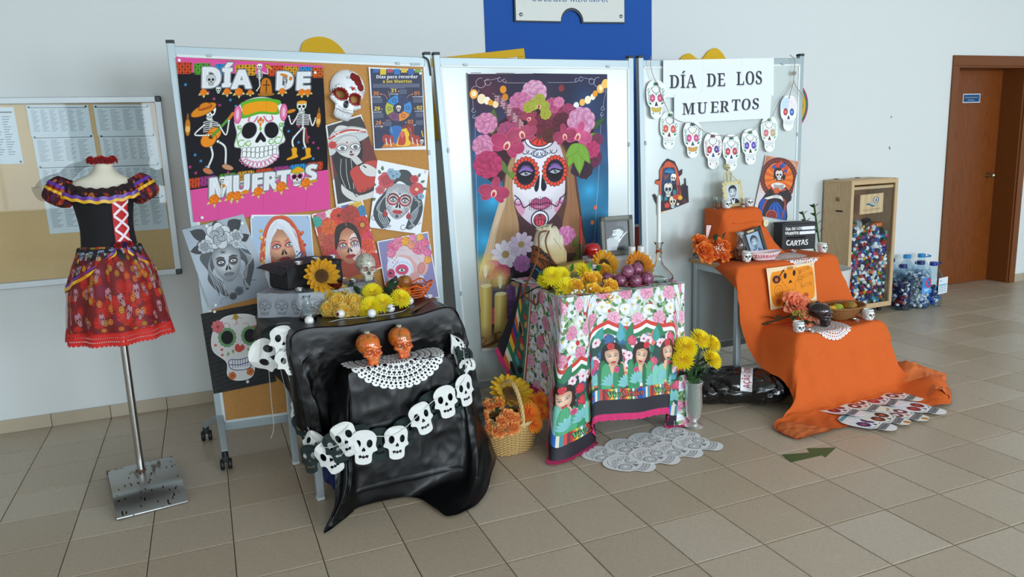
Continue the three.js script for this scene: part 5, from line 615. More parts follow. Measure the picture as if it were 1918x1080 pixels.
// ---------- mobile display boards ----------
const BZ = -1.262, FZ = -1.2455;   // mid plane and printed front of the boards
const whiteBoard = mat('#cad3d1', 0.25, { phys: 1, clearcoat: 0.5, clearcoatRoughness: 0.15 });
const frameM = mat('#a3b0b4', 0.4, { metalness: 0.35 });
function board(name, label, tl, tr, br, bl, face, feet) {   // outer corners [x, y] of the frame at the board's plane
const o = thing(name, label, 'display board'), w = 0.034, P = (p, dx, dy, z = BZ) => [p[0] + dx, p[1] + dy, z];
part('post', bar(P(bl, 0.017,-0.04), P(tl, 0.017,0.012), w, 0.034), frameM, o); part('post', bar(P(br, -0.017,-0.04), P(tr, -0.017,0.012), w, 0.034), frameM, o);
for (const [p, s] of [[tl, 1],[tr, -1]]) part('end_cap', box(w + 0.003,0.014,0.037, p[0] + s * 0.017, p[1] + 0.018, BZ, 0.003), aluDark, o);
part('top_rail', bar(P(tl, 0.03,-0.022), P(tr, -0.03,-0.022),0.042,0.03), frameM, o); part('bottom_rail', bar(P(bl, 0.03,-0.024), P(br, -0.03,-0.024),0.04,0.03), frameM, o);
const i = 0.036, a = [tl[0] + i, tl[1] - i - 0.008], b = [tr[0] - i, tr[1] - i - 0.008], c = [br[0] - i, br[1] + 0.004], d = [bl[0] + i, bl[1] + 0.004], e = 0.014;
part('panel', sheet([...a, FZ - 0.003],[...b, FZ - 0.003],[...c, FZ - 0.003],[...d, FZ - 0.003],0.018), face, o);
const tm = mat('#dfe6e6', 0.4), tw = (p, q) => bar([...p, FZ - 0.003],[...q, FZ - 0.003], e, 0.01,0.002); part('edge_trim', [tw(a, b), tw(b, c), tw(c, d), tw(d, a)], tm, o);
for (const t of [0.12,0.88]) part('clip', box(0.022,0.012,0.008, lerp(a[0], b[0], t), lerp(a[1], b[1], t) + 0.006, FZ + 0.004,0.002), mat('#aeb8bb', 0.4), o);
for (const t of [0.25,0.7]) for (const [p, q] of [[a, d],[b, c]]) part('clip', box(0.012,0.024,0.008, lerp(p[0], q[0], t), lerp(p[1], q[1], t), FZ + 0.004,0.002), mat('#aeb8bb', 0.4), o);
for (const [x, x1, x2] of feet) {   // splayed feet with casters
for (const [xe, ze] of [[x1,-1.045],[x2,-1.49]]) { part('foot', bar([x, 0.2, BZ],[xe, 0.085, ze],0.03,0.03), frameM, o); const k = part('caster', [cyl(0.014,0.016,0.03, xe, 0.062, ze, 14), box(0.03,0.03,0.036, xe, 0.055, ze, 0.006)], mat('#14161a', 0.45), o); for (const s of [-1,1]) part('wheel', T(lathe([[0,-0.01],[0.022,-0.01],[0.027,-0.005],[0.027,0.005],[0.022,0.01],[0,0.01]],20), xe + s * 0.017,0.0275, ze, 0,0, Math.PI / 2), mat('#101114', 0.5), k); }
}
return o;
}
const cb = board('cork_display_board', 'wheeled cork display board pinned with skull banner and portraits', [-1.552,1.972],[-0.316,1.934],[-0.316,0.132],[-1.524,0.165], cork, [[-1.507,-1.502,-1.585],[-0.335,-0.33,-0.41]]);
part('strap', tube([[-0.36,1.935, FZ + 0.01],[-0.335,1.92, FZ + 0.012],[-0.325,1.88, FZ + 0.008],[-0.322,1.84, FZ + 0.004]],0.004), aluDark, cb);
part('maker_plate', box(0.05,0.012,0.002,-0.4,1.897, FZ + 0.004,0.0005), mat('#a8b0b4', 0.4), cb);
board('white_display_board', 'wheeled whiteboard hung with the large flower crown portrait', [-0.3,1.934],[0.893,1.928],[0.893,0.16],[-0.232,0.164], whiteBoard, [[-0.21,-0.2,-0.29],[0.875,0.88,0.8]]);
board('white_display_board', 'wheeled whiteboard with string of paper skulls above the orange table', [0.925,1.93],[2.147,1.952],[2.15,0.18],[0.955,0.17], whiteBoard, [[0.97,0.975,0.89],[2.13,2.135,2.05]]);
// ---------- prints pinned to the boards ----------
const pinM = mat('#eef0f0', 0.35), paper = (t, r = 0.6) => mat('#ffffff', r, { map: t });
function poster(name, label, cat, tl, tr, br, bl, art, layer, pins = [[0.06,0.04],[0.94,0.04]], bend, rough = 0.55) {
const z = FZ + 0.006 + layer * 0.0022, o = thing(name, label, cat), p = [tl, tr, br, bl].map(([x, y]) => [x, y, z]);
part('print', sheet(...p, 0.0008, bend, 12), paper(art, rough), o);
for (const [u, v] of pins) { const q = [0,1].map((k) => lerp(lerp(p[0][k], p[1][k], u), lerp(p[3][k], p[2][k], u), v)); part('pin', T(lathe([[0,0],[0.0075,0],[0.0075,0.002],[0.004,0.004],[0.0065,0.008],[0.0065,0.01],[0,0.011]],12), q[0], q[1], z + (bend ? bend(u, v) : 0) - 0.0005, Math.PI / 2), pinM, o); }
return o;
}
poster('skull_banner', 'pink and black cloth banner with sugar skull and dancing skeletons', 'banner', [-1.519,1.922],[-0.866,1.886],[-0.886,1.192],[-1.524,1.171], bannerArt, 1,[[0.94,0.05],[0.06,0.975],[0.02,0.02]], (u, v) => 0.003 + 0.003 * Math.sin(u * 9 + v * 3) * Math.sin(v * 4),0.9);
poster('infographic_poster', 'dark blue infographic about days to remember the dead', 'poster', [-0.642,1.881],[-0.368,1.871],[-0.369,1.467],[-0.643,1.475], infoArt, 1,[[0.96,0.05]]);
poster('portrait_print', 'print of black haired woman in wide sombrero and red dress', 'poster', [-0.876,1.603],[-0.696,1.653],[-0.584,1.252],[-0.856,1.199], catrinaArt, 2,[]);
poster('portrait_print', 'white print of grey haired woman with red roses and skull face', 'poster', [-0.63,1.425],[-0.364,1.36],[-0.427,1.029],[-0.697,1.086], roseHairArt, 3,[[0.95,0.03]]);
poster('portrait_print', 'print of woman among red and orange poppies behind silver skull', 'poster', [-0.982,1.171],[-0.721,1.226],[-0.648,0.868],[-0.917,0.82], redFlowerArt, 3,[]);
poster('portrait_print', 'lilac print of pale haired woman with pink flower crown and jewelled eye', 'poster', [-0.663,1.01],[-0.388,1.041],[-0.342,0.678],[-0.624,0.656], pinkCrownArt, 4,[]);
poster('portrait_print', 'grey pencil style print of woman with white roses in hair', 'poster', [-1.578,1.14],[-1.3,1.195],[-1.206,0.793],[-1.495,0.747], bwRoseArt, 3,[[0.38,0.03],[0.93,0.1],[0.1,0.96]], (u, v) => 0.012 * (1 - u) * (1 - u));
poster('portrait_print', 'print of white haired woman wearing a red and yellow headscarf', 'poster', [-1.269,1.189],[-0.985,1.171],[-0.988,0.795],[-1.287,0.805], whiteHairArt, 2,[[0.03,0.03],[0.97,0.03]]);
poster('skull_drawing', 'chalk drawn white skull with red heart nose on black paper', 'drawing', [-1.54,0.729],[-1.242,0.754],[-1.226,0.341],[-1.524,0.323], drawnSkullArt, 1,[[0.21,0.0],[0.55,0.93]], undefined, 0.85);
poster('large_poster', 'tall cloth poster of woman with flower crown and skull face paint', 'poster', [-0.123,1.856],[0.71,1.848],[0.708,0.285],[-0.113,0.342], bigArt, 1,[], (u, v) => 0.004 + 0.004 * Math.sin(v * 17 + u * 2) * Math.abs(u - 0.5) * 2,0.75);
{ // lettered sheets; the letters are drawn with an engraved edge
const letters = (c, word, x, y, px) => { c.font = `bold ${px}px serif`; c.textAlign = 'left'; c.textBaseline = 'alphabetic'; let u = x; for (const [ch, dy, gap] of word) { c.fillStyle = '#9aa2aa'; c.fillText(ch, u + 5, y + dy + 6); c.fillStyle = '#f0f3fa'; c.fillText(ch, u + 3, y + dy + 3); c.fillStyle = '#1d242c'; c.fillText(ch, u, y + dy); u += c.measureText(ch).width + gap; } };
const a1 = canvasTex(1240,300, (c) => { c.fillStyle = '#eaeffa'; c.fillRect(0,0,1240,300); letters(c, [['D', 0,4],['Í', 0,4],['A', 0,110],['D', -6,4],['E', -8,120],['L', -14,4],['O', -16,4],['S', -18,0]],62,225,148); c.fillStyle = 'rgba(150,160,180,.25)'; c.fillRect(420,0,3,300); c.fillRect(860,0,3,300); });
const a2 = canvasTex(1060,270, (c) => { c.fillStyle = '#eaeffa'; c.fillRect(0,0,1060,270); letters(c, [['M', 8,14],['U', 6,30],['E', 4,4],['R', 2,26],['T', -8,6],['O', -10,6],['S', -12,0]],80,185,150); });
poster('lettered_sheet', 'upper long white sheet lettered DÍA DE LOS on right whiteboard', 'sign', [1.081,1.927],[1.89,1.947],[1.897,1.72],[1.081,1.715], a1,5,[]); poster('lettered_sheet', 'lower white sheet lettered MUERTOS below the longer sheet', 'sign', [1.156,1.735],[1.879,1.748],[1.87,1.581],[1.156,1.565], a2,6,[]);
}
poster('fan_print', 'tilted print of seated skeleton lady with orange fan and blue skirt', 'poster', [1.855,1.356],[2.13,1.305],[2.04,0.926],[1.765,0.986], fanArt, 1,[]);
const outlineGeo = (pts, d, z, box4) => { const g = flat(pts, d, z, 0), p = g.attributes.position, u = g.attributes.uv, [x0, x1, y0, y1] = box4; for (let i = 0; i < p.count; i++) u.setXY(i, (p.getX(i) - x0) / (x1 - x0), (p.getY(i) - y0) / (y1 - y0)); return g; };
{
const A = (x, y) => [1.0133 + (x - 65) * 0.000617,1.353 - (y - 120) * 0.000545 + (x - 65) * 0.00006], pts = [[70,490],[95,480],[115,520],[145,500],[150,400],[100,370],[108,335],[150,328],[150,235],[190,165],[240,122],[320,165],[360,250],[370,285],[412,262],[408,320],[372,345],[388,440],[400,450],[425,428],[440,440],[438,370],[450,370],[458,450],[478,462],[480,520],[490,645],[120,720],[118,600],[95,560]].map(([x, y]) => A(x, y));
const o = thing('altar_cutout', 'cut-out picture of orange altar arch with skulls and cactus', 'picture'); part('card', outlineGeo(pts, 0.0012, FZ + 0.004,[A(65,0)[0], A(495,0)[0], A(65,730)[1], A(65,120)[1]]), paper(altarArt), o);
}
// string of eight paper skulls
const skullOutline = (w, h) => curveShape([[-0.25,0.5],[0.25,0.5],[0.47,0.34],[0.5,0.06],[0.43,-0.12],[0.32,-0.2],[0.29,-0.4],[0.14,-0.5],[-0.14,-0.5],[-0.29,-0.4],[-0.32,-0.2],[-0.43,-0.12],[-0.5,0.06],[-0.47,0.34]].map(([x, y]) => [x * w, y * h]), true, 56);
{
const g = thing('paper_skull_garland', 'string of eight paper sugar skulls looped across right whiteboard', 'garland');
const G = outlineGeo(skullOutline(0.132,0.212),0.0008,0,[-0.066,0.066,-0.106,0.106]), C8 = [[1.031,1.704],[1.129,1.526],[1.288,1.468],[1.437,1.395],[1.576,1.379],[1.719,1.41],[1.868,1.483],[2.015,1.609]], Z = FZ + 0.02;
const arts = [['#e05a88', '#e0c030', '#1f7a5a', { nose: '#2c2434', drop: '#2a8a7a' }],['#e86a58', null, '#2a8a5a', { nose: '#7a2a30', drop: '#e0a030' }],['#e05a9a', '#eaa020', '#1c7058', { nose: '#1c5048', drop: '#e0b030' }],[['#c8485a', '#5a50a8'], null, '#8a3a40', { nose: '#1c3a7a', drop: '#a83a50' }],['#d84858', null, '#1f7a5a', { nose: '#1c3a6a', drop: '#3a7ac0' }],['#6a58c0', null, '#1f8060', { nose: '#3a2a24', drop: '#3a3a70' }],[['#e07a80', '#d8b080'], null, '#6ab08a', { nose: '#5a2a2c', drop: '#e0d8a0' }],['#d84858', null, '#8090a0', { plain: 1, nose: '#2a2c50' }]];
C8.forEach(([x, y], i) => { const o = part('paper_skull', G, paper(paperSkullArt(...arts[i]),0.7), g); o.position.set(x, y, i === 1 ? FZ + 0.01 : Z + (i % 2) * 0.002); o.rotation.z = [0,-0.08,0,0.02,0,0.02,0.02,-0.04][i]; o.rotation.x = -0.04; });
const S = (a) => a.map(([x, y, z = Z + 0.004]) => [x, y, z]); part('string', [tube(S([[0.995,1.95, FZ + 0.02],[0.99,1.9],[1.012,1.83],[1.04,1.79],[1.07,1.72],[1.13,1.615],[1.2,1.575],[1.288,1.565],[1.36,1.52],[1.437,1.49],[1.5,1.487],[1.576,1.475],[1.65,1.495],[1.719,1.505],[1.8,1.55],[1.868,1.58],[1.94,1.69],[2.04,1.79]]),0.0018,90,5), tube(S([[2.015,1.7],[2.03,1.76],[2.042,1.79],[2.046,1.85],[2.046,1.94],[2.046,1.97, BZ]]),0.0022,30,5), tube(S([[2.046,1.81],[2.07,1.77],[2.1,1.74],[2.14,1.7]]),0.0024,20,5), T(new THREE.TorusKnotGeometry(0.009,0.003,48,6),2.046,1.855, Z + 0.006)], mat('#a89a88', 0.9), g);
}
// painted skull mask
// ---------- kit: skulls, flowers, desks ----------
function skullSdf(x, y, z, o = {}) {
const X = Math.abs(x);
let d = ell(x, y, z, 0,0.64,-0.1,0.37,0.36,0.47);
d = smin(d, rbx(x, y, z, 0,0.34,0.2,0.22,0.2,0.15,0.1),0.16);
d = smin(d, ell(X, y, z, 0.23,0.36,0.2,0.1,0.07,0.14),0.07);
d = smin(d, rbx(x, y, z, 0,0.1,0.2,0.17,0.1,0.14,0.08),0.08);
d = smin(d, ell(X, y, z, 0.14,0.575,0.31,0.14,0.05,0.08),0.06);
d = smin(d, ell(x, y, z, 0,0.41,0.37,0.035,0.09,0.06),0.05);
d = smax(d, -ell(X, y, z, 0.42,0.44,0.12,0.1,0.1,0.12),0.06);
d = smax(d, -ell(X, y, z, 0.22,0.2,0.12,0.08,0.07,0.12),0.05);
const se = ell(X, y, z, 0.148,0.455,0.4,0.108,0.092,0.13), sn = ell(X, y, z, 0.03,0.3,0.4,0.042,0.075,0.09);
d = smax(d, -se, 0.03); d = smax(d, -sn, 0.025);
if (y > 0.06 && y < 0.25 && z > 0.2) { const t = 0.012 * Math.max(0, Math.cos(x * 62)) * clamp((0.05 - Math.abs(Math.abs(y - 0.155) - 0.045)) * 40) + 0.016 * clamp(1 - Math.abs(y - 0.155) / 0.014); d += t; }
return o.marks ? [d, Math.min(se, sn)] : d;
}
const SK_LO = [-0.45,-0.06,-0.64], SK_HI = [0.45,1.06,0.46];
const skullGeo = (res, color, uv) => nets((x, y, z) => skullSdf(x, y, z), SK_LO, SK_HI, res, color, uv);
function quadPetal(l, w, curl, cup, nu = 4, nv = 5, ruffle = 0, ph = 0) {   // petal growing along +z from the origin, curling up
return gridGeo(nu, nv, (u, v) => { const t = v, wd = w * Math.pow(Math.sin(Math.PI * Math.min(0.96,0.12 + t * 0.84)),0.7), x = (u - 0.5) * 2 * wd, a = curl * t; const q = Math.abs(curl) < 1e-3 ? [t * l, 0] : [(Math.sin(a) / curl) * l, ((1 - Math.cos(a)) / curl) * l]; return [x, q[1] + cup * Math.pow(2 * (u - 0.5),2) * wd + ruffle * Math.sin(u * 14 + ph) * t, q[0]]; });
}
const placed = (g, az, tilt, r = 0, y = 0) => { g.applyMatrix4(new THREE.Matrix4().makeRotationX(-tilt)); g.translate(0, y, r); g.applyMatrix4(new THREE.Matrix4().makeRotationY(az)); return g; };
const petalMat = (c, r = 0.7) => mat(c, r, { phys: 1, transmission: 0.15, thickness: 0 });
const leafM = mat('#2f5a26', 0.55), leafM2 = mat('#3f7a30', 0.55), leafDark = mat('#1c3520', 0.5), stemM = mat('#3a6a2a', 0.6);
const cache = new Map(); const once = (k, f) => { if (!cache.has(k)) cache.set(k, f()); return cache.get(k); };
const colorize = (g, f) => { const p = g.attributes.position, c = []; for (let i = 0; i < p.count; i++) c.push(...f(p.getX(i), p.getY(i), p.getZ(i))); g.setAttribute('color', new THREE.Float32BufferAttribute(c, 3)); return g; };
const lin = (h) => { const c = C(h); return [c.r, c.g, c.b]; };
const mix = (a, b, t) => a.map((q, i) => lerp(q, b[i], clamp(t)));
// blooms face +y, unit radius about 1
const mumGeo = (a, b, c0) => once('mum' + a + b + (c0 ?? ''), () => {
const g = [colorize(ball(0.4,0,0.22,0,1,0.9,1,12), () => lin(a))], A = lin(a), B = lin(b); const n = 120;
for (let k = 0; k < n; k++) { const t = (k + 0.5) / n, el = lerp(1.5,-0.1, Math.pow(t, 0.75)), az = k * 2.39996, l = lerp(0.3,0.74, Math.pow(t, 0.6)), p = quadPetal(l, 0.11,0.5,0.35,2,3); colorize(p, (x, y, z) => mix(c0 ? lin(c0) : B, mix(B, A, 0.9), z / l + t * 0.4 + rr(-0.1,0.1))); g.push(placed(p, az, el * 0.72 - 0.1 + rr(-0.1,0.1),0.3 * Math.cos(el),0.22 + 0.3 * Math.sin(el))); }
return T(merge(g),0,0,0,0,0,0,1.0);
});
const carnationGeo = (a, b) => once('carn' + a, () => { const g = [colorize(ball(0.55,0,0.3,0,1,0.8,1,12), () => lin(a))], A = lin(a), B = lin(b); for (let k = 0; k < 44; k++) { const t = (k + 0.5) / 44, el = lerp(1.1,-0.25, t), l = rr(0.6,0.8), p = quadPetal(l, 0.34,0.5,0.25,8,4,0.07, k); const s = rr(0,1); colorize(p, (x, y, z) => mix(A, B, z / l - 0.3 + s * 0.3)); g.push(placed(p, k * 2.4, el, 0.16 * Math.cos(el),0.12 + 0.25 * Math.sin(el))); } return merge(g); });
const roseGeo = (a, b) => once('rose' + a, () => {
const g = [], A = lin(a), B = lin(b);
[[4,1.5,0.1,0.62,0.34,0.25],[5,1.35,0.2,0.7,0.42,0.1],[5,1.12,0.28,0.78,0.5,-0.15],[6,0.75,0.34,0.8,0.52,-0.5],[6,0.3,0.36,0.82,0.52,-0.7]].forEach(([n, tilt, r, l, w, curl], q) => { for (let k = 0; k < n; k++) { const p = quadPetal(l, w, curl, 0.55,6,5,0.015, k); colorize(p, (x, y, z) => mix(B, A, z / l)); g.push(placed(p, (k / n) * TAU + q * 0.7 + rr(-0.15,0.15), tilt, r * 0.45,0.06)); } }); return merge(g);
});
const peonyGeo = (a, b) => once('peony' + a, () => { const g = [], A = lin(a), B = lin(b); for (let k = 0; k < 26; k++) { const t = (k + 0.5) / 26, el = lerp(1.4,0.05, t), l = lerp(0.6,0.95, t), p = quadPetal(l, 0.46,-0.2,0.45,7,5,0.05, k * 2); colorize(p, (x, y, z) => mix(B, A, z / l)); g.push(placed(p, k * 2.4, el, 0.12,0.05)); } return merge(g); });
const vc = (m) => mat('#ffffff', m ?? 0.7, { vertexColors: true });
const bloomM = mat('#ffffff', 0.7, { vertexColors: true, phys: 1, transmission: 0.45, thickness: 0 });
function orient(o, p, dir, r, spin = 0) { const q = new THREE.Quaternion().setFromUnitVectors(V(0,1,0), V(...dir).normalize()); o.position.set(...p); o.quaternion.copy(q).multiply(new THREE.Quaternion().setFromAxisAngle(V(0,1,0), spin)); o.scale.setScalar(r); return o; }
function bloom(parent, g, p, dir, r, spin = 0, m = bloomM, name = 'bloom') { return orient(part(name, g, m, parent), p, dir, r, spin); }
const leafGeo = once('leaf', () => gridGeo(4,8, (u, v) => { const w = 0.24 * Math.sin(Math.PI * Math.pow(v, 0.8)) * (1 + 0.1 * Math.sin(v * 40)), x = (u - 0.5) * 2; return [x * w, 0.18 * Math.sin(v * 2.4) + 0.1 * Math.abs(x) * w * 3, v]; }));
function leaf(parent, p, dir, l, m = leafM, spin = 0) { const o = part('leaf', leafGeo, m, parent); const q = new THREE.Quaternion().setFromUnitVectors(V(0,0,1), V(...dir).normalize()); o.position.set(...p); o.quaternion.copy(q).multiply(new THREE.Quaternion().setFromAxisAngle(V(0,0,1), spin)); o.scale.setScalar(l); return o; }
const stem = (parent, pts, r = 0.003, m = stemM) => part('stem', tube(pts, r, 10,6), m, parent);
function sunflower(parent, p, dir, r, a = '#f2b90c', disc = '#5a3a12', n = 17) {
const head = orient(new THREE.Group(), p, dir, r); head.name = 'flower_head'; parent.add(head);
const pg = once('sfp' + a, () => colorize(quadPetal(0.62,0.16,0.35,0.5,4,6,0.012), (x, y, z) => mix(lin(shade(a, 0.72)), lin(a), z / 0.4)));
for (let ring = 0; ring < 2; ring++) for (let k = 0; k < n; k++) { const o = part('petal', pg, bloomM, head); o.rotation.order = 'YXZ'; o.rotation.set(-(ring ? 0.42 : 0.18) + rr(-0.1,0.1), ((k + ring * 0.5) / n) * TAU + rr(-0.06,0.06), rr(-0.2,0.2)); o.position.set(Math.sin(o.rotation.y) * 0.34, ring * 0.04, Math.cos(o.rotation.y) * 0.34); o.scale.setScalar(ring ? 0.86 : 1.02); }
const dg = once('disc' + disc, () => { const g = [ball(0.4,0,0,0,1,0.35,1,20)]; colorize(g[0], (x, y, z) => mix(lin(shade(disc, 0.5)), lin(disc), Math.hypot(x, z) / 0.3)); for (let k = 0; k < 150; k++) { const q = Math.sqrt((k + 0.5) / 150) * 0.38, a2 = k * 2.4; const b = T(new THREE.ConeGeometry(0.022,0.09,5), Math.cos(a2) * q, 0.14 * Math.sqrt(1 - (q / 0.42) ** 2) + 0.02, Math.sin(a2) * q); g.push(colorize(b, () => mix(lin(shade(disc, 0.55)), lin(shade(disc, 1.5)), q / 0.38 + rr(-0.3,0.3)))); } return merge(g); });
part('seed_disc', dg, vc(0.9), head); return head;
}
function desk(name, label, x0, x1, z0, z1, ry, woodEdge = true) {   // school desk with steel legs, top at 0.745
const w = x1 - x0, d = z1 - z0, o = thing(name, label, 'table', [(x0 + x1) / 2,0, (z0 + z1) / 2], ry), st = mat('#b4bec2', 0.4, { metalness: 0.3 });
part('tabletop', box(w, 0.022, d, 0,0.734,0,0.004), mat('#d2cdc2', 0.5), o); part('edge_band', [box(w + 0.004,0.02,0.004,0,0.734, d / 2), box(w + 0.004,0.02,0.004,0,0.734,-d / 2), box(0.004,0.02, d, -w / 2,0.734,0), box(0.004,0.02, d, w / 2,0.734,0)], mat('#b58a5c', 0.5), o);
for (const [sx, sz] of [[-1,1],[1,1],[-1,-1],[1,-1]]) { const l = part('leg', box(0.032,0.71,0.032, sx * (w / 2 - 0.03),0.367, sz * (d / 2 - 0.03),0.004), st, o); part('foot_cap', box(0.034,0.014,0.034, sx * (w / 2 - 0.03),0.007, sz * (d / 2 - 0.03),0.004), mat('#d8dcdc', 0.6), l); }
part('apron', [box(w - 0.06,0.04,0.02,0,0.703, d / 2 - 0.03), box(w - 0.06,0.04,0.02,0,0.703,-d / 2 + 0.03), box(0.02,0.04, d - 0.06,-w / 2 + 0.03,0.703,0), box(0.02,0.04, d - 0.06, w / 2 - 0.03,0.703,0)], st, o); return o;
}
// crocheted mat: disc whose rim may hang over an edge; drop(x, z) -> height
function doily(name, label, c, r, drop, ry = 0, sx = 1) {
const o = thing(name, label, 'doily', [0,0,0]); const m = mat('#f0efee', 0.9, { alphaMap: doilyAlpha, alphaTest: 0.5 });
part('crochet', gridGeo(56,22, (u, v) => { const a = u * TAU + ry, q = v * r, dx = Math.sin(a) * q * sx, dz = Math.cos(a) * q, p = drop(c[0] + dx, c[1] + dz); return [...p, 0.5 + 0.5 * v * Math.sin(u * TAU),0.5 + 0.5 * v * Math.cos(u * TAU)]; }), m, o); return o;
}
const teaLight = once('tea', () => null);
function tealight(label, p) { const o = thing('tea_light', label, 'candle', p, rr(0,3), 'tea lights'); part('tin_cup', lathe([[0,0.0005],[0.0175,0.0005],[0.019,0.002],[0.019,0.015],[0.0196,0.0155],[0.0186,0.0155],[0.0182,0.012]],24), mat('#c4c8ca', 0.28, { metalness: 1 }), o); part('wax', lathe([[0,0.0115],[0.0181,0.012],[0.0181,0.004]],20), mat('#f0eee8', 0.5), o); part('wick', cyl(0.0008,0.0006,0.007,0,0.011,0,6), mat('#3a3a38', 0.9), o); return o; }
function pillarCandle(label, p, r, h, wick = true) { const o = thing('white_candle', label, 'candle', p, rr(0,3)); part('wax', lathe([[0,0],[r * 0.94,0],[r, 0.004],[r, h - 0.006],[r * 0.93, h],[r * 0.6, h - 0.004],[0, h - 0.005]],28), mat('#f2f2f0', 0.45, { phys: 1, transmission: 0.1, thickness: 0.02 }), o); if (wick) part('wick', tube([[0, h - 0.006,0],[0.0006, h + 0.004,0],[0.002, h + 0.009,0]],0.0009,6,5), mat('#c8c4b8', 0.9), o); return o; }
const fruit = (name, label, cat, p, r, col, sy = 1, grp) => { const o = thing(name, label, cat, p, rr(0,6), grp); const g = lathe([[0,-0.8 * sy],[0.2,-0.92 * sy],[0.6,-0.78 * sy],[0.92,-0.35 * sy],[1,0.08 * sy],[0.88,0.52 * sy],[0.55,0.86 * sy],[0.22,0.95 * sy],[0.08,0.88 * sy],[0,0.82 * sy]].map(([a, b]) => [a * r, b * r]),26); const [c1, c2] = col; colorize(g, (x, y, z) => mix(lin(c1), lin(c2),0.5 + 1.2 * noise(x * 22, y * 22, z * 22 + p[0] * 9) + (x / r) * 0.4)); part('flesh', g, mat('#ffffff', 0.35, { vertexColors: true }), o); part('stalk', tube([[0, r * 0.8 * sy, 0],[r * 0.05, r * 1.0 * sy, 0],[r * 0.14, r * 1.15 * sy, 0.001]], r * 0.045,6,5), mat('#4a3018', 0.8), o); return o; };
// skull mug
const mugGeo = once('mug', () => nets((x, y, z) => { let d = smin(skullSdf(x, y, z), rbx(x, y, z, 0,0.45,-0.06,0.33,0.45,0.33,0.2),0.1); const X = Math.abs(x); d = smax(d, -ell(X, y, z, 0.148,0.455,0.42,0.108,0.095,0.13),0.02); d = smax(d, -ell(X, y, z, 0.03,0.3,0.42,0.042,0.075,0.1),0.02); d = Math.max(d, y - 0.86); return smax(d, -Math.max(Math.hypot(x, z + 0.08) - 0.29,0.3 - y),0.02); }, [-0.48,-0.08,-0.66],[0.48,0.95,0.48],52, (x, y, z) => { const X = Math.abs(x), m = Math.min(ell(X, y, z, 0.148,0.455,0.42,0.112,0.1,0.135), ell(X, y, z, 0.03,0.3,0.42,0.045,0.078,0.1)); const teeth = z > 0.25 && Math.abs(y - 0.155) < 0.012; return m < 0.006 ? [0.01,0.01,0.012] : teeth ? [0.12,0.12,0.12] : [0.82,0.82,0.8]; }));
const glaze = mat('#ffffff', 0.18, { vertexColors: true, phys: 1, clearcoat: 0.6 });
function skullMug(label, p, ry, s = 0.075) { const o = thing('skull_mug', label, 'mug', p, ry, 'white skull mugs'); const b = part('mug_body', mugGeo, glaze, o); b.scale.setScalar(s); part('band', T(new THREE.TorusGeometry(s * 0.43, s * 0.02,6,20,2.2),0, s * 0.74,-s * 0.06, Math.PI / 2,-0.2,0), mat('#1c1c1e', 0.5), o); return o; }
const wrinkle = (amp, f, s = 0) => (x, y, z) => { const a = noise(x * f + s, y * f, z * f), b = noise(x * f * 2.3, y * f * 2.3 + s, z * f * 2.3); return amp * ((1 - Math.abs(a)) ** 2 - 0.5 + 0.4 * ((1 - Math.abs(b)) ** 2 - 0.5)); };
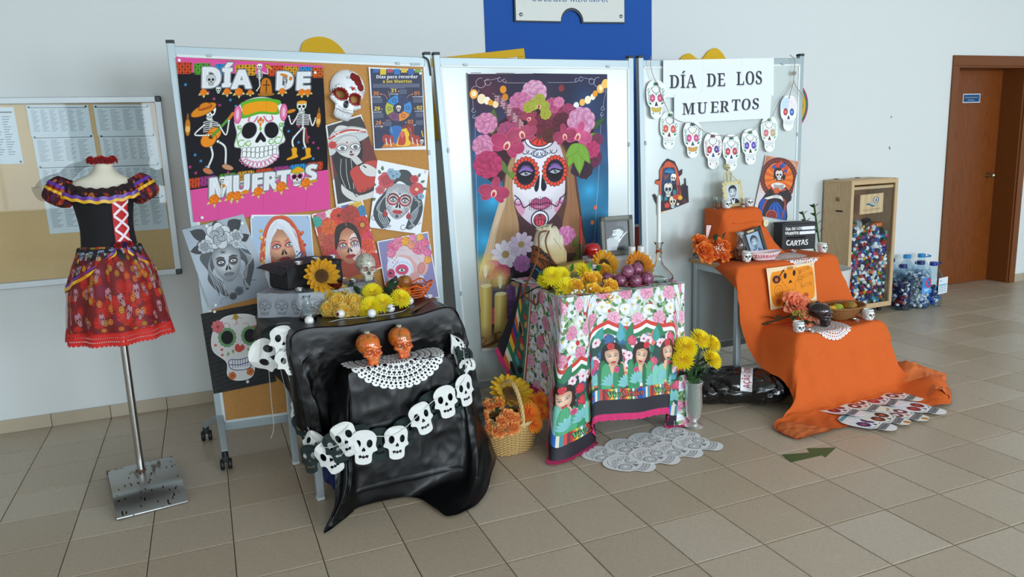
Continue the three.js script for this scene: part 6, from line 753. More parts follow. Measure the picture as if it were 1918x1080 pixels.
// ---------- left: dress form ----------
{
const X = -1.862, Z = -1.0, st = mat('#b8b6b2', 0.22, { metalness: 1 }), o = thing('dress_form', 'cream child torso form on steel pole and bent steel base', 'mannequin', [X, 0, Z],0);
const prof = [[0.27,0.002],[0.275,0.012],[0.2,0.055],[0.12,0.075],[-0.06,0.08],[-0.13,0.074],[-0.24,0.03],[-0.26,0.004]];
part('base_plate', T(gridGeo(1,28, (u, v) => { const q = along(prof, v, (k) => k); return [(u - 0.5) * 0.275, q[1], q[0]]; }),0.01,0,0.0,0,0.17,0), mat('#e4e6e6', 0.28, { metalness: 1, map: noiseTex(256,256, (u, v) => { const r = clamp((noise(u * 3, v * 5,2) + 0.9 - v * 3.2 + 0.4 * noise(u * 12, v * 12,4)) * 1.6), sp = clamp((noise(u * 14, v * 14,8) - 0.72) * 8); const k = Math.max(r, sp); return [lerp(205,74, k), lerp(206,52, k), lerp(206,36, k)]; }) }), o);
part('base_plate', T(gridGeo(1,28, (u, v) => { const q = along(prof, v, (k) => k); return [(u - 0.5) * 0.275, q[1] - 0.003, q[0]]; }),0.01,0,0.0,0,0.17,0), mat('#6a6a6a', 0.4, { metalness: 1 }), o);
part('edge_lip', T(tube([[-0.1375,0.006,0.272],[0,0.006,0.272],[0.1375,0.006,0.272]],0.005,8,8),0.01,0,0,0,0.17,0), st, o);
part('pole', bar([0.0,0.078,-0.02],[0.008,0.85,-0.02],0.0,0.0,0) && T(cyl(0.016,0.016,0.8,0,0.076,-0.02,20),0,0,0), st, o); part('pole_collar', T(lathe([[0.022,0],[0.022,0.004],[0.017,0.01]],20),0,0.077,-0.02), mat('#5a3a28', 0.7), o);
part('torso', loft([{ y: 1.46, rx: 0.002, rz: 0.002 }, { y: 1.462, x: 0.018, rx: 0.034, rz: 0.034 }, { y: 1.44, x: 0.017, rx: 0.037, rz: 0.037 }, { y: 1.415, x: 0.014, rx: 0.06, rz: 0.048 }, { y: 1.39, x: 0.008, rx: 0.112, rz: 0.056 }, { y: 1.36, x: 0.004, rx: 0.138, rz: 0.066 }, { y: 1.32, x: 0, rx: 0.122, rz: 0.078 }, { y: 1.25, rx: 0.1, rz: 0.078 }, { y: 1.14, rx: 0.09, rz: 0.07 }, { y: 1.04, rx: 0.1, rz: 0.08 }, { y: 0.9, rx: 0.11, rz: 0.085 }, { y: 0.86, rx: 0.02, rz: 0.02 }],40), mat('#ddd6c2', 0.7), o);
// dress
const d = thing('childs_dress', 'black and red child dress with skull print skirt and ribbon trim', 'dress', [X, 0, Z]);
const velvet = mat('#0c0b10', 0.85, { phys: 1, sheen: 0.4, sheenColor: C('#30303c') });
part('bodice', loft([{ y: 1.352, x: 0.0, rx: 0.128, rz: 0.085 }, { y: 1.31, x: 0, rx: 0.118, rz: 0.094 }, { y: 1.25, rx: 0.108, rz: 0.092 }, { y: 1.19, rx: 0.102, rz: 0.084, amp: 0.006 }, { y: 1.13, rx: 0.106, rz: 0.086, amp: 0.006 }, { y: 1.115, rx: 0.108, rz: 0.088 }],48), velvet, d);
const A0 = 0.32;   // the lacing panel sits right of centre
const on = (a, y, off) => { const k = [[1.115,0.108,0.088],[1.13,0.106,0.086],[1.19,0.102,0.084],[1.25,0.108,0.092],[1.31,0.118,0.094],[1.352,0.128,0.085]]; let i = 0; while (i < 4 && y > k[i + 1][0]) i++; const t = clamp((y - k[i][0]) / (k[i + 1][0] - k[i][0])); return [Math.sin(a) * (lerp(k[i][1], k[i + 1][1], t) + off), y, Math.cos(a) * (lerp(k[i][2], k[i + 1][2], t) + off)]; };
const panel = part('lacing_panel', gridGeo(8,14, (u, v) => on(A0 + lerp(0.02,0.62, u) - v * 0.02, lerp(1.318,1.13, v),0.004)), mat('#c3151a', 0.55), d);
for (let k = 0; k < 3; k++) for (const s of [0,1]) part('lace_ribbon', gridGeo(6,1, (u, v) => { const y = 1.31 - k * 0.058 - u * 0.058 - v * 0.014; return on(A0 + lerp(0.03,0.6, s ? u : 1 - u), y, 0.008 + s * 0.002); }), mat('#f2dfe6', 0.4), panel);
const ribbon = (name, f, n, m, w, dx = 0) => part(name, gridGeo(n, 2, (u, v) => { const p = f(u); return [p[0], p[1] - v * w, p[2] + dx]; }), m, d), gold = mat('#e0aa10', 0.35), purple = mat('#5e2f9a', 0.35), netM = mat('#241418', 0.9, { alphaMap: laceAlpha(3,10), alphaTest: 0.5 });
// off-shoulder frill: ring dipping at front, wider than the shoulders
const frill = (y0, k) => (u) => { const a = u * TAU, f = Math.cos(a), s = Math.sin(a), rx = 0.168 + k * 0.012, rz = 0.108 + k * 0.012; return [s * rx * (1 + 0.012 * Math.sin(a * 22)), y0 + 0.03 * Math.abs(s) ** 2 - 0.012 * (f > 0 ? f : 0) + 0.003 * Math.sin(a * 22) - s * 0.004, f * rz * (1 + 0.025 * Math.sin(a * 22 + 1))]; };
part('shoulder_frill', gridGeo(120,5, (u, v) => { const top = frill(1.372,-2.2)(u), bot = frill(1.318,0)(u); return [lerp(top[0], bot[0], v), lerp(top[1], bot[1], v) + 0.012 * Math.sin(v * 3), lerp(top[2], bot[2], v), u * 4,1 - v]; }), mat('#d8c8c8', 0.85, { map: wrap(canvasTex(512,128, (c) => { c.fillStyle = '#1c0c12'; c.fillRect(0,0,512,128); for (let q = 0; q < 60; q++) puff(c, rnd() * 512, rnd() * 128,14, pick(['#8a1c1c', '#b8382a', '#d87a20', '#3a1c34', '#101014']),8); })) }), d);
ribbon('purple_ribbon', frill(1.338,0.3),120, purple, 0.014); ribbon('gold_ribbon', frill(1.324,0.55),120, gold, 0.013); part('black_lace', gridGeo(120,2, (u, v) => { const p = frill(1.352,-0.5)(u); return [p[0] * (1 - v * 0.1), p[1] + v * 0.02, p[2] * (1 - v * 0.1), u * 5, v]; }), netM, d);
for (const s of [-1,1]) { // puffed net sleeves
const cx = s * 0.15, m = mat('#e0d0d0', 0.85, { map: once('slv', () => wrap(canvasTex(256,128, (c) => { c.fillStyle = '#4a141c'; c.fillRect(0,0,256,128); for (let q = 0; q < 70; q++) puff(c, rnd() * 256, rnd() * 128,14, pick(['#c8321f', '#e08a28', '#2a1014', '#5a2a58', '#b82820']),8); }))) }), sl = part('sleeve', T(loft([{ y: 0.055, rx: 0.035, rz: 0.04, amp: 0.03, k: 14 }, { y: 0.03, rx: 0.05, rz: 0.055, amp: 0.05, k: 14 }, { y: -0.01, rx: 0.056, rz: 0.062, amp: 0.06, k: 14 }, { y: -0.045, rx: 0.05, rz: 0.056, amp: 0.08, k: 14 }, { y: -0.06, rx: 0.03, rz: 0.034, amp: 0.04, k: 14 }],56,[2,1]), cx, 1.352,0.0,0,0, s * 0.5), m, d);
part('gold_ribbon', T(loft([{ y: 0.006, rx: 0.058, rz: 0.064, amp: 0.06, k: 14 }, { y: -0.006, rx: 0.0585, rz: 0.0645, amp: 0.06, k: 14 }],56), cx, 1.35,0,0,0, s * 0.5), gold, sl); part('purple_ribbon', T(loft([{ y: 0.03, rx: 0.053, rz: 0.059, amp: 0.05, k: 14 }, { y: 0.016, rx: 0.0565, rz: 0.0625, amp: 0.055, k: 14 }],56), cx, 1.352,0,0,0, s * 0.5), purple, sl);
}
const skirtR = [{ y: 1.12, rx: 0.107, rz: 0.087 }, { y: 1.08, rx: 0.13, rz: 0.112, amp: 0.02, k: 17 }, { y: 1.0, rx: 0.16, rz: 0.145, amp: 0.03, k: 13 }, { y: 0.9, rx: 0.178, rz: 0.17, amp: 0.035, k: 11 }, { y: 0.8, rx: 0.19, rz: 0.19, amp: 0.04, k: 11 }, { y: 0.755, rx: 0.196, rz: 0.2, amp: 0.045, k: 11 }];
part('skirt', loft(skirtR, 110,[1.7,1]), mat('#ffffff', 0.6, { map: (dressArt.wrapS = THREE.RepeatWrapping, dressArt) }), d);
part('red_tulle', loft([{ y: 1.105, rx: 0.113, rz: 0.094 }, { y: 1.04, rx: 0.15, rz: 0.134, amp: 0.025, k: 15 }, { y: 0.95, rx: 0.175, rz: 0.165, amp: 0.03, k: 12 }, { y: 0.86, rx: 0.19, rz: 0.187, amp: 0.036, k: 11 }, { y: 0.765, rx: 0.2, rz: 0.206, amp: 0.045, k: 11 }],110), mat('#c82418', 0.9, { transparent: true, opacity: 0.26 }), d);
part('red_lace_hem', loft([{ y: 0.775, rx: 0.198, rz: 0.204, amp: 0.045, k: 11 }, { y: 0.75, rx: 0.203, rz: 0.21, amp: 0.05, k: 11 }, { y: 0.718, rx: 0.207, rz: 0.214, amp: 0.055, k: 11 }],110,[5,1]), mat('#c82018', 0.75, { alphaMap: (() => { const t = laceAlpha(3,9); t.wrapS = THREE.RepeatWrapping; return t; })(), alphaTest: 0.5 }), d);
part('underskirt', loft([{ y: 1.0, rx: 0.13, rz: 0.12 }, { y: 0.78, rx: 0.17, rz: 0.17, amp: 0.03 }],60), mat('#3a1014', 0.9), d);
// open overskirt: black net with ribbon edge, parted at the front
const edgeL = (t) => [lerp(0.28,-1.5, t), lerp(1.105,0.945, Math.pow(t, 0.8))], edgeR = (t) => [lerp(0.62,1.9, t), lerp(1.105,0.985, Math.pow(t, 0.8))];
const rAt = (y) => along(skirtR, clamp((1.12 - y) / 0.365), (q) => [q.rx, q.rz]), surf = (a, y, off = 0.012) => { const [rx, rz] = rAt(y), w = 1 + 0.03 * Math.sin(a * 12); return [Math.sin(a) * (rx * w + off), y, Math.cos(a) * (rz * w + off)]; };
const over = mat('#ffffff', 0.8, { map: wrap(canvasTex(512,256, (c) => { c.fillStyle = '#0e0d14'; c.fillRect(0,0,512,256); for (let q = 0; q < 14; q++) skull2(c, (q % 7) * 76 + 30,60 + Math.floor(q / 7) * 120,28, { sx: 0.8, bone: '#8a92a8', line: '#101018', deco: ['#3a5a7a', '#6a3a4a'] }); for (let q = 0; q < 90; q++) oval(c, rnd() * 512, rnd() * 256,5,5, pick(['#4a2a30', '#3a3a50', '#5a4a30'])); })) });
part('overskirt', gridGeo(50,10, (u, v) => { const L = edgeL(1), a = lerp(0.28,-Math.PI, u), yb = u < 0.52 ? edgeL(u / 0.52)[1] : 0.945; return [...surf(a, lerp(1.112, yb, v)), u * 1.5,1 - v]; }), over, d);
part('overskirt', gridGeo(40,10, (u, v) => { const a = lerp(0.62, Math.PI, u), yb = u < 0.5 ? edgeR(u / 0.5)[1] : 0.985; return [...surf(a, lerp(1.112, yb, v)), u * 1.5,1 - v]; }), over, d);
for (const [E, a1, yl] of [[edgeL, -Math.PI, 0.945],[edgeR, Math.PI, 0.985]]) for (const [m, dy, nm] of [[purple, 0.012, 'purple_ribbon'],[gold, -0.002, 'gold_ribbon']]) ribbon(nm, (u) => { const q = u < 0.55 ? E(u / 0.55) : [lerp(E(1)[0], a1, (u - 0.55) / 0.45), yl]; return surf(q[0], q[1] + dy, 0.016); }, 60, m, 0.014);
for (const [a, c, r] of [[0.35, '#c8141a', 0.018],[0.55, '#2c1a7a', 0.015],[0.75, '#c8141a', 0.018],[0.48, '#c8141a', 0.013]]) { const q = on(a, 1.122,0.012); bloom(d, roseGeo(c, shade(c, 0.6)), q, [Math.sin(a),0.1, Math.cos(a)], r, a * 9, bloomM, 'ribbon_rose'); }
// neck garland with veil
const n = thing('flower_headband', 'red flower headband with black net veil on the neck stump', 'headband', [X, 0, Z]);
part('band', T(new THREE.TorusGeometry(0.04,0.006,8,30),0.016,1.466,0, Math.PI / 2), mat('#201014', 0.8), n);
for (let k = 0; k < 9; k++) { const a = -1.5 + k * 0.39; bloom(n, roseGeo('#cf1a1e', '#8a0c10'),[0.016 + Math.sin(a) * 0.044,1.472 + 0.004 * Math.sin(k * 2), Math.cos(a) * 0.044],[Math.sin(a),0.7, Math.cos(a)],0.019, k, bloomM, 'flower'); }
part('veil', net([[[-0.015,1.487,0.03],[-0.07,1.47,0.05],[-0.15,1.43,0.05],[-0.235,1.385,0.04]],[[-0.03,1.478,0.0],[-0.08,1.45,0.01],[-0.16,1.405,0.0],[-0.25,1.355,0.0]],[[-0.02,1.468,-0.03],[-0.07,1.43,-0.02],[-0.14,1.375,-0.04],[-0.215,1.31,-0.03]]],24,14, (u, v) => [0,0.01 * Math.sin(u * 17 + v * 9) * u, 0.01 * Math.cos(u * 13) * u], (u, v) => [u * 3, v * 3]), mat('#0c0c10', 0.9, { transparent: true, opacity: 0.38 }), n);
}
// ---------- left: skull mask on the board ----------
{
const o = thing('skull_mask', 'white plaster skull mask painted with dark red roses', 'mask', [-0.806,1.628, FZ + 0.004]); o.rotation.set(0.0,0.15,-0.36);
const X2 = (x) => 128 + x * 256, Y2 = (y) => 290 - y * 256, maskArt = canvasTex(512,512, (c) => {
c.scale(2,2); c.fillStyle = '#eceef2'; c.fillRect(0,0,256,300); const R = '#8a1a1c', K = '#26262c';
for (const s of [-1,1]) { const x = X2(s * 0.148), y = Y2(0.455); for (let q = 0; q < 14; q++) { const a = (q / 14) * TAU; oval(c, x + Math.cos(a) * 30, y + Math.sin(a) * 26,8,8, R); } oval(c, x, y, 30,26, R); for (let q = 0; q < 3; q++) { c.beginPath(); c.arc(x + s * (34 + q * 3), y - 12 + q * 13,6,0,5); c.strokeStyle = K; c.lineWidth = 2; c.stroke(); c.beginPath(); c.arc(X2(s * 0.2) + s * q * 2, Y2(0.26) + q * 9,6, q, q + 4.5); c.stroke(); } }
oval(c, X2(0), Y2(0.3),13,20, K); for (const [x, y, r] of [[0.02,0.86,22],[0.12,0.8,22],[0.2,0.72,20],[0.1,0.88,16]]) { puff(c, X2(x), Y2(y), r, R, 14); } for (const [x, y, a] of [[-0.02,0.92,-2.3],[0.04,0.98,-1.5],[0.2,0.9,-0.7],[-0.06,0.82,2.8],[0.28,0.66,0.6]]) { c.save(); c.translate(X2(x), Y2(y)); c.rotate(a); c.beginPath(); c.ellipse(9,0,10,5,0,0, TAU); c.strokeStyle = K; c.lineWidth = 2; c.stroke(); c.restore(); }
const hx = X2(0.04), hy = Y2(0.64); blob(c, [[hx, hy + 12],[hx - 11, hy - 1],[hx - 8, hy - 9],[hx, hy - 5],[hx + 8, hy - 9],[hx + 11, hy - 1]], '#a81c1e'); for (const dx of [-15,15]) oval(c, hx + dx, hy + 2,2,5, K);
const ty = Y2(0.155); for (let q = -6; q <= 6; q++) line(c, [[128 + q * 6.4, ty - 12 + q * q * 0.25],[128 + q * 6.2, ty + 13 - q * q * 0.2]], K, 1.6); line(c, [[88, ty - 6],[128, ty + 1],[168, ty - 6]], K, 2); line(c, [[90, ty - 18],[128, ty - 12],[166, ty - 18]], K, 2); line(c, [[92, ty + 10],[128, ty + 14],[164, ty + 10]], K, 2); puff(c, 128, Y2(0.03),12, R, 8);
});
const f = (x, y, z) => { let d = skullSdf(x, y, z * 1.35); const X = Math.abs(x); d = Math.max(Math.abs(d + 0.022) - 0.022,-(z + 0.02)); return Math.max(d, -(Math.hypot((X - 0.148) / 1.15, y - 0.455) - 0.078)); };
const b = part('shell', nets(f, [-0.45,-0.08,-0.08],[0.45,1.06,0.42],84, null, (x, y) => [(128 + x * 256) / 256,1 - (290 - y * 256) / 256]), mat('#ffffff', 0.3, { map: maskArt }), o); b.scale.set(0.25,0.255,0.16);
}
// ---------- left: black table ----------
const BT = { x0: -1.195, x1: -0.49, z0: -1.03, z1: -0.525, ry: 0.12 };
desk('school_desk', 'steel legged school desk under black plastic sheet', BT.x0, BT.x1, BT.z0, BT.z1, BT.ry);
const plastic = mat('#060607', 0.34, { phys: 1, specularIntensity: 0.62 });
{
// ridged creases: sharp fold lines of a sheet that was kept folded, and long pleats where it hangs
const crease = (u, n, w) => { const t = Math.abs(((u * n) % 1) - 0.5) * 2; return Math.max(0,1 - (1 - t) / w); }, wr = wrinkle(0.0045,8,3), pleat = (s) => { const q = Math.sin(s) + 0.5 * Math.sin(s * 1.7 + 1); return Math.sign(q) * Math.pow(Math.abs(q),0.6); };
const rows = [
[[-1.34,0.64,-0.99],[-1.31,0.7,-0.98],[-1.275,0.757,-0.985],[-1.0,0.757,-1.02],[-0.72,0.757,-1.06],[-0.545,0.757,-1.085],[-0.5,0.6,-1.1],[-0.47,0.38,-1.1]],
[[-1.28,0.6,-0.74],[-1.26,0.68,-0.75],[-1.228,0.757,-0.76],[-0.97,0.757,-0.79],[-0.69,0.757,-0.82],[-0.505,0.757,-0.845],[-0.465,0.55,-0.85],[-0.44,0.28,-0.85]],
[[-1.2,0.36,-0.52],[-1.2,0.55,-0.5],[-1.197,0.755,-0.492],[-0.95,0.757,-0.522],[-0.68,0.757,-0.552],[-0.478,0.755,-0.578],[-0.44,0.5,-0.58],[-0.41,0.2,-0.58]],
[[-1.17,0.33,-0.48],[-1.18,0.53,-0.468],[-1.188,0.745,-0.474],[-0.945,0.748,-0.502],[-0.67,0.748,-0.532],[-0.47,0.745,-0.56],[-0.42,0.5,-0.555],[-0.39,0.22,-0.56]],
[[-1.15,0.31,-0.462],[-1.155,0.48,-0.46],[-1.165,0.67,-0.468],[-0.935,0.67,-0.5],[-0.66,0.67,-0.53],[-0.465,0.665,-0.55],[-0.41,0.45,-0.54],[-0.38,0.22,-0.54]],
[[-1.13,0.28,-0.46],[-1.14,0.42,-0.458],[-1.15,0.6,-0.468],[-0.93,0.6,-0.515],[-0.66,0.6,-0.54],[-0.46,0.6,-0.55],[-0.4,0.4,-0.54],[-0.36,0.2,-0.54]],
[[-1.12,0.25,-0.455],[-1.125,0.35,-0.46],[-1.115,0.45,-0.48],[-0.94,0.5,-0.545],[-0.66,0.5,-0.56],[-0.48,0.48,-0.55],[-0.42,0.32,-0.54],[-0.38,0.16,-0.54]],
[[-1.115,0.12,-0.46],[-1.1,0.14,-0.47],[-1.06,0.16,-0.49],[-0.95,0.3,-0.56],[-0.66,0.3,-0.57],[-0.48,0.3,-0.55],[-0.43,0.2,-0.54],[-0.4,0.1,-0.54]]];
const o = thing('plastic_sheet', 'black plastic sheet draped over the taller left table', 'plastic sheet'); part('sheet', net(rows, 120,110, (u, v, p) => { const hang = p[1] > 0.75 ? 0 : clamp((0.75 - p[1]) * 9), k = wr(...p) * hang, side = clamp((0.32 - u) * 8) + clamp((u - 0.72) * 8), pl = 0.013 * pleat(v * 34 + u * 3) * side * hang, fr = 0.006 * pleat(u * 60) * hang * clamp((v - 0.55) * 5) * (1 - side); return [k + pl * (u < 0.5 ? 1 : -1), k * 0.3, k + fr]; }), plastic, o);
const rows2 = [
[[-1.06,0.5,-0.55],[-1.0,0.575,-0.57],[-0.965,0.587,-0.57],[-0.75,0.587,-0.57],[-0.585,0.587,-0.575],[-0.52,0.55,-0.58],[-0.42,0.35,-0.62]],
[[-1.07,0.4,-0.48],[-1.0,0.57,-0.48],[-0.968,0.587,-0.48],[-0.75,0.587,-0.49],[-0.58,0.587,-0.505],[-0.5,0.54,-0.52],[-0.37,0.24,-0.6]],
[[-1.08,0.3,-0.4],[-1.0,0.545,-0.405],[-0.974,0.585,-0.4],[-0.76,0.587,-0.412],[-0.578,0.585,-0.43],[-0.48,0.48,-0.47],[-0.33,0.1,-0.6]],
[[-1.085,0.26,-0.37],[-1.005,0.5,-0.375],[-0.976,0.57,-0.386],[-0.76,0.574,-0.397],[-0.576,0.57,-0.416],[-0.475,0.44,-0.45],[-0.318,0.055,-0.585]],
[[-1.09,0.2,-0.345],[-1.015,0.38,-0.36],[-0.978,0.46,-0.374],[-0.76,0.48,-0.386],[-0.57,0.46,-0.404],[-0.47,0.36,-0.42],[-0.325,0.05,-0.5]],
[[-1.1,0.13,-0.31],[-1.03,0.25,-0.335],[-0.982,0.31,-0.362],[-0.76,0.33,-0.374],[-0.565,0.31,-0.39],[-0.47,0.25,-0.38],[-0.36,0.05,-0.42]],
[[-1.12,0.07,-0.26],[-1.05,0.13,-0.3],[-0.985,0.16,-0.352],[-0.765,0.18,-0.362],[-0.56,0.165,-0.375],[-0.485,0.13,-0.32],[-0.42,0.04,-0.32]],
[[-1.17,0.012,-0.205],[-1.1,0.04,-0.26],[-0.99,0.05,-0.345],[-0.77,0.05,-0.352],[-0.58,0.06,-0.34],[-0.52,0.05,-0.26],[-0.47,0.015,-0.24]],
[[-1.15,0.012,-0.2],[-1.08,0.015,-0.27],[-0.985,0.012,-0.35],[-0.775,0.016,-0.345],[-0.65,0.03,-0.25],[-0.6,0.015,-0.16],[-0.545,0.012,-0.15]],
[[-1.1,0.01,-0.25],[-1.04,0.01,-0.31],[-0.98,0.01,-0.37],[-0.78,0.01,-0.34],[-0.72,0.012,-0.2],[-0.69,0.01,-0.105],[-0.6,0.01,-0.12]]];
const o2 = thing('plastic_sheet', 'black plastic sheet over low step spilling onto the floor', 'plastic sheet'); part('sheet', net(rows2,130,130, (u, v, p) => { const hang = clamp((0.575 - p[1]) * 10) * clamp(p[1] * 7,0.1,1), k = wr(p[0] * 0.7, p[1] * 0.6, p[2]) * hang * 1.1, side = clamp((0.3 - u) * 9) + clamp((u - 0.7) * 9), c1 = 0.007 * (crease(u + 0.012,5,0.045) + crease(v * 1.03 + 0.04,5,0.04)) * hang, fr = (0.012 * side + 0.005 * clamp((v - 0.6) * 4)) * pleat(u * 46 + v * 3) * hang; return [k * 0.5, Math.max(k * 0.2,0.006 - p[1]), k + c1 + fr]; }), plastic, o2);
const bx = thing('step_box', 'cardboard box carrying the black covered low step', 'box', [-0.79,0,-0.52],0.06); part('carton', box(0.36,0.56,0.17,0,0.281,0,0.004), mat('#6a5238', 0.9), bx);
part('flap', box(0.36,0.006,0.17,0,0.5645,0,0.001), mat('#735a3e', 0.9), bx);
}
{ const b = thing('blue_bag', 'blue bag on the floor behind the front desk leg', 'bag', [-0.98,0,-0.62]); part('bag_body', nets((x, y, z) => { const d = rbx(x, y, z, 0,0.115,0,0.12,0.115,0.09,0.06); return d + 0.012 * noise(x * 14, y * 14, z * 14); }, [-0.16,-0.02,-0.14],[0.16,0.28,0.14],34), mat('#10286a', 0.55), b); part('handle', T(new THREE.TorusGeometry(0.05,0.007,8,20, Math.PI),0,0.22,0.02), mat('#0c1c4a', 0.6), b); }
// paper covered riser, black box
{
const y = 0.757, o = thing('paper_riser', 'grey riser box covered with skull line drawings on black table', 'box', [-1.04, y, -0.88],0.0);
part('core', T(box(0.32,0.098,0.18,0,0.05,0,0.004),0.06,0,-0.035,0,-0.03,0), mat('#b8bcc0', 0.7), o);
const pm = ((t) => mat('#aeb2ba', 0.76, { map: t }))((() => { const t = lineSkullArt.clone(); t.wrapS = t.wrapT = THREE.RepeatWrapping; t.repeat.set(2.6,1.15); t.needsUpdate = true; return t; })()), P = (x, yy, z) => [x + 1.04, yy - y, z + 0.88];
part('paper_sheet', sheet(P(-1.292,0.862,-0.90), P(-1.128,0.868,-0.742), P(-1.132,0.765,-0.728), P(-1.30,0.752,-0.882),0.0006, (u, v) => 0.006 * Math.sin(u * 7) * v), pm, o); part('paper_sheet', sheet(P(-1.128,0.868,-0.742), P(-0.83,0.866,-0.79), P(-0.83,0.768,-0.77), P(-1.132,0.765,-0.728),0.0006, (u, v) => 0.005 * Math.sin(u * 9) * v), pm, o); part('paper_sheet', sheet(P(-1.2,0.868,-1.02), P(-0.74,0.862,-1.02), P(-0.77,0.862,-0.8), P(-1.128,0.869,-0.742),0.0006, (u, v) => 0.006 * Math.sin(u * 6 + v * 4)), pm, o); part('paper_sheet', sheet(P(-1.292,0.862,-0.90), P(-1.2,0.868,-1.02), P(-1.128,0.869,-0.742), P(-1.2,0.868,-0.82),0.0006), pm, o);
const b = thing('black_box', 'black cloth covered box standing on the paper riser', 'box', [-1.065,0.871,-0.945],0.42); const bm = mat('#15151a', 0.7);
part('box_body', nets((x, yy, z) => rbx(x, yy, z, 0,0.055,0,0.145,0.053,0.085,0.008) + 0.003 * noise(x * 20, yy * 20, z * 20),[-0.18,-0.01,-0.12],[0.18,0.13,0.12],60), bm, b); part('cloth_cover', net([[[-0.2,0.095,-0.09],[-0.1,0.115,-0.09],[0.1,0.112,-0.09],[0.155,0.108,-0.09]],[[-0.185,0.088,0],[-0.1,0.112,0],[0.1,0.113,0],[0.158,0.104,0]],[[-0.17,0.075,0.095],[-0.1,0.108,0.092],[0.1,0.11,0.09],[0.155,0.1,0.092]]],24,12, (u, v) => [0,0.003 * Math.sin(u * 13 + v * 7),0]), mat('#232128', 0.75), b);
}
tealight('tea light on front corner of the black box', [-1.105,0.981,-0.84]); tealight('tea light between two others on top of black box', [-1.02,0.984,-0.9]); tealight('tea light at right end of the black box', [-0.935,0.981,-0.955]); tealight('tea light on front edge of the grey paper riser', [-1.118,0.869,-0.79]); tealight('tea light beside silver skull on the paper riser', [-0.86,0.869,-0.88]);
{ const o = thing('sunflower', 'yellow sunflower leaning against black box on riser', 'flower', [-1.02,0.93,-0.77]); sunflower(o, [0,0,0],[0.12,0.35,1],0.087); stem(o, [[0,0,-0.01],[0.02,-0.03,-0.04],[0.03,-0.058,-0.04]],0.004); }
{ const o = thing('glass_candle', 'small dark red glass candle holder next to sunflower', 'candle', [-0.965,0.868,-0.76]); part('glass_cup', lathe([[0,0],[0.02,0],[0.032,0.012],[0.036,0.032],[0.0335,0.032],[0.03,0.014],[0.018,0.005],[0,0.004]],28), mat('#7a1210', 0.08, { phys: 1, transmission: 0.7, thickness: 0, clearcoat: 0.5 }), o); part('wax', cyl(0.024,0.026,0.012,0,0.008,0), mat('#6a1010', 0.4), o); part('wick', cyl(0.0012,0.001,0.018,0,0.02,0,6), mat('#d8d4cc', 0.8), o); }
{ const o = thing('silver_skull', 'engraved silver skull ornament beside fruit basket', 'skull ornament', [-0.795,0.868,-0.905],0.12); o.rotation.z = -0.05; const b = part('skull', skullGeo(76, (x, y, z) => { const [d, m] = skullSdf(x, y, z, { marks: 1 }); return m < 0.004 && Math.abs(x) > 0.05 ? lin('#b08a80') : m < 0.004 ? [0.03,0.03,0.03] : lin('#d4d2c8'); }, (x, y, z) => [x * 1.0 + 0.5, y * 1.0 + z * 0.4]), mat('#ffffff', 0.34, { vertexColors: true, metalness: 0.1, map: canvasTex(512,512, (c) => { c.fillStyle = '#f0eee6'; c.fillRect(0,0,512,512); for (let q = 0; q < 60; q++) { c.beginPath(); c.arc(rnd() * 512, rnd() * 512,12 + rnd() * 26, rnd() * 6, rnd() * 6 + 5); c.strokeStyle = 'rgba(66,64,58,.8)'; c.lineWidth = 5; c.stroke(); } }, { repeat: [1,1] }) }), o); b.scale.set(0.122,0.13,0.12); b.material.map.wrapS = b.material.map.wrapT = THREE.RepeatWrapping; }
const clearGlass = mat('#f4faf8', 0.03, { phys: 1, transmission: 1, thickness: 0.01, ior: 1.47, side: THREE.FrontSide });
{ const o = thing('glass_jug', 'small clear glass oil jug with loop handle', 'jug', [-1.105,0.757,-0.655]); part('glass_body', lathe([[0,0],[0.03,0],[0.037,0.008],[0.04,0.03],[0.034,0.052],[0.017,0.066],[0.0125,0.085],[0.013,0.105],[0.018,0.113],[0.0155,0.113],[0.011,0.104],[0.0105,0.085],[0.0145,0.068],[0.031,0.051],[0.037,0.03],[0.034,0.01],[0,0.004]],40), clearGlass, o); part('handle', tube([[-0.013,0.1,0],[-0.034,0.103,0],[-0.04,0.085,0],[-0.034,0.066,0],[-0.023,0.06,0]],0.0035,20,8), clearGlass, o); }
{ const o = thing('carnation_bunch', 'bunch of dull gold artificial carnations on black table', 'flowers'); const g = carnationGeo('#ffd23a', '#fff08a'); [[-0.935,0.855,-0.8,0.046],[-0.965,0.825,-0.72,0.05],[-1.0,0.8,-0.71,0.046],[-0.9,0.82,-0.72,0.05],[-0.955,0.79,-0.67,0.046],[-0.895,0.79,-0.675,0.044],[-0.985,0.845,-0.77,0.04]].forEach(([x, y, z, r], k) => bloom(o, g, [x, y - 0.02, z - 0.01],[(x + 0.94) * 6,0.6,1], r * 1.15, k)); leaf(o, [-0.9,0.84,-0.79],[0.3,0.6,0.4],0.06, leafDark); leaf(o, [-0.93,0.83,-0.8],[-0.2,0.8,0.3],0.05, leafDark); stem(o, [[-0.94,0.82,-0.74],[-0.9,0.78,-0.78],[-0.84,0.765,-0.82]],0.003); }
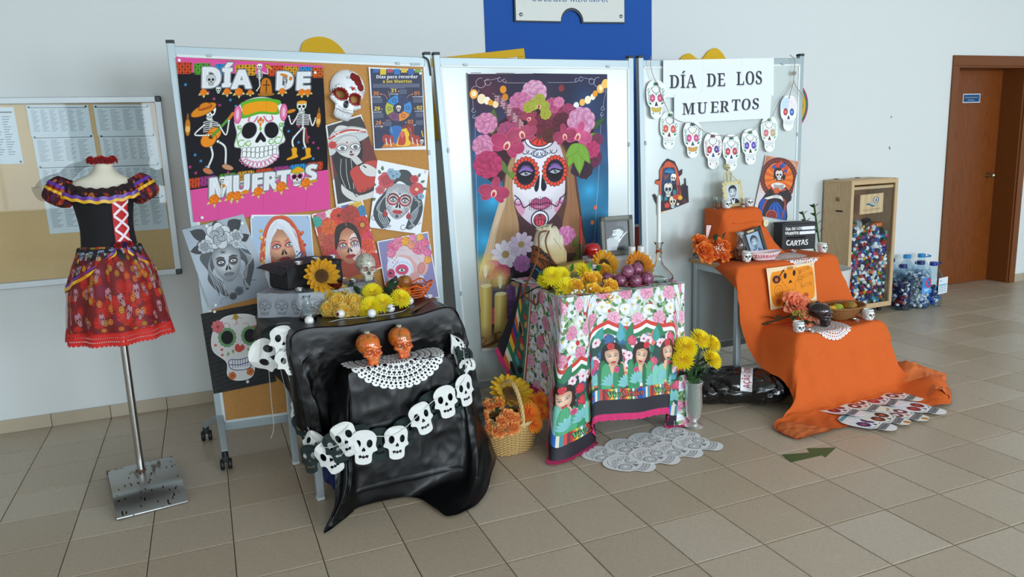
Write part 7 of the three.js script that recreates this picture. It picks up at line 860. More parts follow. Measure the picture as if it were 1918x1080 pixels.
{ const o = thing('chrysanthemum_bunch', 'bunch of bright yellow chrysanthemums on black table front', 'flowers'); const g = mumGeo('#fff62a', '#fbe40a'); [[-0.80,0.845,-0.75,0.052],[-0.83,0.8,-0.66,0.055],[-0.775,0.81,-0.665,0.05],[-0.69,0.815,-0.69,0.052],[-0.845,0.785,-0.645,0.046]].forEach(([x, y, z, r], k) => bloom(o, g, [x, y - 0.02, z - 0.01],[(x + 0.77) * 3,0.75,0.9], r, k * 1.7)); for (const [p, d, l, m] of [[[-0.72,0.83,-0.74],[0.1,0.9,0.5],0.075, leafDark],[[-0.73,0.82,-0.73],[-0.4,0.6,0.5],0.06, leafDark],[[-0.7,0.83,-0.76],[0.5,0.7,0.3],0.06, leafDark],[[-0.76,0.775,-0.62],[-0.2,0.1,1],0.05, leafM],[[-0.86,0.83,-0.75],[-0.4,0.6,0.3],0.06, leafDark],[[-0.74,0.775,-0.63],[0.5,0.2,1],0.05, leafM]]) leaf(o, p, d, l, m); stem(o, [[-0.8,0.82,-0.72],[-0.74,0.79,-0.78],[-0.66,0.765,-0.84]],0.003); }
{ // orange wire fruit basket
const c = [-0.6,0.757,-0.87], o = thing('wire_basket', 'orange plastic web basket holding fruit', 'basket', c), m = mat('#ee6412', 0.4), g = [], R = (t, a) => { const r = lerp(0.05,0.112, Math.pow(t, 0.7)) * (1 + (t > 0.9 ? 0.05 * Math.cos(a * 8) : 0)); return [Math.sin(a) * r, 0.004 + 0.075 * t + (t > 0.9 ? 0.008 * Math.cos(a * 8) : 0), Math.cos(a) * r]; };
for (let k = 0; k < 16; k++) { const a = (k / 16) * TAU; g.push(tube([0,0.33,0.66,1].map((t) => R(t, a)),0.0028,10,5)); } for (const t of [0.06,0.24,0.42,0.6,0.78,1]) g.push(tube(Array.from({ length: 49 }, (_, k) => R(t, (k / 48) * TAU)), t === 1 ? 0.004 : 0.0026,96,5)); part('web', g, m, o); part('base_ring', T(new THREE.TorusGeometry(0.05,0.004,6,30),0,0.005,0, Math.PI / 2), m, o);
fruit('apple', 'brown red apple on top in orange web basket', 'apple', [-0.625,0.852,-0.845],0.036,['#8a4a1c', '#c08a3c'],0.92); fruit('orange_fruit', 'orange at the front inside the orange web basket', 'orange', [-0.635,0.802,-0.83],0.034,['#e8860c', '#f0a018'],0.95); fruit('pear', 'green pear in the orange web basket behind leaf', 'pear', [-0.68,0.805,-0.87],0.031,['#6a7a20', '#9aa03a'],1.15); fruit('pomegranate', 'red brown pomegranate right in the orange web basket', 'fruit', [-0.565,0.81,-0.86],0.034,['#8a3a1c', '#a85a30'],0.9);
}
{ const o = thing('wooden_knife', 'dark wooden stick with thin spike at right table corner', 'stick', [-0.585,0.766,-0.68],0.86); part('stick', T(new RoundedBoxGeometry(0.24,0.008,0.024,2,0.003),0,0.004,0,0,0,0.02), mat('#6e4a32', 0.7), o); part('spike', tube([[0.07,0.008,0.0],[0.06,0.03,-0.005],[0.045,0.05,-0.012]],0.0016,8,5), mat('#2a1c14', 0.6), o); }
{ // string of eyeball lights
const o = thing('eyeball_string', 'white cord strung with toy eyeballs along table front', 'light string'), y = 0.757, m = mat('#f0efec', 0.2, { phys: 1, clearcoat: 1 }); [[-1.111,-0.579,2.6],[-0.969,-0.64,-0.9],[-0.846,-0.575,2.9],[-0.748,-0.635,3.0],[-0.632,-0.745,2.8]].forEach(([x, z, ry]) => { const b = part('eyeball', T(ball(0.0195,0,0,0,1,1,1,24),0,0.021,0), m, o); b.position.set(x, y, z); b.rotation.y = ry; part('iris', T(ball(0.008,0,0,0,1,1,0.45,16),0,0.023,0.0175), mat(ry < 0 ? '#7a1c14' : '#6a3a30', 0.2), b); part('vein', T(new THREE.TorusGeometry(0.0192,0.0008,4,20,2),0,0.021,0,0.4,0.3,0.2), mat('#c86a60', 0.3), b); });
const c = mat('#b8b8ac', 0.6), cord = (pts) => part('cord', tube(pts, 0.0016,60,5), c, o); cord([[-0.632, y + 0.004,-0.72],[-0.69, y + 0.004,-0.63],[-0.748, y + 0.004,-0.6],[-0.85, y + 0.004,-0.595],[-0.93, y + 0.004,-0.6],[-0.97, y + 0.004,-0.61],[-1.04, y + 0.004,-0.575],[-1.111, y + 0.004,-0.56],[-1.17, y + 0.006,-0.57],[-1.215, y - 0.004,-0.6],[-1.245, y - 0.09,-0.62],[-1.24,0.56,-0.63],[-1.225,0.43,-0.62],[-1.235,0.38,-0.6],[-1.2,0.42,-0.58]]); cord([[-1.111, y + 0.005,-0.575],[-1.16, y + 0.006,-0.61],[-1.2, y + 0.005,-0.66],[-1.24, y - 0.01,-0.7],[-1.275,0.68,-0.7],[-1.285,0.58,-0.68],[-1.29,0.42,-0.66],[-1.295,0.3,-0.64],[-1.31,0.27,-0.63]]); }
// doily and amber skulls on the step
{ const top = 0.5945, ze = -0.405; doily('crochet_doily', 'large round white crochet mat under amber skulls', [-0.785,-0.49],0.205, (x, z) => { const e = ze - (x + 0.78) * 0.06, k = z - e; const fold = 0.006 * Math.sin(x * 40); return k < 0 ? [x, top + 0.001 * Math.sin(x * 30 + z * 20), z] : [x * 1.0, top - k * 0.93 - 0.002, e + 0.012 + k * 0.16 + fold * k * 3]; }, 0,1.1);
const amber = (label, p, ry, s, sd) => { const o = thing('amber_skull', label, 'skull bottle', p, ry); const b = part('skull', skullGeo(64, (x, y, z) => { const [d, m] = skullSdf(x, y, z, { marks: 1 }), n = noise(x * 4 + sd, y * 4, z * 4) + 0.5 * noise(x * 9, y * 9 + sd, z * 9) + (y - 0.6) * 1.4; return mix(mix(lin('#f0560f'), lin('#ff9c30'),0.5 + n * 0.5), lin('#3a1206'), clamp(n * 0.55 + (m < 0.02 ? 0.3 : 0))); }), mat('#ffffff', 0.12, { vertexColors: true, phys: 1, clearcoat: 1, clearcoatRoughness: 0.05, transmission: 0.25, thickness: 0.02 }), o); b.scale.set(s * 1.02, s, s * 0.9); for (const e of [-1,1]) part('eye_ring', T(new THREE.TorusGeometry(s * 0.075, s * 0.018,8,20), e * s * 0.148, s * 0.455, s * 0.31), mat('#c04a10', 0.15, { phys: 1, clearcoat: 1 }), o); const st = part('stopper', cyl(s * 0.09, s * 0.08, s * 0.07,0, s * 0.98,-s * 0.1), mat('#b8b0a0', 0.3), o); return o; };
amber('front left amber glass skull on crochet mat', [-0.895, top + 0.001,-0.425],0.3,0.132,2); amber('rear right amber glass skull, darker crown, on crochet mat', [-0.75, top + 0.001,-0.47],0.15,0.132,7); }
// felt skull garland
{
const o = thing('felt_skull_garland', 'garland of white and dark green felt skulls around black tables', 'garland'), white = mat('#e2e2de', 0.85), dark = mat('#1b2a28', 0.85);
const sh = new THREE.Shape(curveShape([[-0.26,0.5],[0.26,0.5],[0.48,0.3],[0.46,0.02],[0.52,-0.12],[0.34,-0.2],[0.28,-0.5],[-0.28,-0.5],[-0.34,-0.2],[-0.52,-0.12],[-0.46,0.02],[-0.48,0.3]], true, 48).map((p) => new THREE.Vector2(...p)));
const hole = (pts) => { const h = new THREE.Path(pts.map(([x, y]) => new THREE.Vector2(x, y))); sh.holes.push(h); }; for (const s of [-1,1]) hole(Array.from({ length: 14 }, (_, k) => [s * 0.22 + Math.cos((k / 14) * TAU) * 0.115,0.1 + Math.sin((k / 14) * TAU) * 0.13])); hole([[0,0.0],[0.08,-0.1],[0.03,-0.16],[0,-0.12],[-0.03,-0.16],[-0.08,-0.1]]); hole([[-0.2,-0.27],[-0.1,-0.25],[-0.05,-0.3],[0,-0.25],[0.05,-0.3],[0.1,-0.25],[0.2,-0.27],[0.16,-0.36],[0.08,-0.33],[0,-0.37],[-0.08,-0.33],[-0.16,-0.36]]);
const base = new THREE.ExtrudeGeometry(sh, { depth: 0.018, bevelEnabled: false, curveSegments: 8 }); const bent = (k) => { const g = base.clone(), p = g.attributes.position; for (let i = 0; i < p.count; i++) { const x = p.getX(i); p.setZ(i, p.getZ(i) - k * x * x); } g.computeVertexNormals(); return g; }; const G = [bent(0.5), bent(1.0), bent(0.15)];
const put = (x, y, z, ry, rz, w, s = 0.125, v = 0, rx = -0.12) => { const q = part('felt_skull', G[v], w ? white : dark, o); q.rotation.order = 'YXZ'; q.position.set(x, y, z); q.rotation.set(rx, ry, rz); q.scale.set(s * 0.82, s, s * 0.9); };
put(-1.285,0.655,-0.54,-0.25,1.25,1,0.16,1); put(-1.255,0.71,-0.56,-0.4,0.6,0,0.13,1); put(-1.228,0.722,-0.5,0.4,-0.15,1,0.12,1); put(-1.215,0.64,-0.49,0.5,0.3,1,0.11,1);
put(-1.19,0.42,-0.55,-0.6,-0.3,1,0.11,1); put(-1.18,0.34,-0.5,-0.4,0.4,0,0.12,1); put(-1.165,0.29,-0.42,-0.5,-0.5,1,0.11,1); put(-1.18,0.24,-0.4,-0.7,0.2,0,0.11,0);
put(-1.105,0.255,-0.34,-0.35,0.5,1,0.13,0); put(-1.075,0.3,-0.325,-0.2,0.3,0,0.125,0); put(-1.045,0.335,-0.3,-0.3,0.45,1,0.13,1); put(-0.985,0.315,-0.315,-0.15,0.1,0,0.12,0);
put(-0.975,0.295,-0.285,-0.1,-0.1,1,0.13,2); put(-0.905,0.285,-0.315,0,-0.02,0,0.125,2); put(-0.835,0.285,-0.295,0.1,-0.1,1,0.128,0); put(-0.785,0.31,-0.325,0.3,0.05,0,0.12,1); put(-0.715,0.36,-0.32,0.2,0.22,1,0.128,0); put(-0.66,0.395,-0.355,0.4,0.1,0,0.12,1); put(-0.6,0.405,-0.35,0.15,0.1,1,0.13,2); put(-0.545,0.4,-0.39,0.4,0.1,0,0.125,2); put(-0.495,0.425,-0.4,0.5,0.05,1,0.13,2); put(-0.48,0.48,-0.45,0.8,0.3,0,0.12,1); put(-0.46,0.525,-0.48,0.7,1.2,1,0.12,1,-0.5); put(-0.455,0.56,-0.5,0.8,1.3,0,0.12,1,-0.4); put(-0.47,0.6,-0.52,0.7,1.1,1,0.115,1,-0.3);
part('string', tube([[-1.235,0.68,-0.6],[-1.19,0.42,-0.55],[-1.12,0.3,-0.34],[-1.0,0.34,-0.3],[-0.84,0.32,-0.3],[-0.66,0.42,-0.34],[-0.5,0.47,-0.4],[-0.46,0.58,-0.5]],0.0015,60,5), mat('#d8d8d0', 0.9), o);
}
// ---------- middle: floral table ----------
desk('school_desk', 'steel legged school desk under floral tablecloth', 0.035,0.72,-1.12,-0.5,0);
const TY = 0.76;
{
const S = [ // top x, z; hem x, y, z; distance along the cloth
[0.031,-1.0,-0.1,0.42,-1.04,0.0],[0.03,-0.9,-0.045,0.24,-0.93,0.1],[0.03,-0.8,0.0,0.26,-0.8,0.19],[0.03,-0.65,0.004,0.24,-0.65,0.33],[0.03,-0.56,-0.025,0.16,-0.55,0.42],[0.034,-0.497,-0.09,0.014,-0.42,0.49],
[0.075,-0.492,0.02,0.012,-0.405,0.55],[0.12,-0.491,0.15,0.012,-0.46,0.62],[0.155,-0.491,0.215,0.03,-0.525,0.68],[0.19,-0.491,0.17,0.16,-0.462,0.75],[0.3,-0.491,0.29,0.168,-0.452,0.85],[0.45,-0.491,0.44,0.15,-0.446,1.0],[0.58,-0.491,0.56,0.145,-0.45,1.12],[0.66,-0.491,0.61,0.13,-0.47,1.2],
[0.705,-0.492,0.63,0.012,-0.53,1.27],[0.722,-0.5,0.72,0.008,-0.5,1.33],[0.726,-0.56,0.775,0.1,-0.545,1.4],[0.726,-0.7,0.76,0.22,-0.7,1.52],[0.724,-0.95,0.76,0.25,-0.96,1.66]];
const at = (u) => along(S, u, (q) => q), o = thing('floral_tablecloth', 'floral tablecloth with bordered front and pink lace trim', 'tablecloth'), m = mat('#ffffff', 0.62, { map: tableclothArt }), K = CLOTH.px / CLOTH.w, KV = CLOTH.px / CLOTH.h;
const pos = (u, t) => { const q = at(u), L = Math.hypot(q[2] - q[0], q[3] - TY, q[4] - q[1]), e = Math.pow(t, 1.25), w = 0.012 * Math.sin(u * 46) * t * (1 - 0.4 * t) + 0.006 * Math.sin(u * 23 + 2) * t; const front = u > 0.27 && u < 0.78 ? 1 : 0; return [lerp(q[0], q[2], e) + (front ? 0 : w), Math.max(lerp(TY, q[3], t) - 0.004 * (1 - Math.pow(1 - Math.min(t * 12,1),2)),0.006), lerp(q[1], q[4], e) + (front ? w : 0), q[5], L]; };
const skirt = gridGeo(190,44, (u, v) => { const p = pos(u, v); return [p[0], p[1], p[2], p[3] * K + 0.0, (p[4] * (1 - v)) * KV]; });
const top = gridGeo(24,16, (u, v) => [lerp(0.03,0.726, u), TY + 0.001 + 0.0006 * noise(u * 9, v * 9,1), lerp(-1.12,-0.492, v), (0.49 + u * 0.7) * K, 0.6 + (1 - v) * 0.38]); part('cloth', [skirt, top], m, o);
part('lace_trim', gridGeo(420,3, (u, v) => { const p = pos(u, 1), q = pos(u, 0.97), dx = p[0] - q[0], dy = p[1] - q[1], dz = p[2] - q[2], l = Math.hypot(dx, dy, dz) + 1e-6, r = 0.004 * Math.sin(u * 300) * v, low = p[1] < 0.04; const s = 0.036 * v; return [p[0] + (low ? (p[0] - 0.38) * 0.06 * v : (dx / l) * s) + r, Math.max(low ? 0.009 : p[1] + (dy / l) * s, 0.005 + 0.002 * v), p[2] + (low ? 0.036 * v : (dz / l) * s * 0.4) + r, u * 9,1 - v]; }), mat('#d42d6c', 0.8, { alphaMap: (() => { const t = laceAlpha(2,7); t.wrapS = THREE.RepeatWrapping; return t; })(), alphaTest: 0.5 }), o);
}
{ const b = thing('white_riser', 'white box riser carrying grey photo frame and candles', 'box', [0.625, TY + 0.002,-1.02],-0.2); part('box_body', box(0.35,0.08,0.17,0,0.04,0,0.004), mat('#e9ecee', 0.6), b); part('box_lid', box(0.356,0.02,0.176,0,0.071,0,0.004), mat('#e4e8ea', 0.6), b); }
const RY = TY + 0.0835;
function frame(name, label, p, ry, lean, w, h, b, col, artTex, rx2 = 0) {
const o = thing(name, label, 'photo frame', p, ry); o.rotation.order = 'YXZ'; o.rotation.x = -lean; const m = mat(col, 0.5), bx = (ww, hh, x, y, z = 0, d = 0.016) => box(ww, hh, d, x, y, z, 0.004);
part('frame_border', [bx(w, b, 0, b / 2), bx(w, b, 0, h - b / 2), bx(b, h, -w / 2 + b / 2, h / 2), bx(b, h, w / 2 - b / 2, h / 2)], m, o); part('inner_bead', [bx(w - b * 1.3, b * 0.3,0, b * 0.85,0.004), bx(w - b * 1.3, b * 0.3,0, h - b * 0.85,0.004), bx(b * 0.3, h - b * 1.3,-w / 2 + b * 0.85, h / 2,0.004), bx(b * 0.3, h - b * 1.3, w / 2 - b * 0.85, h / 2,0.004)], mat(shade(col, 0.8),0.5), o);
part('photograph', T(new THREE.PlaneGeometry(w - b * 1.7, h - b * 1.7),0, h / 2,0.003), mat('#ffffff', 0.35, { map: artTex }), o); part('backing', box(w - b, h - b, 0.004,0, h / 2,-0.006,0.001), mat('#4a4038', 0.9), o); part('easel', bar([0, h * 0.6,-0.008],[0,0.004 + Math.tan(lean) * 0.0,-0.03 - h * 0.28],0.03,0.003,0), mat('#3a342e', 0.9), o); return o;
}
frame('photo_frame', 'grey wooden frame with black and white profile portrait of man', [0.655, RY, -1.035],-0.06,0.1,0.2,0.222,0.03, '#6f7068', portraitArt(0));
pillarCandle('small white pillar candle left of the grey frame', [0.535, RY, -0.985],0.017,0.048, false); pillarCandle('white pillar candle in front of grey frame corner', [0.69, RY, -0.945],0.019,0.058); pillarCandle('white pillar candle furthest right on white riser', [0.738, RY, -0.93],0.018,0.058);
{ const o = thing('red_apple', 'shiny red apple with stalk on white riser', 'apple', [0.498, RY + 0.042,-1.045]); const g = lathe([[0,-0.8],[0.18,-0.92],[0.55,-0.82],[0.9,-0.4],[1,0.08],[0.9,0.52],[0.58,0.82],[0.25,0.88],[0.1,0.76],[0,0.7]].map(([a, b]) => [a * 0.046, b * 0.046]),32); colorize(g, (x, y, z) => mix(lin('#b80d12'), lin('#c8783c'), clamp(noise(x * 12, y * 12, z * 12) * 1.2 + x * 22 - 0.3))); part('flesh', g, mat('#ffffff', 0.12, { vertexColors: true, phys: 1, clearcoat: 1 }), o); part('stalk', tube([[0,0.03,0],[0.003,0.045,0],[0.001,0.058,0]],0.0016,6,5), mat('#4a3018', 0.8), o); }
{ // drawstring bag with wave print
const o = thing('drawstring_bag', 'cream cloth drawstring bag printed with brown waves and leather cord', 'bag', [0.19, TY, -0.965],0.1);
const bagArt = canvasTex(512,640, (c) => { c.fillStyle = '#d6cdb4'; c.fillRect(0,0,512,640); for (let q = 0; q < 24; q++) { c.fillStyle = 'rgba(190,160,110,.12)'; c.fillRect(0,200 + q * 10,512,400); } blob(c, [[360,40],[400,30],[470,120],[500,300],[520,330],[520,20]], '#e8a01c'); blob(c, [[0,260],[60,230],[120,290],[190,330],[210,400],[300,450],[360,520],[420,640],[0,640]], '#8a4a1c', '#241408', 9); for (let q = 0; q < 8; q++) line(c, [[20 + q * 26,330 + q * 12],[80 + q * 30,430 + q * 10],[110 + q * 40,640]], q % 2 ? '#241810' : '#5a2c10', 12); for (let q = 0; q < 9; q++) oval(c, 60 + q * 20,262 + q * 16 + (q % 2) * 14,22,17, '#2a2620'); blob(c, [[0,430],[60,470],[120,560],[150,640],[0,640]], '#1c3850', '#0c1420', 6); for (let q = 0; q < 5; q++) line(c, [[q * 22,460 + q * 14],[50 + q * 22,540],[80 + q * 20,640]], q % 2 ? '#7aa8c0' : '#12283c', 9); blob(c, [[300,540],[350,505],[380,520],[400,560],[330,590]], '#f0f0ea'); for (let q = 0; q < 6; q++) oval(c, 290 + q * 14,560 + (q % 2) * 16,9,9, '#f2f2ee'); blob(c, [[400,520],[435,450],[475,520],[500,560],[390,560]], '#1c2c40'); blob(c, [[415,495],[435,448],[462,500],[440,490],[430,510]], '#f0f2f4'); fillP(c, [[380,560],[512,550],[512,640],[370,640]], '#6a9ab0'); for (let q = 0; q < 5; q++) for (let k = 0; k < 3; k++) line(c, [[280 + q * 18 + k * 6,150 + q * 26 + k * 3],[290 + q * 18,160 + q * 26],[286 + q * 18,172 + q * 26]], '#3a3a3a', 4); });
part('cloth_body', nets((x, y, z) => { const w = lerp(0.1,0.055, clamp((y - 0.1) / 0.2) ** 1.5), d = rbx(x, y, z, 0,0.145,0, Math.max(0.03, w - 0.0),0.145,0.055 * (1 - clamp((y - 0.14) / 0.2) * 0.6),0.045); return (d + 0.006 * Math.sin(x * 130 + Math.sin(y * 40)) * clamp((y - 0.13) * 7) + 0.005 * noise(x * 18, y * 18, z * 18)) * 0.8; }, [-0.13,-0.02,-0.09],[0.13,0.33,0.09],70, null, (x, y) => [x / 0.21 + 0.5, clamp(y / 0.295)]), mat('#ffffff', 0.85, { map: bagArt }), o);
part('frill', T(loft([{ y: 0, rx: 0.03, rz: 0.02, amp: 0.1, k: 9 }, { y: 0.02, rx: 0.045, rz: 0.03, amp: 0.2, k: 9 }],40),-0.02,0.27,0,0,0,0.2), mat('#d0c6ac', 0.85), o);
const lm = mat('#7a4420', 0.6), w = (a) => a.map(([x, y, z]) => [x - 0.19, y - TY, z + 0.965]);
part('leather_cord', [tube(w([[0.16,1.03,-0.93],[0.1,1.02,-0.9],[0.075,0.93,-0.87],[0.03,0.85,-0.85],[-0.012,0.78,-0.85],[-0.02,0.72,-0.86],[0.003,0.69,-0.83],[0.01,0.68,-0.79],[0.012,0.72,-0.74],[0.05,0.79,-0.74],[0.12,0.83,-0.8]]),0.0045,60,6), tube(w([[0.17,1.03,-0.92],[0.13,0.98,-0.89],[0.15,0.9,-0.88],[0.2,0.82,-0.87],[0.14,0.785,-0.8],[0.06,0.775,-0.76],[0.012,0.75,-0.76],[0.0,0.69,-0.77],[0.004,0.68,-0.81],[0.012,0.73,-0.82]]),0.0045,60,6), tube(w([[0.03,0.775,-0.7],[0.07,0.785,-0.72],[0.13,0.8,-0.76]]),0.011,20,8)], lm, o); part('dark_strap', tube(w([[-0.03,0.7,-0.9],[0.005,0.745,-0.84],[0.04,0.775,-0.78],[0.09,0.785,-0.7]]),0.004,30,6), mat('#2a1c12', 0.7), o);
}
{ const o = thing('taper_candle', 'red twisted taper candle in dark holder behind flowers', 'candle', [0.425, TY, -1.045]); part('twisted_wax', gridGeo(16,60, (u, v) => { const a = u * TAU, y = 0.155 + v * 0.165, r = lerp(0.0075,0.0035, v ** 2) * (1 + 0.22 * Math.cos(2 * a + v * 70)); return [Math.sin(a) * r, y, Math.cos(a) * r]; }, true), mat('#b01420', 0.25, { phys: 1, clearcoat: 0.6 }), o); part('holder', lathe([[0,0],[0.02,0],[0.02,0.006],[0.008,0.012],[0.0075,0.1],[0.011,0.15],[0.011,0.165],[0.0075,0.16]],20), mat('#3a2a20', 0.5), o); part('wick', cyl(0.001,0.0006,0.01,0,0.32,0,6), mat('#2a2420', 0.9), o); }
{ const o = thing('painted_card', 'small yellow wooden box with painted landscape behind flowers', 'box', [0.26, TY + 0.03,-0.83],0.12); o.rotation.z = 0.1; part('panel', box(0.15,0.075,0.035,0,0.038,0,0.003), mat('#ffffff', 0.5, { map: canvasTex(256,128, (c) => { c.fillStyle = '#c8a828'; c.fillRect(0,0,256,128); c.fillStyle = '#7a7a30'; c.fillRect(0,86,256,42); for (let q = 0; q < 60; q++) oval(c, rnd() * 256,50 + rnd() * 70,6,5, pick(['#5a6a28', '#8a8a3a', '#a8983a', '#4a5420'])); }) }), o); part('card_edge', box(0.154,0.006,0.038,0,0.074,0,0.001), mat('#8a7420', 0.5), o); }
{ const o = thing('corked_jar', 'tiny corked glass jar with white paper tag', 'jar', [0.325, TY + 0.03,-0.79],0.1); part('glass_body', lathe([[0,0],[0.016,0.001],[0.018,0.04],[0.011,0.055],[0.011,0.062]],20), clearGlass, o); part('cork', cyl(0.012,0.0105,0.022,0,0.056,0), mat('#8a5a34', 0.9), o); part('paper_tag', T(box(0.036,0.046,0.001,0.024,0.045,0.03,0.0003),0,0,0,0,0,-0.15), mat('#ffffff', 0.7, { map: canvasTex(96,128, (c) => { c.fillStyle = '#eef2f6'; c.fillRect(0,0,96,128); c.strokeStyle = '#3a4a5a'; c.lineWidth = 4; c.strokeRect(8,8,80,112); c.fillStyle = '#1c3a5a'; c.fillRect(20,58,56,22); oval(c, 36,34,10,5, '#3a5a7a'); }) }), o); }
{ const o = thing('chrysanthemum_bunch', 'bunch of lemon yellow chrysanthemums on left of floral table', 'flowers'), g = mumGeo('#fff82e', '#fae60c'); [[0.06,0.85,-0.64,0.056],[0.125,0.845,-0.68,0.05],[0.11,0.79,-0.6,0.066],[0.235,0.85,-0.66,0.056],[0.06,0.82,-0.72,0.045]].forEach(([x, y, z, r], k) => bloom(o, g, [x, y - 0.02, z - 0.015],[(x - 0.13) * 4,0.75,0.9], r, k * 2)); for (const [p, d, l] of [[[0.05,0.79,-0.57],[-0.6,0,0.8],0.06],[[0.02,0.84,-0.66],[-0.9,0.3,0.2],0.05],[[0.16,0.77,-0.56],[0.2,-0.1,1],0.06],[[0.19,0.84,-0.7],[0.2,0.7,0.2],0.05],[[0.05,0.78,-0.56],[-0.2,-0.3,0.9],0.05]]) leaf(o, p, d, l, leafM2); stem(o, [[0.12,0.8,-0.66],[0.1,0.78,-0.75],[0.08,0.768,-0.85]],0.004); for (let k = 0; k < 10; k++) part('filler', ball(0.006,0.15 + rr(-0.06,0.1),0.772 + rr(0,0.012),-0.52 + rr(-0.02,0.01),1,1,1,8), mat('#e6ead8', 0.7), o); }
{ const o = thing('rose_bunch', 'bunch of golden yellow roses in the middle of floral table', 'flowers'), g = roseGeo('#ffe04a', '#ffc41c'); [[0.152,0.805,-0.57,0.05],[0.24,0.825,-0.6,0.05],[0.228,0.775,-0.53,0.056],[0.285,0.755,-0.505,0.055],[0.327,0.79,-0.54,0.05],[0.4,0.835,-0.73,0.05],[0.285,0.825,-0.62,0.045]].forEach(([x, y, z, r], k) => bloom(o, g, [x, y - 0.02, z - 0.02],[(x - 0.27) * 3,0.6,1], r, k * 1.3)); for (const [p, d, l] of [[[0.2,0.8,-0.56],[0.2,0.3,1],0.05],[[0.36,0.825,-0.72],[-0.4,0.5,0.6],0.06],[[0.35,0.82,-0.72],[-0.8,0.2,0.5],0.05],[[0.2,0.765,-0.52],[-0.2,-0.1,1],0.05],[[0.26,0.85,-0.64],[0.3,0.8,0.2],0.05]]) leaf(o, p, d, l, leafM2); stem(o, [[0.26,0.8,-0.6],[0.27,0.775,-0.7],[0.3,0.768,-0.8]],0.004); }
{ const o = thing('sunflower', 'yellow sunflower standing against white riser behind roses', 'flower', [0.47,0.83,-0.87]); sunflower(o, [0,0,0],[0.05,0.55,1],0.086, '#f4b80e'); stem(o, [[0,0,-0.01],[0.0,-0.04,-0.015],[0.01,-0.066,0]],0.004); }
{ const o = thing('sunflower', 'orange yellow sunflower behind the purple onions', 'flower', [0.662,0.808,-0.835]); sunflower(o, [0,0,0],[0.0,0.5,1],0.09, '#f0a010', '#6a3a14'); stem(o, [[0,0,-0.01],[0.0,-0.03,-0.02],[0.01,-0.044,0]],0.004); }
{ // onions on a small plate
const pl = thing('red_plate', 'small red glass plate under the purple onions', 'plate', [0.475, TY + 0.002,-0.6]); part('plate', lathe([[0,0],[0.06,0],[0.085,0.008],[0.083,0.01],[0.06,0.003],[0,0.003]],36), mat('#8a1c24', 0.12, { phys: 1, clearcoat: 1 }), pl); part('rim', T(new THREE.TorusGeometry(0.084,0.0015,6,40),0,0.009,0, Math.PI / 2), mat('#a02a30', 0.15), pl);
const mk = () => { const o = thing('onion', '', 'onion', [0,0,0],0, 'purple onions'); const g = lathe([[0,-0.86],[0.2,-0.9],[0.62,-0.7],[0.95,-0.2],[1,0.1],[0.9,0.48],[0.6,0.8],[0.26,0.95],[0.1,1.06],[0.05,1.25],[0,1.25]].map(([a, b]) => [a * 0.0355, b * 0.033]),30); colorize(g, (x, y, z) => { const a = Math.atan2(x, z); return mix(lin('#6a2246'), lin('#b0708a'),0.3 + 0.35 * Math.sin(a * 19) + 0.4 * noise(x * 40, y * 20, z * 40)); }); part('skin', g, mat('#ffffff', 0.3, { vertexColors: true, phys: 1, clearcoat: 0.3 }), o); part('root_tuft', T(new THREE.ConeGeometry(0.006,0.008,8),0,-0.029,0, Math.PI), mat('#a88a70', 0.9), o); return o; };
const spots = [[0.42,0.79,-0.615,0.3, 'left onion in the purple pile, behind yellow rose'],[0.475,0.788,-0.565,1.4, 'front onion of the purple pile with dry stalk'],[0.545,0.792,-0.57,-0.5, 'onion at the right end of the purple pile by decanter'],[0.505,0.788,-0.625,0.9, 'onion in the middle of the purple pile, half hidden'],[0.452,0.832,-0.595,-0.7, 'upper left onion stacked on the purple pile'],[0.515,0.836,-0.615,0.5, 'topmost onion of the purple pile before sunflower'],[0.375,0.792,-0.665,0.2, 'rearmost left onion partly hidden by yellow roses']];
const o0 = mk(); spots.forEach(([x, y, z, t, l], k) => { const o = k ? copy(o0) : o0; o.userData.label = l; o.position.set(x, y, z); o.rotation.set(t, k * 2.1, t * 0.7); if (k === 2) o.rotation.set(0.1,0,0.1); });
}
{ const o = thing('decanter', 'clear glass ship decanter with cork holding white taper', 'decanter', [0.65, TY + 0.002,-0.62]); part('glass_body', lathe([[0,0.003],[0.062,0.001],[0.074,0.012],[0.072,0.028],[0.052,0.052],[0.026,0.08],[0.0155,0.105],[0.0135,0.135],[0.018,0.15],[0.0155,0.15],[0.011,0.135],[0.0125,0.105],[0.023,0.08],[0.05,0.05],[0.069,0.028],[0.07,0.014],[0.058,0.006],[0,0.008]],48), clearGlass, o); part('cork', cyl(0.0155,0.014,0.014,0,0.148,0), mat('#9a4a20', 0.9), o); part('candle_cup', lathe([[0,0.163],[0.014,0.163],[0.016,0.185],[0.026,0.2],[0.0235,0.2],[0.013,0.186],[0.0115,0.168],[0,0.168]],32), clearGlass, o);
const cd = thing('taper_candle', 'tall white taper candle standing in glass decanter', 'candle', [0.65, TY + 0.172,-0.62]); part('wax', lathe([[0,0],[0.0095,0],[0.0105,0.002],[0.0102,0.262],[0.008,0.268],[0,0.27]],24), mat('#eef0ee', 0.4, { phys: 1, transmission: 0.08, thickness: 0.01 }), cd); part('wick', tube([[0,0.268,0],[0.001,0.276,0],[0.004,0.281,0]],0.0009,6,5), mat('#c8c4ba', 0.9), cd); }
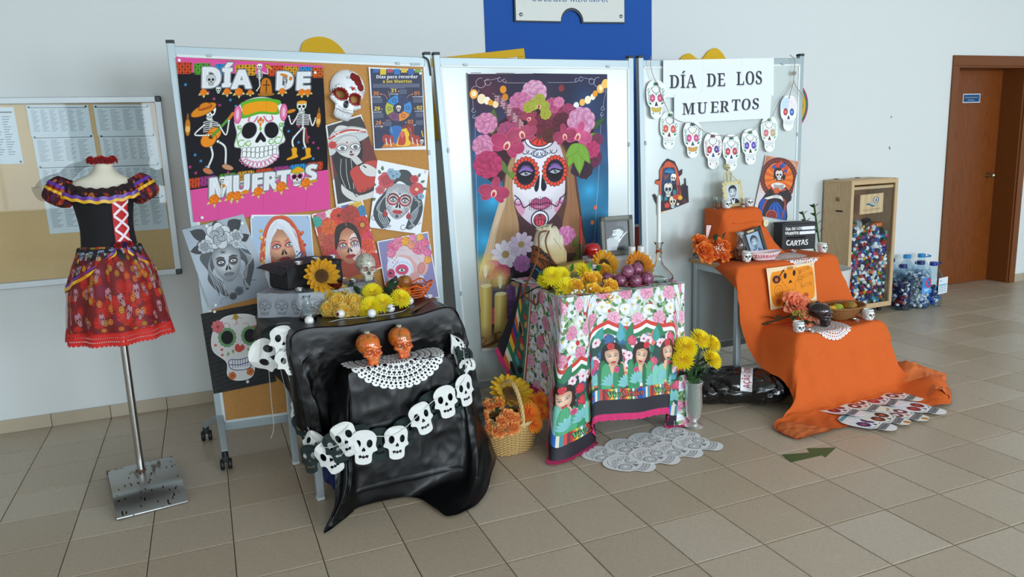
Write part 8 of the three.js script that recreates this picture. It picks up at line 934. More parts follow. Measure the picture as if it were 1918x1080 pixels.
// ---------- middle: floor ----------
{ // wicker basket
const B = [-0.2,0.0,-0.66], rx = 0.155, rz = 0.115, H = 0.15, o = thing('wicker_basket', 'pale wicker basket with arched handle full of artificial flowers', 'basket', B, 0.15), wm = [mat('#c8a468', 0.65), mat('#b8905a', 0.65), mat('#d2b27a', 0.65)], N = 44;
const P = (a, y, off) => { const f = lerp(0.82,1.04, y / H); return [Math.sin(a) * (rx * f + off), y, Math.cos(a) * (rz * f + off)]; };
const st = []; for (let k = 0; k < N; k++) { const a = (k / N) * TAU; st.push(tube([0,0.5,1].map((t) => P(a, t * H, 0)),0.0026,4,5)); } part('stakes', st, wm[1], o);
const weave = []; for (let r = 0; r < 22; r++) { const y = 0.006 + r * 0.0066, pts = []; for (let k = 0; k <= N * 2; k++) { const a = (k / (N * 2)) * TAU; pts.push(P(a, y, (k % 2 ? 0 : ((k / 2 + r) % 2 ? 1 : -1)) * 0.0042)); } weave.push(tube(pts, 0.0034, N * 4,5)); } part('weave', weave, wm[0], o); part('base', T(lathe([[0,0.002],[0.82,0.002],[0.84,0.012],[0,0.012]],40),0,0,0,0,0,0,[rx, 1, rz]), wm[1], o);
const rim = []; for (const s of [0, Math.PI]) rim.push(tube(Array.from({ length: 97 }, (_, k) => { const a = (k / 96) * TAU, q = P(a, H + 0.004 + 0.004 * Math.sin(a * 18 + s),0.003 * Math.cos(a * 18 + s)); return q; }),0.0055,192,6)); part('rim', rim, wm[2], o);
const hd = []; for (let s = 0; s < 4; s++) hd.push(tube(Array.from({ length: 61 }, (_, k) => { const t = k / 60, a = Math.PI * t, w = t * 42 + s * 1.57; return [Math.cos(w) * 0.006 + 0.02,0.14 + Math.sin(a) * 0.2 + Math.cos(w) * 0.003,-Math.cos(a) * 0.118 + Math.sin(w) * 0.006]; }),0.0042,120,6)); part('handle', hd, wm[2], o);
part('lining', T(lathe([[0,0.11],[0.9,0.12],[0.96,0.13]],30),0,0,0,0,0,0,[rx, 1, rz]), mat('#241c14', 0.95), o);
const r = thing('rose_bunch', 'bunch of small apricot orange roses spilling from wicker basket', 'flowers', B), g = roseGeo('#ffc878', '#fb9a3e'); [[-0.14,0.2,0.02,0.042],[-0.12,0.165,0.07,0.042],[-0.155,0.15,0.05,0.04],[-0.095,0.245,0.0,0.042],[-0.05,0.25,0.01,0.042],[-0.065,0.19,0.09,0.036],[-0.09,0.15,0.1,0.045],[-0.03,0.205,0.08,0.044],[-0.02,0.16,0.115,0.044],[-0.05,0.155,0.115,0.036],[0.0,0.19,0.095,0.04],[0.015,0.175,0.09,0.036],[-0.15,0.25,-0.03,0.036]].forEach(([x, y, z, s], k) => bloom(r, g, [x, y - 0.01, z],[x * 3 + 0.1,0.7,0.6 + z * 4], s, k * 1.7)); const gp = once('gyp', () => { const q = []; for (let k = 0; k < 26; k++) q.push(T(new THREE.OctahedronGeometry(0.16), rr(-0.8,0.8), rr(0,1), rr(-0.8,0.8))); return merge(q); }); for (const [x, y, z] of [[-0.12,0.27,-0.02],[-0.075,0.27,0.0],[-0.1,0.19,0.09],[-0.055,0.16,0.12],[0.02,0.2,0.09],[-0.15,0.23,0.02]]) bloom(r, gp, [x, y - 0.02, z],[0,1,0.3],0.022, x * 40, mat('#4f7a52', 0.7), 'filler'); for (const [p, d] of [[[-0.13,0.24,0],[-0.5,0.5,0.3]],[[-0.12,0.23,0.03],[-0.7,0.3,0.5]],[[-0.08,0.22,0.06],[0.2,0.6,0.7]]]) leaf(r, p, d, 0.05, leafDark); stem(r, [[-0.06,0.17,0.03],[-0.04,0.13,0.01],[-0.02,0.1,0]],0.004);
const s = thing('sunflower', 'large yellow sunflower under the wicker basket handle', 'flower', [B[0] + 0.035,0.26, B[2] - 0.035]); sunflower(s, [0,0,0],[0.12,0.95,0.55],0.125, '#eec40c', '#6a4a20'); stem(s, [[0,0,0],[0,-0.08,0.01],[0,-0.14,0.02]],0.006);
const m = thing('chrysanthemum_bunch', 'bunch of fiery orange chrysanthemums at right of wicker basket', 'flowers', B), g2 = mumGeo('#ffae2c', '#ffd24a', '#ff8c1e'); [[0.09,0.19,0.055,0.064],[0.155,0.185,0.05,0.05],[0.1,0.145,0.085,0.05],[0.165,0.235,0.02,0.048],[0.125,0.235,0.0,0.042]].forEach(([x, y, z, q], k) => bloom(m, g2,[x, y - 0.015, z - 0.01],[x * 2,0.5,1], q, k * 2)); stem(m, [[0.12,0.17,0.04],[0.08,0.14,0.02],[0.04,0.11,0]],0.004);
}
{ // cut-glass vase of chrysanthemums
const o = thing('glass_vase', 'cut crystal footed vase on floor beside tablecloth corner', 'vase', [0.765,0,-0.475]); part('glass_body', gridGeo(60,60, (u, v) => { const q = along([[0.001,0.004],[0.046,0.002],[0.05,0.006],[0.044,0.013],[0.026,0.02],[0.018,0.03],[0.026,0.042],[0.036,0.058],[0.041,0.09],[0.045,0.13],[0.044,0.18],[0.043,0.215],[0.048,0.238],[0.048,0.245],[0.045,0.244],[0.04,0.215],[0.041,0.18],[0.042,0.13],[0.038,0.09],[0.032,0.06],[0.01,0.048],[0.001,0.046]], v, (k) => k); const a = u * TAU, cut = v > 0.38 && v < 0.6 ? 0.0012 * (Math.sin(a * 15 + q[1] * 260) * Math.sin(a * 15 - q[1] * 260)) : 0; const s = q[0] + cut; return [Math.sin(a) * s, q[1], Math.cos(a) * s]; }, true), mat('#e6ece8', 0.32, { phys: 1, transmission: 0.85, thickness: 0.01, ior: 1.4, side: THREE.FrontSide }), o);
const f = thing('chrysanthemum_bunch', 'yellow chrysanthemums with dark leaves standing in crystal vase', 'flowers', [0.765,0.0,-0.475]), g = mumGeo('#fff21e', '#fbe00c', '#ffe41a'); [[-0.06,0.445,0.02,0.062],[-0.082,0.385,0.03,0.062],[0.08,0.36,0.03,0.063],[0.04,0.465,-0.01,0.062],[0.105,0.435,0.0,0.056],[0.0,0.415,-0.03,0.045],[0.065,0.45,-0.03,0.055]].forEach(([x, y, z, r], k) => { bloom(f, g, [x, y - 0.015, z - 0.01],[x * 5,0.8,0.8], r, k * 1.9); stem(f, [[x * 0.15,0.06, z * 0.15],[x * 0.3,0.24, z * 0.3],[x, y - 0.01, z]],0.0028); }); for (let k = 0; k < 22; k++) { const a = k * 2.4; leaf(f, [Math.sin(a) * 0.02,0.245 + (k % 6) * 0.02, Math.cos(a) * 0.02],[Math.sin(a),0.5 - (k % 3) * 0.3, Math.cos(a)],0.07 + (k % 4) * 0.012, k % 3 ? leafDark : leafM); } part('pink_bead', ball(0.012,0.0,0.06,0.0,1,1,1,14), mat('#c83a6a', 0.5), f); }
// line-drawn paper skulls laid on the floor in two rows
{
const G = outlineGeo(skullOutline(0.172,0.235),0.001,0,[-0.09,0.09,-0.12,0.12]); T(G, 0,0,0,-Math.PI / 2); const mk = (label) => { const o = thing('paper_skull', label, 'paper cut-out', [0,0,0],0, 'line drawn paper skulls on the floor'); part('card', G, paper(lineSkullArt, 0.75), o); return o; };
const rot = 0.62, spots = [['rear row, first from left next to lace trim', 0.185,-0.355],['rear row, second from left', 0.33,-0.385],['rear row, third from left', 0.475,-0.405],['rear row, nearest the crystal vase', 0.625,-0.425],['front row, first from left, nearest the camera', 0.225,-0.215],['front row, second from left', 0.37,-0.23],['front row, third from left', 0.51,-0.245],['front row, last on the right', 0.64,-0.265]];
const o0 = mk(''); spots.forEach(([l, x, z], k) => { const o = k ? copy(o0) : o0; o.userData.label = 'grey line drawn paper skull on floor, ' + l; o.position.set(x, 0.002 + (k % 2) * 0.0013 + (k > 3 ? 0.0026 : 0), z); o.rotation.y = rot + ((k * 7) % 5) * 0.02; });
}
// ---------- right: orange table ----------
desk('school_desk', 'steel legged school desk under orange cloth with wooden edge', 1.275,2.0,-1.225,-0.775,0);
const linen = mat('#cf5a12', 0.85, { bumpMap: noiseTex(256,256, (u, v) => 128 + 60 * Math.sin(u * 60 * TAU) * 0.5 + 60 * Math.sin(v * 60 * TAU) * 0.5 + rr(-30,30), { data: true, repeat: [8,8] }), bumpScale: 0.0004 });
const linenBack = mat('#c9662c', 0.85), OY = 0.754;
{
const Y = OY, R = [
[[1.34, Y, -1.22],[1.45, Y, -1.22],[1.62, Y, -1.22],[1.8, Y, -1.22],[1.98, Y, -1.22],[2.01,0.62,-1.22],[2.03,0.5,-1.22]],
[[1.285, Y, -1.09],[1.42, Y, -1.05],[1.6, Y, -1.05],[1.8, Y, -1.05],[1.995, Y, -1.05],[2.03,0.6,-1.05],[2.06,0.45,-1.05]],
[[1.268,0.7,-0.92],[1.272, Y - 0.004,-0.9],[1.55, Y, -0.88],[1.8, Y, -0.88],[1.998, Y, -0.88],[2.04,0.58,-0.88],[2.08,0.4,-0.88]],
[[1.262,0.65,-0.8],[1.274, Y - 0.003,-0.775],[1.5, Y + 0.001,-0.772],[1.78, Y + 0.001,-0.772],[1.998, Y - 0.002,-0.776],[2.05,0.58,-0.8],[2.1,0.38,-0.8]],
[[1.262,0.6,-0.755],[1.29,0.69,-0.756],[1.5,0.7,-0.757],[1.78,0.7,-0.757],[2.005,0.69,-0.758],[2.07,0.55,-0.77],[2.12,0.36,-0.77]],
[[1.29,0.4,-0.745],[1.33,0.54,-0.745],[1.5,0.55,-0.745],[1.79,0.56,-0.745],[2.04,0.56,-0.74],[2.12,0.47,-0.73],[2.17,0.33,-0.72]],
[[1.315,0.26,-0.7],[1.385,0.415,-0.715],[1.52,0.42,-0.725],[1.8,0.42,-0.725],[2.06,0.42,-0.72],[2.13,0.36,-0.69],[2.18,0.24,-0.68]],
[[1.318,0.195,-0.6],[1.4,0.405,-0.66],[1.53,0.409,-0.66],[1.8,0.409,-0.66],[2.06,0.409,-0.66],[2.13,0.3,-0.62],[2.17,0.14,-0.6]],
[[1.34,0.17,-0.5],[1.405,0.404,-0.5],[1.54,0.409,-0.5],[1.8,0.409,-0.5],[2.055,0.405,-0.5],[2.12,0.25,-0.5],[2.17,0.07,-0.5]],
[[1.35,0.14,-0.455],[1.41,0.398,-0.44],[1.55,0.406,-0.437],[1.8,0.406,-0.44],[2.045,0.4,-0.447],[2.11,0.22,-0.44],[2.18,0.05,-0.46]],
[[1.345,0.12,-0.42],[1.415,0.345,-0.42],[1.56,0.35,-0.42],[1.8,0.35,-0.425],[2.05,0.345,-0.43],[2.12,0.18,-0.42],[2.2,0.06,-0.44]],
[[1.33,0.08,-0.38],[1.4,0.2,-0.395],[1.56,0.2,-0.395],[1.8,0.2,-0.4],[2.06,0.2,-0.4],[2.16,0.11,-0.39],[2.3,0.05,-0.44]],
[[1.27,0.05,-0.33],[1.35,0.07,-0.35],[1.56,0.07,-0.35],[1.8,0.07,-0.36],[2.05,0.07,-0.36],[2.2,0.09,-0.33],[2.42,0.045,-0.42]],
[[1.11,0.014,-0.27],[1.24,0.02,-0.28],[1.52,0.018,-0.27],[1.8,0.018,-0.28],[2.02,0.02,-0.29],[2.22,0.1,-0.26],[2.46,0.03,-0.37]],
[[1.08,0.008,-0.16],[1.22,0.01,-0.16],[1.45,0.008,-0.17],[1.75,0.008,-0.18],[2.0,0.01,-0.19],[2.16,0.05,-0.14],[2.3,0.02,-0.2]],
[[1.1,0.006,-0.08],[1.2,0.006,-0.09],[1.4,0.006,-0.1],[1.7,0.006,-0.11],[1.95,0.006,-0.12],[2.12,0.014,-0.08],[2.2,0.008,-0.11]]];
const o = thing('orange_tablecloth', 'long orange linen cloth over table, step and floor', 'tablecloth'), wv = wrinkle(0.006,5,4); part('cloth', net(R, 90,150, (u, v, p) => { const flat = (p[1] > 0.74 || (p[1] > 0.395 && p[1] < 0.415)) ? 0 : 1, k = wv(...p) * flat, lowf = p[1] < 0.3 && p[1] > 0.02 ? 0.008 * Math.sin(p[0] * 38 + p[1] * 6) : 0; return [k * 0.4, p[1] < 0.03 ? Math.abs(k) * 0.8 + 0.002 * (1 + Math.sin(p[0] * 60 + p[2] * 40)) : k * 0.3, k + lowf]; }), linen, o);
part('rumpled_end', net([[[2.1,0.1,-0.42],[2.2,0.13,-0.5],[2.34,0.07,-0.52],[2.46,0.05,-0.46]],[[2.08,0.05,-0.34],[2.2,0.15,-0.4],[2.33,0.11,-0.42],[2.5,0.04,-0.39]],[[2.1,0.03,-0.26],[2.22,0.1,-0.3],[2.34,0.05,-0.3],[2.44,0.02,-0.33]],[[2.06,0.012,-0.16],[2.14,0.07,-0.16],[2.2,0.04,-0.12],[2.3,0.012,-0.2]]],40,40, (u, v, p) => { const k = wrinkle(0.012,9,2)(...p); return [k, Math.max(k, -p[1] + 0.006), k]; }), linenBack, o);
part('turned_hem', net([[[1.1,0.011,-0.25],[1.16,0.024,-0.24],[1.24,0.02,-0.22]],[[1.09,0.011,-0.16],[1.17,0.02,-0.15],[1.28,0.014,-0.15]],[[1.085,0.009,-0.085],[1.18,0.013,-0.08],[1.36,0.01,-0.1]]],24,24, (u, v, p) => [0,0.004 * (1 + noise(p[0] * 20, p[2] * 20,2)),0]), linenBack, o);
}
{ const b = thing('step_box', 'cardboard box hidden beneath the orange covered step', 'box', [1.735,0,-0.585]); part('carton', box(0.6,0.4,0.26,0,0.2,0,0.004), mat('#8a6a42', 0.9), b); part('tape', box(0.05,0.402,0.262,0.0,0.2,0,0.001), mat('#a88a5a', 0.6), b); }
{ // draped box on the table
const o = thing('draped_box', 'orange cloth covered pedestal box standing on orange table', 'box'), y1 = 1.05; part('core', box(0.25,0.28,0.16,1.5,0.9,-1.115,0.004), mat('#8a6a42', 0.9), o);
const R = [[[1.36,0.79,-1.2],[1.363,1.0,-1.2],[1.37, y1,-1.2],[1.5, y1,-1.2],[1.63, y1,-1.2],[1.66,0.98,-1.2],[1.76,0.77,-1.2]],[[1.325,0.765,-1.12],[1.355,0.98,-1.11],[1.367, y1,-1.11],[1.5, y1 + 0.002,-1.11],[1.632, y1,-1.11],[1.67,0.97,-1.11],[1.8,0.765,-1.11]],[[1.335,0.76,-1.09],[1.355,0.95,-1.06],[1.37, y1 - 0.004,-1.03],[1.5, y1,-1.028],[1.63, y1 - 0.004,-1.032],[1.68,0.96,-1.05],[1.82,0.76,-1.06]],[[1.335,0.76,-1.07],[1.36,0.9,-1.04],[1.385,1.0,-1.015],[1.5,1.005,-1.012],[1.635,1.0,-1.015],[1.7,0.9,-1.03],[1.83,0.76,-1.04]],[[1.34,0.758,-1.05],[1.365,0.83,-1.03],[1.4,0.87,-1.0],[1.5,0.88,-0.995],[1.64,0.87,-1.0],[1.73,0.83,-1.01],[1.84,0.758,-1.02]],[[1.34,0.757,-1.03],[1.37,0.765,-1.0],[1.41,0.768,-0.965],[1.5,0.768,-0.96],[1.65,0.768,-0.965],[1.75,0.765,-0.985],[1.84,0.757,-1.0]]];
part('cloth', net(R, 60,60, (u, v, p) => { const k = wrinkle(0.004,8,6)(...p); return [k * 0.5, p[1] > 1.04 ? 0 : 0, k]; }), linen, o);
part('fold_ridge', tube([[1.42,0.972,-1.004],[1.5,0.966,-1.004],[1.58,0.972,-1.004],[1.62,0.968,-1.008]],0.003,30,6), linen, o);
}
{ const o = thing('cream_disc', 'cream round button pinned on orange pedestal cloth', 'button', [1.668,0.955,-1.008],0.2); part('disc', T(lathe([[0,0],[0.023,0],[0.024,0.003],[0.02,0.006],[0.006,0.005],[0,0.004]],30),0,0,0, Math.PI / 2), mat('#e0d6b4', 0.5), o); part('centre', T(cyl(0.003,0.003,0.002),0,0,0.005, Math.PI / 2), mat('#8a8a5a', 0.5), o); }
skullMug('white skull mug in front of skeleton frame, top of pedestal', [1.425,1.053,-1.07],-0.2,0.066); skullMug('white skull mug alone on right end of pedestal top', [1.6,1.053,-1.08],-0.3,0.066);
skullMug('white skull mug before milk bottle at left table corner', [1.42,0.757,-0.875],-0.4,0.072); skullMug('white skull mug on right end of orange table top', [2.02,0.757,-0.9],-0.15,0.068); skullMug('white skull mug at left front of orange step', [1.452,0.412,-0.475],-0.25,0.075); skullMug('white skull mug at right end of orange step', [1.985,0.412,-0.5],-0.1,0.076);
{ // skeleton frame
const o = thing('skeleton_frame', 'bone coloured ornate photo frame topped by a small skeleton', 'photo frame', [1.525,1.052,-1.13],0.08); o.rotation.order = 'YXZ'; o.rotation.set(-0.1,0.08,0.05); const bm = mat('#d2c798', 0.55), w = 0.135, h = 0.155; const knob = []; for (const s of [-1,1]) for (let k = 0; k < 7; k++) knob.push(T(ball(0.011,0,0,0,1,1.3,0.7,10), s * (w / 2 + 0.002 * (k % 2)),0.014 + k * 0.022,0.002,0,0, s * (k % 2 ? 0.6 : -0.6))); for (let k = 0; k < 5; k++) knob.push(T(ball(0.01,0,0,0,1.3,0.9,0.7,10),-0.05 + k * 0.025, h, 0.002), T(ball(0.009,0,0,0,1.3,0.9,0.7,10),-0.05 + k * 0.025,0.008,0.002)); part('frame_border', [box(w, 0.02,0.012,0,0.012,0,0.004), box(w, 0.02,0.012,0, h - 0.01,0,0.004), box(0.02, h, 0.012,-w / 2 + 0.012, h / 2,0,0.004), box(0.02, h, 0.012, w / 2 - 0.012, h / 2,0,0.004),...knob], bm, o); part('photograph', T(new THREE.PlaneGeometry(w - 0.036, h - 0.034),0, h / 2 + 0.002,0.003), mat('#ffffff', 0.35, { map: portraitArt(1) }), o); part('backing', box(w - 0.02, h - 0.02,0.003,0, h / 2,-0.004,0.001), mat('#a89a70', 0.9), o);
const sk = part('skull', skullGeo(34, (x, y, z) => (skullSdf(x, y, z, { marks: 1 })[1] < 0.004 ? [0.12,0.1,0.06] : [1,1,1])), mat('#d2c798', 0.55, { vertexColors: true }), o); sk.position.set(-0.02,0.222,-0.002); sk.scale.set(0.045,0.045,0.042); const ribs = [tube([[-0.02,0.232,-0.004],[-0.021,0.19,-0.006],[-0.02,0.155,-0.004]],0.0035,12,6)]; for (let k = 0; k < 6; k++) for (const s of [-1,1]) ribs.push(tube([[-0.02,0.212 - k * 0.008,-0.008],[-0.02 + s * 0.016,0.211 - k * 0.008,-0.002],[-0.02 + s * 0.017,0.207 - k * 0.008,0.008],[-0.02 + s * 0.005,0.204 - k * 0.008,0.012]],0.0022,10,5)); for (const s of [-1,1]) ribs.push(tube([[-0.02,0.216,-0.002],[-0.02 + s * 0.026,0.214,-0.002],[-0.02 + s * 0.034,0.19,0.0],[s > 0 ? 0.045 : -0.055,0.16,0.004]],0.0032,16,6)); part('bones', ribs, bm, o);
}
{ const o = thing('glass_tumbler', 'small clear glass tumbler behind left skull mug on pedestal', 'glass', [1.395,1.052,-1.115]); part('glass_body', lathe([[0,0],[0.024,0],[0.026,0.004],[0.029,0.07],[0.0275,0.07],[0.0245,0.006],[0,0.004]],30), clearGlass, o); part('base_ring', T(new THREE.TorusGeometry(0.023,0.0015,6,30),0,0.002,0, Math.PI / 2), clearGlass, o); }
{ const o = thing('glass_votive', 'little clear glass votive below the skeleton frame', 'candle', [1.54,1.053,-1.06]); part('glass_cup', lathe([[0,0],[0.014,0],[0.017,0.02],[0.016,0.024],[0.0145,0.02],[0.012,0.003],[0,0.003]],24), clearGlass, o); part('wax', cyl(0.011,0.011,0.01,0,0.003,0), mat('#f0f0ee', 0.5), o); }
// orange roses
{ const o = thing('rose_bunch', 'bunch of deep orange roses at left end of orange table', 'flowers', [-0.07,0.016,0.09]), g = roseGeo('#ff9e34', '#f2781c'); [[1.265,0.868,-1.1,0.058],[1.3,0.85,-1.1,0.05],[1.258,0.82,-1.05,0.07],[1.33,0.8,-1.04,0.05],[1.372,0.85,-1.08,0.056],[1.418,0.83,-1.07,0.052],[1.382,0.785,-1.03,0.054],[1.275,0.782,-1.04,0.05],[1.3,0.815,-1.05,0.05]].forEach(([x, y, z, r], k) => bloom(o, g, [x, y - 0.01, z - 0.015],[(x - 1.33) * 4,0.6,1], r * 0.95, k * 1.4)); for (const [p, d, l] of [[[1.24,0.85,-1.08],[-1,0.1,0.2],0.06],[[1.3,0.85,-1.04],[0.4,0.2,0.9],0.05],[[1.345,0.86,-1.06],[-0.3,0.7,0.4],0.06],[[1.4,0.865,-1.07],[0.4,0.8,0.2],0.05],[[1.22,0.8,-1.05],[-0.8,-0.2,0.3],0.07],[[1.41,0.785,-1.03],[0.9,0,0.3],0.06]]) leaf(o, p, d, l, leafDark); for (let k = 0; k < 30; k++) part('filler', ball(0.0035,1.345 + rr(-0.03,0.03),0.82 + rr(-0.03,0.03),-1.03 + rr(-0.01,0.02),1,1,1,6), mat('#e8e6e0', 0.7), o); stem(o, [[1.33,0.82,-1.07],[1.36,0.79,-1.12],[1.4,0.765,-1.16]],0.004);
const s = thing('paper_scoop', 'pale pink patterned paper fan stick above the orange roses', 'paper fan', [1.265,0.89,-1.045],0.2); s.rotation.z = -0.25; const sm = mat('#ffffff', 0.7, { map: canvasTex(128,256, (c) => { c.fillStyle = '#ead8d8'; c.fillRect(0,0,128,256); for (let q = 0; q < 22; q++) { c.beginPath(); c.arc(20 + ((q * 37) % 90),10 + q * 10,10, q, q + 4); c.strokeStyle = '#b8586a'; c.lineWidth = 5; c.stroke(); } }) }); part('blade', sheet([-0.022,0.075,0],[0.018,0.08,0],[0.008,-0.0,0],[-0.006,-0.0,0],0.002), sm, s); part('stick', bar([0,0.0,0],[0.006,-0.05,0],0.004,0.003,0), mat('#c8b090', 0.8), s); }
{ const o = thing('milk_bottle', 'clear glass milk bottle of water with grey cap', 'bottle', [1.425,0.757,-0.945]); part('glass_body', lathe([[0,0.003],[0.03,0.002],[0.033,0.006],[0.033,0.085],[0.028,0.105],[0.019,0.14],[0.0185,0.158],[0.016,0.158],[0.0165,0.14],[0.026,0.104],[0.0305,0.084],[0.0305,0.008],[0,0.006]],36), clearGlass, o); part('cap', lathe([[0,0.17],[0.02,0.169],[0.022,0.165],[0.022,0.152],[0.019,0.15]],30), mat('#9a9a96', 0.4), o); part('water', lathe([[0,0.008],[0.0295,0.009],[0.0295,0.07],[0,0.07]],30), mat('#f0f4f4', 0.02, { phys: 1, transmission: 1, thickness: 0.02, ior: 1.33, side: THREE.FrontSide }), o); }
{ const o = frame('photo_frame', 'dark ridged frame tilted back with blue grey portrait of woman', [1.555,0.757,-0.925],0.0,0.24,0.15,0.185,0.026, '#34322f', portraitArt(2)); o.rotation.z = 0.2; part('label_strip', box(0.05,0.012,0.004,-0.01,0.172,0.009,0.001), mat('#d8b48a', 0.6), o); }
{ // paper boat bowl
const o = thing('paper_bowl', 'pink paper boat dish lettered in red on crochet mat', 'bowl', [1.55,0.759,-0.875],-0.12), bt = canvasTex(512,160, (c) => { c.fillStyle = '#ead3d4'; c.fillRect(0,0,512,160); c.save(); c.rotate(0.02); text(c, 'ZURBARAC', 256,80,92, '#b0344a', 'sans-serif', 'center', 'bold'); c.restore(); });
part('dish', gridGeo(40,8, (u, v) => { const a = u * TAU, r = lerp(0.6,1, v); return [Math.sin(a) * 0.11 * r, v * 0.045 + 0.006 * Math.abs(Math.sin(a)) * v, Math.cos(a) * 0.055 * r, 0.5 + Math.sin(a) * 0.5, v]; }, true), mat('#ffffff', 0.7, { map: bt }), o); part('base', T(lathe([[0,0.001],[0.6,0.001],[0.6,0.004],[0,0.004]],30),0,0,0,0,0,0,[0.11,1,0.055]), mat('#ead3d4', 0.7), o);
}
doily('crochet_doily', 'white crochet mat under pink dish hanging over orange table edge', [1.745,-0.875],0.15, (x, z) => { const e = -0.768, k = z - e; return k < 0 ? [x, 0.7585, z] : [x, 0.757 - k * 0.95, e + 0.012 + 0.004 * Math.sin(x * 60)]; }, 0.4,1.15);
{ // letter box
const o = thing('letter_box', 'black cardboard letter box with white hand lettering CARTAS', 'box', [2.0,0.757,-1.12],-0.2), m = mat('#15161a', 0.6), w = 0.235, h = 0.165, d = 0.1, f = d / 2; part('box_body', box(w, h, d, 0, h / 2,0,0.003), m, o); part('lid', [box(w + 0.006,0.006, d + 0.006,0, h + 0.003,0,0.001), box(0.05,0.002,0.006,-0.03, h + 0.007,0.02,0)], m, o);
const ft = canvasTex(704,480, (c) => { c.fillStyle = '#15161a'; c.fillRect(0,0,704,480); c.fillStyle = '#e8ecf4'; c.fillRect(415,50,270,62); c.fillRect(365,140,330,58); const hand = (t, x, y, px, w) => { c.font = `bold ${px}px sans-serif`; c.textAlign = 'left'; c.textBaseline = 'middle'; let u = x; [...t].forEach((ch, k) => { c.save(); c.translate(u, y + ((k * 37) % 7) - 3); c.rotate((((k * 53) % 9) - 4) * 0.03); c.fillStyle = '#f2f2f0'; c.fillText(ch, 0,0); c.restore(); u += c.measureText(ch).width + w; }); }; hand('DiA DE LOS', 60,82,74,-3); hand('MUERTOS', 55,165,74,-8); hand('CARTAS', 80,355,140,-6); c.fillStyle = '#050506'; c.fillRect(120,228,380,46); });
part('front_label', T(new THREE.PlaneGeometry(w - 0.006, h - 0.006),0, h / 2, f + 0.0006), mat('#ffffff', 0.6, { map: ft }), o); part('slot', box(0.13,0.012,0.002,-0.02, h * 0.475, f + 0.0008,0.0005), mat('#050506', 0.9), o);
}
tealight('tea light before the black letter box on mat edge', [1.87,0.759,-0.98]); tealight('tea light at foot of left skull mug on orange step', [1.52,0.411,-0.455]); tealight('tea light near right skull mug on orange step', [1.91,0.411,-0.515]);
{ const o = thing('small_pen', 'small dark pen lying beside right skull mug', 'pen', [1.955,0.76,-0.95],0.9); part('barrel', T(cyl(0.004,0.004,0.06),0,0.002,-0.03, Math.PI / 2), mat('#3a2418', 0.5), o); part('tip', T(new THREE.ConeGeometry(0.004,0.012,10),0,0.002,0.036, Math.PI / 2), mat('#c8b898', 0.5), o); }
{ // drawing pinned on the cloth
const o = thing('skull_drawing', 'orange hand drawn skull lettering on cream paper', 'drawing'); const z = -0.735, t = canvasTex(720,600, (c) => {
c.fillStyle = '#ecd2a8'; c.fillRect(0,0,720,600); blob(c, [[60,90],[150,60],[400,50],[640,40],[700,130],[700,420],[650,540],[420,560],[130,570],[40,500],[20,300]], '#e88a10'); const k = '#8a4a08', L = (p, w = 5) => line(c, p, k, w);
oval(c, 145,340,62,78, null, 0, k, 6); oval(c, 145,345,24,40, null, 0, k, 5); oval(c, 128,175,62,58, '#4a1c10'); oval(c, 128,180,22,24, '#c8642a'); c.strokeStyle = '#4a1c10'; c.lineWidth = 18; c.beginPath(); c.moveTo(180,130); c.lineTo(235,70); c.stroke(); oval(c, 240,62,18,14, '#4a1c10');
smooth(c, [[210,80],[310,20],[420,30],[480,110],[460,210],[420,250],[410,330],[400,440],[290,440],[285,330],[240,260],[205,190]]); c.strokeStyle = k; c.lineWidth = 5; c.stroke(); oval(c, 262,140,24,44, '#241208', 0.1); oval(c, 405,118,23,44, '#241208', 0.1); blob(c, [[338,210],[368,258],[340,250],[310,260]], '#241208'); oval(c, 345,40,50,16, '#c8780c', 0, k, 4); L([[320,340],[322,400],[330,440]]); L([[360,340],[372,390],[365,440]]);
for (const [x, y, r] of [[560,90,-0.3],[600,175,-0.25],[580,320,-0.2]]) { c.save(); c.translate(x, y); c.rotate(r); c.beginPath(); c.roundRect(-65,-16,130,32,14); c.stroke(); for (const e of [-1,1]) { oval(c, e * 68,-10,14,14, '#e88a10', 0, k, 5); oval(c, e * 68,12,14,14, '#e88a10', 0, k, 5); } c.restore(); } L([[500,90],[495,200],[505,330]]); oval(c, 490,235,32,42, '#e88a10', 0, k, 5); oval(c, 480,232,7,9, '#241208'); oval(c, 502,230,7,9, '#241208'); daisy(c, 138,500,48,6, '#c85a10', '#8a3a08', 0.5); c.fillStyle = '#8a3010'; c.fillRect(260,488,110,52); oval(c, 560,470,40,36, '#b8480c');
}); const P = [[1.444,0.734, z],[1.795,0.737, z],[1.82,0.5, z + 0.006],[1.478,0.488, z + 0.006]]; part('paper', sheet(...P, 0.0006, (u, v) => 0.003 * Math.sin(u * 5 + v * 3)), paper(t, 0.75), o); for (const k of [0,1]) part('pin', ball(0.004, P[k][0] + (k ? -0.015 : 0.015), P[k][1] - 0.012, z + 0.004,1,1,0.6,10), pinM, o);
}
